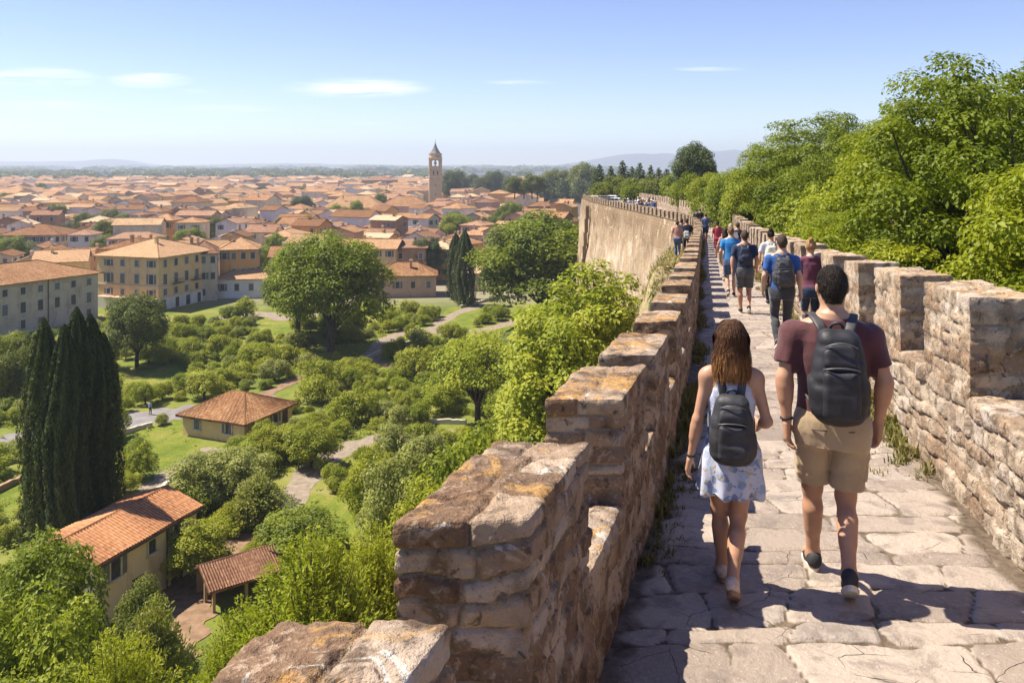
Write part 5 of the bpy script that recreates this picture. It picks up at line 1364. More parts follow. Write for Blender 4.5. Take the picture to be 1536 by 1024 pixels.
SK = {'tan': mat_skin('tanned_skin', (.46, .255, .16)), 'fair': mat_skin('fair_skin', (.52, .32, .225)), 'deep': mat_skin('deep_tan_skin', (.36, .19, .115))}
M['shoe'] = mat_plain('dark_shoe', (.035, .036, .042), .7, .25, 40, .3); M['sole'] = mat_plain('shoe_sole', (.60, .57, .52), .8, .12, 30); M['sole_tan'] = mat_plain('tan_sole', (.30, .19, .12), .8, .2, 30)
M['bag'] = mat_bag('black_bag_cloth', (.022, .022, .026)); M['strap'] = mat_bag('dark_webbing', (.05, .048, .05)); M['zip'] = mat_plain('zip', (.10, .10, .105), .4, .2, 60, .5)
M['bracelet'] = mat_plain('dark_bracelet', (.02, .018, .018), .5, .2, 40); M['eye'] = mat_plain('eye', (.08, .06, .05), .3, .1, 60); M['lips'] = mat_plain('lips', (.34, .13, .11), .5, .1, 30)
CL = {}
def cloth(name, c, **k):
    if name not in CL: CL[name] = mat_cloth(name, c, **k)
    return CL[name]

def ik(h, a, l1, l2, fwd):
    h, a = Vector(h), Vector(a); d = a - h; L = min(d.length, (l1 + l2) * .998); u = d.normalized()
    x = (l1 * l1 - l2 * l2 + L * L) / (2 * L); hh = math.sqrt(max(l1 * l1 - x * x, 1e-8)); f = Vector(fwd); f = (f - u * f.dot(u)).normalized()
    return h + u * x + f * hh, h + u * L

def hair_strands(Hf, me, kind, mat, seed):
    """loose locks lying on the hair, or short bristles"""
    r = np.random.default_rng(seed); V, Q = [], []
    if kind in ('bob', 'long'):
        for i in range(1500):
            ph = r.uniform(0, 2 * math.pi); dr = r.normal() * .12; z = 1.782 - .03 * r.random(); zend = 1.375 + .06 * r.random() if kind == 'bob' else 1.28
            lift = .001 + .006 * r.random() ** 2; pts = []; w0 = r.uniform(.0016, .0034); fr = r.uniform(20, 60); last = None
            if r.random() < .5: z -= .25 * r.random()
            while z > zend:
                t = (1.78 - z) / .5; a = ph + dr * t + .05 * math.sin(z * fr + i); cy = 0.0 if z > 1.7 else -.03 - .02 * min(1, (1.7 - z) / .2)
                rr = np.arange(0, .2, .004); ix = np.clip(((np.stack([math.cos(a) * rr, cy + math.sin(a) * rr, 0 * rr + z], 1) - Hf.lo) / Hf.res).round().astype(int), 0, Hf.n - 1)
                ins = np.where(Hf.F[ix[:, 0], ix[:, 1], ix[:, 2]] < 0)[0]
                if len(ins): last = rr[ins[-1]] + .004 + lift; 
                elif last is None or math.sin(a) > -.1: break
                else: last *= .985
                pts.append((math.cos(a) * last, cy + math.sin(a) * last, z, a)); z -= .026
                if math.sin(a) > .55 and z < 1.70: break
            if len(pts) < 3: continue
            n0 = len(V)
            for k, (x, y, zz, a) in enumerate(pts):
                w = w0 * (1 - .8 * (k / (len(pts) - 1)) ** 3); V += [(x - math.sin(a) * w, y + math.cos(a) * w, zz), (x + math.sin(a) * w, y - math.cos(a) * w, zz)]
            Q += [(n0 + 2 * k, n0 + 2 * k + 1, n0 + 2 * k + 3, n0 + 2 * k + 2) for k in range(len(pts) - 1)]
    else:
        co = np.zeros(len(me.vertices) * 3, np.float32); me.vertices.foreach_get('co', co); co = co.reshape(-1, 3); no = np.zeros(len(co) * 3, np.float32); me.vertices.foreach_get('normal', no); no = no.reshape(-1, 3)
        for j in r.integers(0, len(co), 5200):
            p, n = co[j], no[j]; low = np.clip((1.72 - p[2]) / .1, 0, 1); d = n * .55 + np.array([r.normal() * .25, -.25, -.55 - .3 * low]) + r.normal(size=3) * .18
            d = d / np.linalg.norm(d) * r.uniform(.008, .020) * (1 - .55 * low); s = np.cross(d, n); s = s / (np.linalg.norm(s) + 1e-9) * .0011; q = p - n * .002; n0 = len(V)
            V += [q - s, q + s, q + d + s * .3, q + d - s * .3]; Q.append((n0, n0 + 1, n0 + 2, n0 + 3))
    return np_mesh('strands', np.array(V), np.array(Q), mat)

def build_person(x, y, H, label, skin='tan', sex='m', hair=('short', (.03, .02, .015), None), top=None, bottom=None, res=.014, ph=.22, lead=-1, arms=None, group=None,
                 heading=-.22, wide=1.0, shoe='shoe', sole='sole', socks=None, z=None, foot=None, bracelet=False, hat=None):
    s = H / 1.78; f = sex == 'f'
    e = thing('person', (x, y, float(G(y)) if z is None else z), heading, s, label, 'person', group)
    wj = .155 if f else .192; wj *= wide; hj = .088 if f else .098
    slope = -.06
    hipz = .915; sz = 1.415 if f else 1.400
    ft = foot or {}
    jl = {}
    for sd in (-1, 1):
        fr = sd == lead
        ax = sd * .075 if not f else sd * .05
        if fr: an = (ft.get('fx', ax), ph, .085 + slope * ph)
        else: an = (ft.get('rx', ax), -ph, .155 - slope * ph)
        hp = (sd * hj, 0, hipz); kn, an = ik(hp, an, .435, .425, (sd * .05, 1, 0)); jl[sd] = (hp, kn, an, fr)
    ar = arms or {-1: ((-.255, -.02, 1.155), (-.262, .05 - .12 * lead * -1, .925)), 1: ((.255, -.02, 1.155), (.262, .05 + .12 * lead * -1, .925))}
    ex = (-.42, -.52, -.04), (.42, .52, 1.84)
    if f: keys = [(.80, .13, .09, -.01), (.88, .165, .118, -.015), (.95, .172, .12, -.015), (1.03, .145, .10, 0), (1.10, .128, .092, 0), (1.2, .135, .10, 0), (1.29, .15, .108, .01), (1.37, .152, .095, .0), (1.43, .125, .075, -.005), (1.475, .07, .055, -.01), (1.51, .05, .05, -.008)]
    else: keys = [(.80, .14, .095, 0), (.88, .165, .118, -.005), (.95, .168, .12, 0), (1.03, .158, .112, 0), (1.10, .153, .108, 0), (1.2, .165, .115, 0), (1.3, .185, .122, .0), (1.38, .19, .112, -.005), (1.44, .165, .085, -.01), (1.49, .085, .065, -.012), (1.52, .062, .06, -.01)]
    keys = [(a, b * (1 + (wide - 1) * .8), c, d) for a, b, c, d in keys]
    # ---- body
    B = Field(*ex, res); B.loft(keys, .03)
    nr = .048 if f else .062
    B.cap((0, -.015, 1.46), (0, .005, 1.60), nr * 1.08, nr * .95, .05)
    B.ell((0, .012, 1.675), (.077, .098, .108), .03); B.ell((0, .045, 1.615), (.057, .062, .072), .04); B.cap((0, .07, 1.575), (0, .09, 1.578), .028, .022, .03)
    B.cap((0, .108, 1.675), (0, .128, 1.645), .010, .014, .012); B.ell((0, .10, 1.695), (.055, .022, .014), .02)
    for sd in (-1, 1): B.ell((sd * .079, .0, 1.662), (.011, .019, .032), .008); B.cap((sd * .03, .102, 1.675), (sd * .034, .104, 1.675), .012, .012, .01, op='sub'); B.ell((sd * .045, .075, 1.645), (.03, .03, .028), .03)
    B.cap((-.02, .108, 1.607), (.02, .108, 1.607), .007, .007, .012)
    lt = 1.08 if f else 1.0
    for sd in (-1, 1): B.cap((0, -.02, 1.495), (sd * .125, -.012, 1.45), .038 if f else .046, .036 if f else .044, .04)
    for sd in (-1, 1):
        hp, kn, an, fr = jl[sd]; hp = Vector(hp); sk = Vector(kn) - Vector(an)
        B.cap(hp, kn, .086 * lt, .054, .04); B.cap(kn, an, .053, .036, .03)
        cm = Vector(an) + sk * .70 + Vector((0, -.022, 0)); c2 = Vector(an) + sk * .42 + Vector((0, -.010, 0))
        B.cap(cm, c2, .050, .036, .04); B.ell(tuple(Vector(kn) + Vector((0, .018, 0))), (.04, .034, .05), .03)
        toe = Vector(an) + (Vector((sd * .02, .15, -.05)) if fr else Vector((sd * .015, .115, -.115)))
        B.cap(an, toe, .035, .026, .03); B.cap(an, Vector(an) + (Vector((0, -.035, -.045)) if fr else Vector((0, -.05, -.02))), .032, .030, .03)
        el, wr = ar[sd]; sh = (sd * wj, -.005, sz); el = Vector(el); wr = Vector(wr)
        dr = .058 if not f else .045; B.ell((sd * (wj + .003), -.005, sz - .003), (dr * 1.15, dr * 1.1, dr * 1.25), .05)
        k1 = .8 if f else 1.0
        B.cap(sh, el, .050 * k1, .040 * k1, .03); B.cap(el, wr, .043 * k1, .027 * k1, .025); B.cap(Vector(el).lerp(wr, .2), Vector(el).lerp(wr, .45), .044 * k1, .036 * k1, .03)
        # hand: palm, four bent fingers, thumb
        d = (wr - el).normalized(); nrm = Vector((-sd, -.25, 0)); nrm = (nrm - d * nrm.dot(d)).normalized(); t = d.cross(nrm) * -sd
        if t.y < 0: t = -t
        hs = .92 if f else 1.05
        p0 = wr + d * .02; 
        for o in (-.024, 0, .024): B.cap(p0 + t * o * .8 * hs, wr + d * .088 * hs + t * o * 1.25 * hs, .018 * hs, .0155 * hs, .016)
        for o, L, cu in ((.036, .072, .30), (.013, .080, .38), (-.011, .076, .46), (-.034, .060, .55)):
            q = wr + d * .09 * hs + t * o * hs; a = cu * .55; dd = d + t * o * 3.2
            for j, (fr_, r0, r1) in enumerate(((.45, .0098, .0088), (.32, .0088, .0080), (.23, .0080, .0068))):
                dv = (dd.normalized() * math.cos(a) + nrm * math.sin(a)); n2 = q + dv * L * fr_ * hs; B.cap(q, n2, r0 * hs, r1 * hs, .004); q = n2; a += cu
        q = wr + d * .03 + t * .026; q2 = q + (d * .6 + t * .65 + nrm * .35).normalized() * .042 * hs; q3 = q2 + (d * .9 + t * .2 + nrm * .4).normalized() * .032 * hs
        B.cap(q, q2, .0145 * hs, .0115 * hs, .012); B.cap(q2, q3, .0112 * hs, .0085 * hs, .004)
    link('body', B.mesh('person_body', SK[skin], None, 1), e)
    if res < .02:
        for sd in (-1, 1):
            mb = MB(); mb.lathe([(.0, -.009), (.0095, -.003), (.0095, .003), (0, .009)], 8, (sd * .031, .097, 1.676)); mb.obj('eye', M['eye'], e, True)
        mb = MB(); mb.tube([(-.02, .112, 1.607), (0, .117, 1.606), (.02, .112, 1.607)], .0055, 6); mb.obj('mouth', M['lips'], e, True)
    # ---- hair
    kind, c1, c2 = hair; Hf = Field((-.2, -.25, 1.2), (.2, .22, 1.86), min(res, .01))
    seed = int(abs(x * 97 + y * 31)) % 50
    if kind == 'bald': pass
    else:
        c2 = c2 or tuple(q * 1.5 for q in c1)
        if kind == 'short':
            Hf.ell((0, .006, 1.688), (.082, .105, .104), .0); Hf.cap((0, -.045, 1.66), (0, -.048, 1.60), .060, .046, .03)
            Hf.clip(lambda X, Y, Z: np.maximum(np.maximum((Y * .80 - (Z - 1.70) * .62 - .052), 1.585 - Z), (Y - .01) * .9 - (Z - 1.648) * .8 ))
            wr_ = lambda V: .0028 * fbm(V * 30, 3, seed) + .003 * vnoise(V * np.array([120, 120, 50]), seed)
            hm = mat_hair('dark_hair' if sum(c1) < .15 else 'hair', c1, c2, 1.6, 1.3)
        else:
            L0 = 1.30 if kind == 'long' else 1.44
            Hf.ell((0, .006, 1.69), (.090, .114, .110), .0)
            if kind in ('long', 'bob'):
                Hf.loft([(L0 - .04, .090, .026, -.09), (L0 + .03, .128, .046, -.078), (1.46, .134, .068, -.06), (1.56, .122, .088, -.04), (1.66, .098, .098, -.012), (1.70, .09, .10, 0)], .03)
                for sd in (-1, 1): Hf.cap((sd * .085, .035, 1.66), (sd * .098, .01, L0 + .08), .030, .022, .03)
                Hf.clip(lambda X, Y, Z: np.maximum(Y * .85 - (Z - 1.71) * .55 - .05 - .0 * X, np.minimum(.062 - np.abs(X), Y * 1.0 - .062) * 0 - 1))
                Hf.put(lambda X, Y, Z: np.sqrt((X / .066) ** 2 + ((Y - .10) / .09) ** 2 + ((Z - 1.62) / .10) ** 2) * .07 - .07, (-.07, .01, 1.5), (.07, .2, 1.74), .01, 'sub')
            if kind == 'bun': Hf.cap((0, -.06, 1.77), (0, -.075, 1.80), .042, .04, .015); Hf.clip(lambda X, Y, Z: np.maximum(Y * .80 - (Z - 1.70) * .62 - .052, 1.59 - Z))
            if kind == 'tail': Hf.cap((0, -.10, 1.72), (0, -.135, 1.50), .036, .022, .02); Hf.clip(lambda X, Y, Z: np.maximum(Y * .80 - (Z - 1.70) * .62 - .052, np.minimum(1.59 - Z, Y + .1)))
            wr_ = lambda V: .010 * vnoise(V * np.array([22, 22, 9]), seed + 4) + .008 * vnoise(V * np.array([40, 40, 7]), seed) + .005 * vnoise(V * np.array([95, 95, 12]), seed + 1) - .003
            hm = mat_hair('long_hair', c1, c2, L0 + .02, 1.62)
        me = Hf.mesh('hair', hm, wr_, 1)
        if me:
            ho = link('hair', me, e)
            if res < .008: link('strands', hair_strands(Hf, me, kind, hm, seed), ho)
    if hat:
        mb = MB(); mb.lathe([(.0, 1.80), (.07, 1.795), (.092, 1.74), (.096, 1.70), (.15, 1.692), (.15, 1.682), (.0, 1.682)], 18, (0, .0, 0)); mb.obj('hat', hat, e, True)
    # ---- clothes
    kw = (lambda V: .006 * fbm(V * np.array([7, 7, 5]), 2, seed + 3) + .0045 * vnoise(V * np.array([20, 20, 11]), seed + 5))
    if top:
        kind, m = top; T = Field(*ex, res)
        g = .014
        if kind in ('tee', 'sleeveless', 'long'):
            hem = .90
            tk = [(hem - .03, keys[2][1] + .004, keys[2][2] + .006, 0)] + [(a, b + (.006 if a < 1.2 else 0), c + (.006 if a < 1.2 else 0), d) for a, b, c, d in keys if a > .94 and a < 1.47] + [(1.49, .088, .072, -.012), (1.525, .070, .068, -.012)]
            T.loft(tk, .02, g)
            for sd in (-1, 1):
                el, wr = ar[sd]; sh = Vector((sd * wj, -.005, sz)); el = Vector(el); k1 = .84 if f else 1.0
                T.ell(tuple(sh + Vector((sd * .004, 0, .0))), (.062 * k1, .066 * k1, .070 * k1), .06); T.cap((0, -.02, 1.492), (sd * .13, -.012, 1.438), .050, .048, .03)
                if kind == 'tee': T.cap(sh, sh.lerp(el, .66), .068 * k1, .067 * k1, .03); dv = (el - sh).normalized(); q0 = sh.lerp(el, .66)
                if kind == 'long': T.cap(sh, el, .066 * k1, .056, .03); T.cap(el, Vector(wr), .055, .04, .03)
                if kind == 'tee':
                    def cut(X, Y, Z, q0=q0, dv=dv, sd=sd):
                        return np.where((np.sign(X) == sd) & (np.abs(X) > wj + .02), (X - q0.x) * dv.x + (Y - q0.y) * dv.y + (Z - q0.z) * dv.z, -1.0).astype(np.float32)
                    T.clip(cut)
            T.clip(lambda X, Y, Z: np.maximum(hem - Z - .012 * np.sin(X * 9 + 1), Z - 1.520 - .25 * Y))
            T.cap((0, .09, 1.55), (0, .08, 1.52), .06, .05, .01, op='sub')
            if kind == 'sleeveless': [T.cap((sd * (wj + .075), -.0, 1.40), (sd * (wj + .075), 0, 1.30), .06, .05, .01, op='sub') for sd in (-1, 1)]
            link({'tee': 't_shirt', 'long': 'jacket', 'sleeveless': 'vest_top'}[kind], T.mesh('top', m, kw), e)
        elif kind == 'dress':
            dk = [(.655, .212, .16, -.01), (.75, .205, .155, -.012), (.85, .196, .15, -.015), (.95, .185, .138, -.012), (1.02, .155, .115, 0), (1.08, .138, .104, 0), (1.2, .146, .112, 0), (1.29, .158, .118, .008), (1.345, .150, .11, .0), (1.40, .110, .094, -.004), (1.425, .08, .085, -.004)]
            T.loft(dk, .02, .003)
            T.clip(lambda X, Y, Z: .668 - Z + .010 * np.sin(np.arctan2(Y, X) * 5))
            for sd in (-1, 1):
                T.ell((sd * .175, -.02, 1.36), (.055, .13, .085), .015, 'sub')
                T.cap((sd * .072, -.062, 1.39), (sd * .088, -.012, 1.468), .017, .016, .02); T.cap((sd * .088, -.012, 1.468), (sd * .075, .07, 1.39), .016, .017, .02)
            kw2 = lambda V: (.016 * np.sin(np.arctan2(V[:, 1], V[:, 0]) * 9 + 2 * vnoise(V * 4, 3)) * sstep(1.0, .70, V[:, 2])) + .005 * fbm(V * np.array([9, 9, 6]), 2, 4)
            link('romper', T.mesh('romper', m, kw2), e)
    if bottom:
        kind, m = bottom; T = Field((-.35, -.5, .0), (.35, .5, 1.12), res)
        if kind == 'skirt':
            T.loft([(.50, .20, .17, 0), (.7, .195, .155, 0), (.9, .185, .13, 0), (1.0, .165, .12, 0)], .02, .006)
        else:
            hem = {'shorts': .545, 'trousers': .07, 'leggings': .09, 'short_shorts': .66}[kind]
            for sd in (-1, 1):
                hp, kn, an, fr = jl[sd]; hp = Vector(hp); kn = Vector(kn); an = Vector(an)
                ex_ = kn + (kn - hp).normalized() * .02
                if kind in ('shorts', 'short_shorts'):
                    T.cap(hp + Vector((0, -.008, -.01)), kn.lerp(an, .06), .101 * lt, .090, .0)
                else:
                    r0, r1, r2_ = ((.098, .068, .052) if kind == 'trousers' else (.094, .06, .045))
                    T.cap(hp + Vector((0, -.008, 0)), kn, r0, r1, .0); T.cap(kn, an + Vector((0, 0, -.02)), r1, r2_, .012); T.cap(an.lerp(kn, .7) + Vector((0, -.02, 0)), an.lerp(kn, .4), r1 * .95, r2_, .04)
            T.loft([(.80, .152, .112, -.012)] + [(a, b, c, d - .006) for a, b, c, d in keys if .85 < a < 1.0] + [(1.0, .168, .118, 0)], .035, .021)
            if kind in ('shorts', 'short_shorts'):
                hl = {sd: hem for sd in (-1, 1)}
                T.clip(lambda X, Y, Z: hem - Z - .05 * Y)
        kw3 = lambda V: .008 * fbm(V * np.array([9, 9, 4]), 2, seed + 8) + .006 * vnoise(V * np.array([12, 12, 30]), seed + 9) * sstep(.9, .6, V[:, 2])
        g_ = link(kind if kind != 'short_shorts' else 'shorts', T.mesh(kind, m, kw3), e)
        if kind == 'shorts' and res < .008:
            for sd in (-1, 1):                                   # cargo pockets, hem bands, back pocket welts
                hp, kn, an, fr = jl[sd]; c = Vector(hp).lerp(Vector(kn), .62); P_ = Field((-.35, -.3, .4), (.35, .3, .9), .006)
                P_.rbox((c.x + sd * .076, c.y - .005, c.z + .03), (.020, .07, .080), .014); P_.rbox((c.x + sd * .081, c.y - .005, c.z + .095), (.020, .074, .026), .012)
                link('cargo_pocket', P_.mesh('cargo_pocket', m, kw3), g_)
                mb = MB(); mb.tube([(sd * .045, -.143, .905), (sd * .085, -.142, .907), (sd * .125, -.122, .903)], .0035, 6); mb.obj('pocket_welt', M['door'], g_, True)
            mb = MB(); mb.tube([(0, -.137, .94), (0, -.142, .86), (0, -.118, .80)], .003, 5); mb.obj('seam', m, g_, True)
    # ---- shoes
    for sd in (-1, 1):
        hp, kn, an, fr = jl[sd]; an = Vector(an); pit = 0 if fr else -.62
        R = Matrix.Rotation(pit, 3, 'X') @ Matrix.Rotation(-sd * .10, 3, 'Z'); D = lambda a, b, c: tuple(an + R @ Vector((a, b, c)))
        S = Field(tuple(an + Vector((-.13, -.22, -.24))), tuple(an + Vector((.13, .28, .1))), min(res, .009))
        S.cap(D(0, -.035, -.030), D(0, .06, -.036), .039, .037, .02); S.cap(D(0, .05, -.040), D(0, .135, -.052), .041, .031, .02); S.cap(D(0, -.03, -.01), D(0, 0, -.005), .040, .041, .02)
        S.cap(D(0, 0, .02), D(0, 0, .1), .036, .04, .006, op='sub')
        so_ = link('shoe', S.mesh('shoe', M[shoe] if isinstance(shoe, str) else shoe), e)
        mb = MB(); ring = [(.034 * math.sin(t) * (1.18 if math.cos(t) > 0 else 1.0), .05 + .118 * math.cos(t)) for t in np.linspace(0, 2 * math.pi, 20, endpoint=False)]
        lo_ = [Vector(D(a * 1.1, b, -.086)) for a, b in ring]; hi_ = [Vector(D(a * 1.2, b, -.058)) for a, b in ring]
        for i in range(20): j = (i + 1) % 20; mb.poly([lo_[j], lo_[i], hi_[i], hi_[j]])
        mb.poly(lo_); mb.poly(list(reversed(hi_))); mb.obj('sole', M[sole], so_, False)
    if bracelet:
        for sd in ((-1, 1) if bracelet == 2 else (-1,)):
            el, wr = ar[sd]; w_ = Vector(wr); d = (w_ - Vector(el)).normalized(); a = d.orthogonal().normalized(); b = d.cross(a); c = w_ - d * .012; r = .031 * (.84 if f else 1.0)
            mb = MB(); mb.tube([c + (a * math.cos(t) + b * math.sin(t)) * r for t in np.linspace(0, 2 * math.pi, 15)], .0065, 6, cap=False); mb.obj('bracelet', M['bracelet'], e, True)
    return e

def build_backpack(person, label, w, h, d, zc, yb, m, res=.01, detail=True, straps=None, sx=.085, group=None, soft=.0, shz=1.478):
    """a bag on the back of a person, in that person's own measure; yb: where the back panel sits"""
    e = thing('backpack', person.location, person.rotation_euler[2], person.scale[0], label, 'backpack', group)
    straps = straps or M['strap']; yc = yb - d / 2
    Fd = Field((-w * .8, yc - d * 1.4, zc - h * .7), (w * .8, yb + .05, zc + h * .75), res)
    Fd.rbox((0, yc, zc), (w / 2, d / 2, h / 2), min(w, d) * .38, 0, tilt=-.04, top=.34)
    Fd.ell((0, yc - d * .1, zc - h * .22), (w * .52, d * .62, h * .30), .05)
    if detail:
        for sd in (-1, 1):
            Fd.rbox((sd * w * .47, yc + .01, zc - h * .22), (w * .085, d * .34, h * .19), .02, .02)
            Fd.cap((sd * w * .335, yc - d * .56, zc + h * .36), (sd * w * .36, yc - d * .66, zc - h * .42), .006, .006, .006, op='sub')
    wr_ = lambda V: .005 * fbm(V * 11, 2, 3) + .004 * vnoise(V * np.array([10, 10, 30]), 6)
    body = link('pack_body', Fd.mesh('pack_body', m, wr_, 2), e)
    Fp = Field((-w * .6, yc - d * 1.5, zc - h * .62), (w * .6, yc, zc + h * .45), res)
    Fp.rbox((0, yc - d * .50, zc - h * .17), (w * .36, d * .22, h * .26), .03, 0, tilt=-.05, top=.12)
    link('front_pocket', Fp.mesh('front_pocket', m, wr_, 2), e)
    if detail:
        Fq = Field((-w * .6, yc - d * 1.5, zc - h * .3), (w * .6, yc, zc + h * .6), res)
        Fq.rbox((0, yc - d * .42, zc + h * .24), (w * .33, d * .16, h * .13), .025, 0, tilt=-.22, top=.25)
        link('upper_pocket', Fq.mesh('upper_pocket', m, wr_, 2), e)
        mb = MB()
        for (zz, ww, yy, rise) in ((zc + h * .10, w * .34, yc - d * .715, h * .035), (zc + h * .33, w * .30, yc - d * .60, h * .06)):
            mb.tube([(ww * t, yy + .025 * abs(t) ** 2, zz + rise * (1 - t * t)) for t in np.linspace(-1, 1, 11)], .0042, 6)
        zp = mb.obj('zip', M['zip'], e, True)
    mb = MB(); mb.tube([(.035 * t, yb - .02 - .03 * (1 - t * t), zc + h * .5 + .038 * (1 - t * t) ** .5 - .012) for t in np.linspace(-1, 1, 9)], .0085, 7); mb.obj('handle', straps, e, True)
    for sd in (-1, 1):
        P_ = [(sd * sx * .55, yb - .01, zc + h * .40), (sd * sx * .72, yb + .015, zc + h * .40 + (shz - zc - h * .4) * .65), (sd * sx * .95, -.035, shz + .012), (sd * sx * 1.05, .03, shz + .008), (sd * sx * 1.15, .105, shz - .09), (sd * sx * 1.25, .128, shz - .22), (sd * sx * 1.55, .06, shz - .36), (sd * w * .47, yb - .02, zc - h * .36)]
        Q = []                                       # smooth path, then a flat band
        for i in range(len(P_) - 1):
            a, b, c, dd = (Vector(P_[max(i - 1, 0)]), Vector(P_[i]), Vector(P_[i + 1]), Vector(P_[min(i + 2, len(P_) - 1)]))
            for t in (0, .25, .5, .75): Q.append(.5 * (2 * b + (c - a) * t + (2 * a - 5 * b + 4 * c - dd) * t * t + (3 * b - a - 3 * c + dd) * t ** 3))
        Q.append(Vector(P_[-1])); mb = MB(); rows = []
        for i, p in enumerate(Q):
            tg = (Q[min(i + 1, len(Q) - 1)] - Q[max(i - 1, 0)]).normalized(); ctr = Vector((sd * sx * .9, 0, 1.28)); out = (p - ctr); out = (out - tg * out.dot(tg)).normalized(); sdv = tg.cross(out)
            hw_ = .026 if i < 20 else .012
            rows.append([p + sdv * a * hw_ + out * b * .006 for a, b in ((-1, -1), (1, -1), (1, .4), (.6, 1), (-.6, 1), (-1, .4))])
        for i in range(len(rows) - 1):
            for k in range(6): l_ = (k + 1) % 6; mb.poly([rows[i][k], rows[i][l_], rows[i + 1][l_], rows[i + 1][k]])
        mb.obj('shoulder_strap', straps, e, True)
    return e

C_ = dict(navy=cloth('navy_cloth', (.020, .036, .075)), blue=cloth('royal_blue_cloth', (.030, .095, .30)), bright=cloth('bright_blue_cloth', (.03, .20, .48)), maroon=cloth('maroon_cotton', (.105, .040, .042)),
          khaki=cloth('khaki_cotton', (.40, .30, .185), weave=300), char=cloth('charcoal_denim', (.048, .050, .058)), grey=cloth('grey_shorts', (.085, .088, .095)), pale=cloth('pale_grey_cotton', (.46, .47, .50)),
          white=cloth('white_cotton', (.72, .71, .70)), plum=cloth('plum_cotton', (.14, .045, .075)), red=cloth('crimson_cotton', (.30, .032, .060)), black=cloth('black_cotton', (.018, .018, .022)), denim=cloth('blue_denim', (.06, .10, .19)),
          rose=cloth('dusty_rose_cotton', (.42, .22, .17)), beige=cloth('beige_cotton', (.50, .40, .30)), teal=cloth('teal_cotton', (.03, .20, .26)), wine=cloth('wine_skirt', (.15, .03, .04)), ivory=mat_bag('ivory_bag_cloth', (.46, .46, .38)), sky=cloth('light_blue_cotton', (.22, .36, .52)))
BR = (.045, .028, .018)
man = build_person(1.79, 4.66, 1.785, 'dark-haired man in a maroon t-shirt and khaki cargo shorts walking in the foreground', 'tan', 'm', ('short', (.011, .0075, .0055), (.022, .015, .011)), ('tee', C_['maroon']), ('shorts', C_['khaki']), .0058,
                   .21, -1, {-1: ((-.258, -.04, 1.16), (-.246, -.045, .925)), 1: ((.268, -.03, 1.16), (.250, .035, .925))}, wide=1.07, foot={'fx': -.075, 'rx': .055}, bracelet=True)
build_backpack(man, 'large black backpack with several pockets on the back of the man in maroon', .27, .49, .18, 1.23, -.135, M['bag'], .007, shz=1.50, sx=.108)
woman = build_person(1.205, 4.58, 1.49, 'woman with shoulder-length brown hair in a pale floral romper beside the man in maroon', 'tan', 'f', ('bob', (.085, .036, .014), (.40, .185, .06)), ('dress', mat_floral('floral_print')), None, .0058,
                     .20, -1, {-1: ((-.215, -.03, 1.13), (-.262, -.02, .88)), 1: ((.222, -.03, 1.145), (.19, .19, 1.06))}, foot={'fx': -.052, 'rx': .0}, shoe=mat_plain('tan_sandal', (.56, .46, .38), .7, .2, 30), sole='sole_tan', bracelet=True)
build_backpack(woman, 'small smooth black backpack on the back of the woman in the floral romper', .26, .425, .145, 1.135, -.115, mat_bag('grey_black_leather', (.034, .034, .037)), .007, shz=1.468, sx=.092)
def walker(px, y, H, label, **k):
    k.setdefault('heading', -.2 if y < 45 else -.05)
    return build_person(pix_at(px, y), y, H, label, **k)
G1 = 'walkers further along the walkway'
p = walker(1173, 13.0, 1.80, 'man in a royal blue t-shirt and charcoal trousers wearing a dark backpack', skin='fair', hair=('short', BR, None), top=('tee', C_['blue']), bottom=('trousers', C_['char']), lead=1, ph=.12, group=G1, res=.010)
build_backpack(p, 'dark grey backpack on the man in the royal blue t-shirt', .29, .44, .17, 1.24, -.13, mat_bag('charcoal_bag', (.045, .045, .05)), .010, group='backpacks of the walkers', sx=.10)
p = walker(1117, 17.9, 1.78, 'man in a navy t-shirt and dark grey knee-length shorts', skin='tan', hair=('short', BR, None), top=('tee', C_['navy']), bottom=('shorts', C_['grey']), lead=-1, ph=.14, group=G1)
build_backpack(p, 'navy backpack on the man in the navy t-shirt and grey shorts', .26, .36, .13, 1.26, -.13, mat_bag('navy_bag', (.014, .02, .04)), .014, False, group='backpacks of the walkers')
walker(1096.5, 21.6, 1.80, 'man in a bright sky-blue t-shirt and blue shorts just left of the navy-shirted man', skin='fair', hair=('short', (.12, .07, .04), None), top=('tee', C_['bright']), bottom=('shorts', C_['denim']), lead=1, ph=.13, group=G1)
p = walker(1156, 19.6, 1.76, 'person in a pale grey top with hair tied up carrying an ivory backpack', skin='tan', sex='f', hair=('bun', (.02, .015, .012), None), top=('tee', C_['pale']), bottom=('leggings', C_['black']), lead=-1, ph=.15, group=G1, wide=1.15)
build_backpack(p, 'ivory backpack on the person in the pale grey top', .30, .42, .18, 1.22, -.12, C_['ivory'], .014, False, C_['ivory'], group='backpacks of the walkers')
walker(1216, 13.7, 1.70, 'woman with tied-up blond hair in a plum top beside the sunlit parapet', skin='fair', sex='f', hair=('bun', (.36, .20, .085), (.5, .3, .13)), top=('tee', C_['plum']), bottom=('leggings', C_['navy']), lead=1, ph=.1, group=G1, wide=1.1)
walker(1076.5, 38, 1.66, 'woman in a crimson top and dark red skirt on the walkway', skin='tan', sex='f', hair=('bun', (.02, .015, .012), None), top=('tee', C_['red']), bottom=('skirt', C_['wine']), lead=-1, ph=.15, res=.02, group=G1, wide=1.2)
walker(1088, 26.5, 1.68, 'person in a dusty rose top half hidden behind the man in sky blue', skin='tan', sex='f', hair=('long', BR, None), top=('tee', C_['rose']), bottom=('short_shorts', C_['beige']), lead=1, ph=.14, res=.02, group=G1)
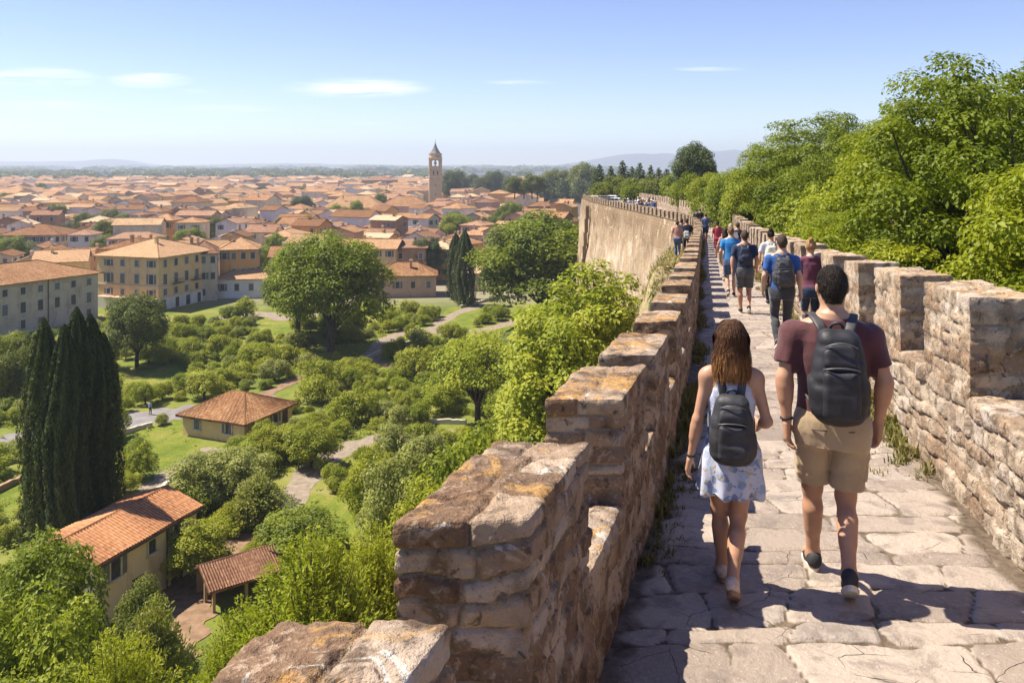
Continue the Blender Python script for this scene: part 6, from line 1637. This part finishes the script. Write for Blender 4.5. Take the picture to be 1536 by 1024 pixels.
walker(1096, 31, 1.74, 'person in a white top beyond the man in sky blue', skin='fair', sex='m', hair=('short', (.3, .24, .17), None), top=('tee', C_['white']), bottom=('shorts', C_['beige']), lead=1, ph=.14, res=.02, group=G1)
walker(1106.5, 32, 1.76, 'man in black close to the park-side parapet beyond the man in sky blue', skin='tan', hair=('short', BR, None), top=('tee', C_['black']), bottom=('shorts', C_['black']), lead=-1, ph=.14, res=.02, group=G1)
walker(1058.5, 52, 1.78, 'far walker in a dark teal-blue shirt and shorts alone at the bend of the walkway', skin='tan', hair=('short', BR, None), top=('tee', C_['denim']), bottom=('shorts', C_['navy']), lead=1, ph=.15, res=.022, group=G1)
for px, y, t, b, lab in ((1045, 63, 'navy', 'black', 'far walker in navy at the bend, left one of the pair'), (1050.5, 64.5, 'black', 'grey', 'far walker in black at the bend, right one of the pair')):
    walker(px, y, 1.75, lab, skin='tan', hair=('short', BR, None), top=('tee', C_[t]), bottom=('trousers', C_[b]), lead=1, ph=.14, res=.025, group=G1)
def ledge(px, y, H, label, **k):
    x = pix_at(px, y); return build_person(x, y, H, label, z=float(G(y)) - .0, res=.018, group='walkers on the ledge outside the rampart', **k)
ledge(1016, 37.6, 1.72, 'walker in a dusty rose and denim outfit on the dry ledge outside the rampart', skin='tan', sex='f', hair=('short', BR, None), top=('tee', C_['rose']), bottom=('leggings', C_['denim']), lead=-1, ph=.14, wide=1.1)
p = ledge(1030, 38.2, 1.80, 'taller walker in dark navy with a small pale bag on the ledge outside the rampart', skin='tan', hair=('short', BR, None), top=('tee', C_['black']), bottom=('leggings', C_['black']), lead=1, ph=.14, wide=1.1)
build_backpack(p, 'small pale grey bag on the walker in dark navy on the outer ledge', .30, .34, .18, 1.06, -.12, mat_bag('pale_bag', (.36, .38, .38)), .016, False, C_['sky'])
ledge(1022.5, 40.5, 1.74, 'walker partly hidden between the two others on the ledge outside the rampart', skin='deep', hair=('short', (.015, .012, .01), None), top=('tee', C_['navy']), bottom=('shorts', C_['char']), lead=1, ph=.12)
# --- the crowd on the far terrace: a few figures built once, then copied with other clothes
random.seed(4)
protos = [build_person(0, 0, 1.74, None, 'tan', 'm', ('short', BR, None), ('tee', C_['white']), ('trousers', C_['char']), .026, .10, 1), build_person(0, 0, 1.66, None, 'fair', 'f', ('long', BR, None), ('tee', C_['white']), ('skirt', C_['denim']), .026, .08, -1),
          build_person(0, 0, 1.70, None, 'tan', 'm', ('short', BR, None), ('tee', C_['white']), ('shorts', C_['beige']), .026, .12, -1, hat=M['white_paint'])]
cols = ['navy', 'beige', 'white', 'black', 'rose', 'teal', 'char', 'sky', 'red', 'white', 'black', 'khaki', 'bright', 'black', 'black', 'teal', 'white', 'rose', 'bright', 'navy', 'navy', 'beige', 'red', 'rose', 'sky', 'white', 'char', 'teal', 'red', 'beige', 'navy', 'white', 'blue', 'khaki']
names = dict(black='black', teal='teal', white='white', rose='dusty rose', bright='bright blue', navy='navy', beige='beige', red='crimson', sky='light blue', char='charcoal', blue='royal blue', khaki='khaki')
CROWD = []
for i, c in enumerate(cols):
    q = protos[i % 3]
    o = q if i < 3 else copy_tree(q)
    px = 921 + 63 * i / (len(cols) - 1) + random.uniform(-1.5, 1.5); y = random.uniform(90, 104); xx = max(pix_at(px, y), float(XL(y)) + .5)
    o.location = (xx, y, float(G(y))); o.rotation_euler[2] = random.uniform(-.9, .9); o.scale = (o.scale[0] * random.uniform(.96, 1.05),) * 3
    for ch in o.children:
        if ch.name.split('.')[0] == 't_shirt': ch.material_slots[0].link = 'OBJECT'; ch.material_slots[0].material = C_[c]
    CROWD.append(dict(o=o, c=names[c], hat=i % 3 == 2, dress=i % 3 == 1, px=to_px(xx, y, 0)[0]))
# --- people strolling in the gardens
for px, py, c, lab in ((225, 622, 'sky', 'tiny stroller in light blue on the road left of the hipped garden house'), (623, 548, 'red', 'tiny stroller in crimson beside an orchard tree')):
    x, y, z = pix(px, py); o = copy_tree(protos[0]); o.location = (x, y, z + .04); tag(o, lab, 'person')
    for ch in o.children:
        if ch.name.split('.')[0] == 't_shirt': ch.material_slots[0].material = C_[c]
# --- parked cars at the end of the terrace
def car(x, y, z, rz, paint, label):
    e = thing('parked_car', (x, y, z), rz, .85, label=label, cat='car', group='cars parked at the end of the terrace')
    S = Field((-.95, -2.2, .1), (.95, 2.2, 1.6), .07); S.rbox((0, 0, .55), (.86, 2.1, .33), .16); S.rbox((0, -.15, 1.02), (.74, 1.15, .40), .28, .1)
    for sx in (-1, 1):
        for sy in (-1.3, 1.3): S.cap((sx * 1.0, sy, .33), (sx * .7, sy, .33), .37, .37, .02, op='sub')
    link('body', S.mesh('car_body', paint), e)
    mb = MB(); mb.box((0, -.15, 1.14), (1.50, 1.3, .3)); mb.box((0, -.15, 1.14), (1.2, 2.12, .28)); mb.obj('windows', M['glass'], e)
    for sx in (-1, 1):
        for sy in (-1.3, 1.3):
            mb = MB(); mb.tube([(sx * .86, sy, .32), (sx * .66, sy, .32)], .32, 16); mb.obj('wheel', M['shoe'], e)
for px, d, c, lab in ((890, 147, M['w_grey'], 'pale beige car parked at the left end of the far terrace'), (906, 148, M['lead'], 'dark grey car parked between two paler ones on the far terrace'), (917, 149, M['white_paint'], 'white car parked nearest to the crowd on the far terrace')):
    car(pix_at(px, d + 11), d + 11, -6.72, 1.3, c, lab)
# ================================================================ weeds in the joints at the foot of both walls, grass on the bank
rng = np.random.default_rng(17)
def blades(pts, hgt, n, spread, width=.008):
    C = np.repeat(pts, n, 0) + np.concatenate([rng.normal(size=(len(pts) * n, 2)) * spread, np.zeros((len(pts) * n, 1))], 1)
    H = np.repeat(hgt, n) * (.45 + .75 * rng.random(len(C))); az = rng.random(len(C)) * 2 * np.pi; lean = .15 + .75 * rng.random(len(C))
    d = np.stack([np.cos(az), np.sin(az), 0 * az], 1); s = np.stack([-np.sin(az), np.cos(az), 0 * az], 1) * (width * (.6 + .8 * rng.random(len(C))))[:, None] * np.clip(np.repeat(hgt, n) / .15, .6, 3)[:, None]
    up = np.array([0, 0, 1.0])
    p0 = C; p1 = C + d * (H * lean * .3)[:, None] + up * (H * .55)[:, None]; p2 = C + d * (H * lean)[:, None] + up * (H * (1 - .35 * lean))[:, None]
    V = np.stack([p0 - s, p0 + s, p1 - s * .8, p1 + s * .8, p2], 1).reshape(-1, 3); b = np.arange(len(C))[:, None] * 5
    Q = np.concatenate([b + np.array([0, 1, 3, 2])]); T = b + np.array([2, 3, 4])
    return V, [Q, T], np.repeat(.15 + .75 * rng.random(len(C)), 5)
for side in ('valley', 'park'):
    P, Hh = [], []
    y = 2.0
    while y < 60:
        dens = vnoise(np.array([[y * .55, 3.7 if side == 'park' else 9.1, 0]]), 5)[0]
        if side == 'park': w_, hmax = .30, .17
        else: w_, hmax = .20, .13
        k = 3 if dens > .1 else 1 if dens > -.35 else 0
        for j in range(k):
            o = abs(rng.normal()) * w_ * .5 + .02; x = float(XR(y)) - o if side == 'park' else float(XL(y)) + o
            P.append((x, y + rng.normal() * .05, float(G(y)) - .02)); Hh.append(hmax * (.35 + .8 * rng.random()) * (1.25 - min(1, o / w_) * .7) * (1.5 if dens > .45 else 1))
        y += .055 * max(1, y / 9)
    V, F, t = blades(np.array(P), np.array(Hh), 22, .035)
    struct(link('wall_foot_weeds', np_mesh('weeds', V, F, M['grass'], attrs={'tint': t})), 'stuff')
P, Hh = [], []
for i in range(1500):
    y = rng.uniform(30, 46.5); d = rng.uniform(.05, 3.2); P.append((float(XL(y)) - TL - d, y, float(bank_h(np.array([y]), np.array([d]))[0]) - .02)); Hh.append(rng.uniform(.12, .4))
V, F, t = blades(np.array(P), np.array(Hh), 9, .10, .012)
struct(link('dry_ledge_grass', np_mesh('dry_ledge_grass', V, F, mat_leaf('straw_blade', (.17, .14, .05), (.30, .25, .10), (.46, .40, .20), .3), attrs={'tint': np.clip(t, 0, 1)})), 'stuff')
SUN_E, SKY_S, SKY_SAT, SKY_VAL, CLOUD, HAZE, EXPO = 5.2, .090, 1.14, 1.0, 9.5, 2.0e-4, 1.03
SKY_HUE = .520
# ================================================================ camera, sun, sky, air
cam_d = bpy.data.cameras.new('Camera'); cam = bpy.data.objects.new('Camera', cam_d); COL.objects.link(cam)
cam.location = (0, 0, 0); cam.rotation_euler = (math.radians(90), 0, 0)
cam_d.sensor_width = 36; cam_d.lens = 36 * F_PX / 1536; cam_d.shift_y = -(512 - HY) / 1536
cam_d.clip_start = .05; cam_d.clip_end = 60000
scene.camera = cam
EL = math.radians(57); SX, SY = -.97, .2; _n = math.hypot(SX, SY); SX /= _n; SY /= _n
sd = Vector((SX * math.cos(EL), SY * math.cos(EL), math.sin(EL)))
sun = bpy.data.lights.new('Sun', 'SUN'); sun.energy = SUN_E; sun.angle = math.radians(.5); sun.color = (1.0, .90, .75)
so = bpy.data.objects.new('Sun', sun); COL.objects.link(so); so.rotation_euler = (-sd).to_track_quat('-Z', 'Y').to_euler(); so.location = sd * 100
w = bpy.data.worlds.new('World'); scene.world = w; w.use_nodes = True
t = w.node_tree; t.nodes.clear(); N = t.nodes.new
out = N('ShaderNodeOutputWorld'); bg = N('ShaderNodeBackground'); sky = N('ShaderNodeTexSky'); sky.sky_type = 'NISHITA'; sky.sun_disc = False
sky.sun_elevation = EL; sky.sun_rotation = math.atan2(SX, SY); sky.altitude = 900; sky.air_density = .9; sky.dust_density = .0; sky.ozone_density = 1.8
hs = N('ShaderNodeHueSaturation'); hs.inputs['Hue'].default_value = SKY_HUE; hs.inputs['Saturation'].default_value = SKY_SAT; hs.inputs['Value'].default_value = SKY_VAL; t.links.new(sky.outputs[0], hs.inputs['Color'])
# thin cirrus: noise over the direction of sight, projected on a high layer
tc = N('ShaderNodeTexCoord'); sp = N('ShaderNodeSeparateXYZ'); t.links.new(tc.outputs['Generated'], sp.inputs[0])
def mth(op, a, b=0.0, cl=False):
    n = N('ShaderNodeMath'); n.operation = op; n.use_clamp = cl
    for i, v in ((0, a), (1, b)):
        if isinstance(v, (int, float)): n.inputs[i].default_value = v
        else: t.links.new(v, n.inputs[i])
    return n.outputs[0]
az = mth('DIVIDE', sp.outputs[0], sp.outputs[1]); el = mth('DIVIDE', sp.outputs[2], sp.outputs[1])
cb = N('ShaderNodeCombineXYZ'); t.links.new(az, cb.inputs[0]); t.links.new(mth('MULTIPLY', el, 13.0), cb.inputs[1])
nz = N('ShaderNodeTexNoise'); t.links.new(cb.outputs[0], nz.inputs['Vector']); nz.inputs['Scale'].default_value = 8; nz.inputs['Detail'].default_value = 7; nz.inputs['Roughness'].default_value = .62; nz.inputs['Distortion'].default_value = .3
# each wisp of cirrus: azimuth, elevation, half widths, density
tot = None
for (px, py, hw, hh, den) in ((535, 132, 120, 17, 1.15), (225, 121, 70, 13, 1.05), (50, 118, 110, 18, .95), (90, 160, 120, 9, .55), (780, 124, 60, 4, .5), (1062, 104, 60, 4, .5), (340, 164, 90, 7, .4), (285, 138, 30, 5, .5), (545, 186, 70, 4, .3)):
    dx = mth('DIVIDE', mth('SUBTRACT', az, (px - CX) / F_PX), hw / F_PX); dy = mth('DIVIDE', mth('SUBTRACT', el, (HY - py) / F_PX), hh / F_PX)
    e = mth('MULTIPLY', mth('SUBTRACT', 1.0, mth('ADD', mth('MULTIPLY', dx, dx), mth('MULTIPLY', dy, dy)), True), den)
    tot = e if tot is None else mth('MAXIMUM', tot, e)
rag = mth('MULTIPLY', mth('SUBTRACT', nz.outputs[0], .39), 3.2, True)
cov = mth('MULTIPLY', mth('MULTIPLY', tot, rag), mth('GREATER_THAN', sp.outputs[1], 0.0), True)
cov = mth('MULTIPLY', cov, .95)
mixc = N('ShaderNodeMix'); mixc.data_type = 'RGBA'; t.links.new(cov, mixc.inputs[0]); t.links.new(hs.outputs[0], mixc.inputs[6]); mixc.inputs[7].default_value = (CLOUD, CLOUD * .985, CLOUD * .96, 1)
t.links.new(mixc.outputs[2], bg.inputs[0]); bg.inputs[1].default_value = SKY_S; t.links.new(bg.outputs[0], out.inputs[0])

if HAZE:
    mb = MB(); mb.box((0, 5350, 110), (24000, 11700, 282))
    k = NT('air_haze'); v = k.n('ShaderNodeVolumePrincipled'); v.inputs['Density'].default_value = HAZE
    v.inputs['Color'].default_value = (.76, .86, 1.0, 1); v.inputs['Anisotropy'].default_value = .2
    k.l(v.outputs[0], k.out.inputs[1])
    struct(mb.obj('haze', k.mat), 'stuff')
vs = scene.view_settings; vs.view_transform = 'Standard'; vs.look = 'None'; vs.gamma = 1.0; vs.exposure = EXPO
cy = scene.cycles; cy.max_bounces = 6; cy.diffuse_bounces = 4; cy.glossy_bounces = 2; cy.transmission_bounces = 3; cy.transparent_max_bounces = 4; cy.volume_bounces = 0
cy.use_denoising = True; cy.caustics_reflective = False; cy.caustics_refractive = False
try: cy.volume_step_rate = 8
except Exception: pass
# ================================================================ labels that single each thing out
ORD = ['leftmost', 'second from left', 'third from left', 'fourth from left', 'fifth from left', 'sixth from left', 'seventh from left', 'eighth from left', 'ninth from left']
NUM = {2: 'two', 3: 'three', 4: 'four', 5: 'five', 6: 'six', 7: 'seven', 8: 'eight', 9: 'nine'}
def plural(w):
    h = w.split(' with ')
    n = h[0]; n = n[:-1] + 'ies' if n.endswith('y') else n + ('es' if n.endswith('sh') else 's')
    return n + (' with ' + h[1] if len(h) > 1 else '')
def relation(px, py, marks):
    best = min(marks, key=lambda m: math.hypot((px - m[1]) / 1.3, (py - m[2]) * 1.6)); dx, dy = px - best[1], (py - best[2]) * 1.6
    if abs(dx) > abs(dy): r = 'left of' if dx < 0 else 'right of'
    else: r = 'behind' if dy < 0 else 'in front of'
    return r + ' the ' + best[0]
def settle(items):
    """items: dicts o, words, where, px, y, cat, group -> labels, told apart by order from left to right"""
    by = {}
    for it in items: by.setdefault((it['words'], it['where']), []).append(it)
    for (words, where), L in by.items():
        if len(L) == 1: tag(L[0]['o'], words + ' ' + where, L[0]['cat'], L[0]['group']); continue
        if len(L) > 3:                                   # nearer and farther halves first
            L.sort(key=lambda q: q['y']); k = len(L) // 2; parts = [('nearer ', L[:k]), ('farther ', L[k:])]
        else: parts = [('', L)]
        for adj, S in parts:
            S.sort(key=lambda q: q['px'])
            for i, q in enumerate(S):
                if len(S) == 1: lab = 'the ' + (adj.strip() + ' ' if adj else '') + words + ' ' + where
                else:
                    pos = ORD[min(i, 8)] if i < len(S) - 1 else 'rightmost'
                    if len(S) == 3 and i == 1: pos = 'middle one'
                    lab = pos + ' of ' + NUM.get(len(S), 'several') + ' ' + adj + plural(words) + ' ' + where
                tag(q['o'], lab, q['cat'], q['group'])
GM = [('garden house', 355, 655), ('cypress clump', 115, 778), ('large orchard tree', 497, 527), ('vase-shaped tree', 716, 640), ('bright lawn', 530, 785), ('yellow corner building', 236, 470),
      ('dome-shaped tree', 806, 487), ('dark rounded tree', 206, 552), ('slim cypress pair', 691, 452), ('asphalt road', 60, 660), ('gravel path fork', 640, 497), ('whitewashed house', 366, 445)]
TMk = [('bell tower', 653, 300), ('yellow corner building', 236, 384), ('white gable', 436, 334), ('ochre hall', 528, 311), ('narrow grey building', 205, 322), ('big town tree', 322, 340), ('slim cypress pair', 691, 380),
       ('large orchard tree', 497, 385), ('far castle block', 566, 268), ('whitewashed row', 780, 322), ('town tree cluster', 150, 335), ('long cream building', 45, 352), ('huge dome tree', 806, 340), ('orange house', 358, 373)]
items = []
for q in PLANTS:
    if 'label' in q['o'].keys(): continue
    px, py = to_px(q['x'], q['y'], q['z'])
    z = q['zone']
    if z == 'in the valley gardens':
        size = 'tiny ' if q['h'] < 1.9 else 'small ' if q['h'] < 2.7 else '' if q['h'] < 3.8 else 'tall '
        w = size + q['words'].replace('small ', ''); where = relation(px, py, GM); grp = 'shrubs and orchard trees of the valley gardens'
    elif 'town' in z and 'tower' not in z: w = q['words']; where = relation(px, HY - F_PX * (q['z'] + q['h']) / q['y'], [m for m in TMk if 'tree' not in m[0] or 'orchard' in m[0]]); grp = 'trees among the roofs of the town'
    else: w = q['words']; where = z; grp = {'far tree': 'trees beyond the bell tower', 'tall dark conifer': 'conifers on the far rise', 'rounded dark bush': 'bushes behind the far parapet'}.get(w, 'plants ' + z)
    if not z.startswith('in the valley') and 'shrub' not in w and z == 'on the bank below the rampart': w = ('tall ' if q['h'] > 7 else 'low ') + w
    items.append(dict(o=q['o'], words=w, where=where, px=px, y=q['y'], cat=q['cat'], group=grp))
WN = dict(w_cream='cream', w_ochre='ochre', w_orange='orange', w_white='white', w_pink='pinkish', w_grey='grey', w_stone='brown'); RN = dict(tile='', tile_dull='brown-roofed ', tile_pale='pale-roofed ')
for q in TOWN:
    px, py = to_px(q['x'], q['y'], GROUND + q['h'])
    items.append(dict(o=q['o'], words=f"{'long ' if q['w'] > 17 else 'small ' if q['w'] < 12 else ''}{WN[q['wl']]} {'gabled' if q['kind'] == 'gable' else 'hipped'} {RN[q['rf']]}house", where=relation(px, py, TMk), px=px, y=q['y'], cat='house', group='tiled houses of the old town'))
settle(items)
CROWD.sort(key=lambda q: q['px']); seen = {}
for q in CROWD: seen.setdefault((q['c'], q['hat'], q['dress']), []).append(q)
for (c, hat, dress), L in seen.items():
    for i, q in enumerate(L):
        pos = '' if len(L) == 1 else (('left ' if i == 0 else 'right ' if i == len(L) - 1 else 'middle ') + 'one ')
        tag(q['o'], pos.replace('one ', '') + f"terrace crowd figure in a {c} top" + (' and pale hat' if hat else ' and denim skirt' if dress else ' and dark trousers'), 'person', 'crowd on the far terrace')

for o in scene.objects:
    if 'label' in o.keys() and len(o['label'].split()) > 16: print('LONG', o.name, o['label'])
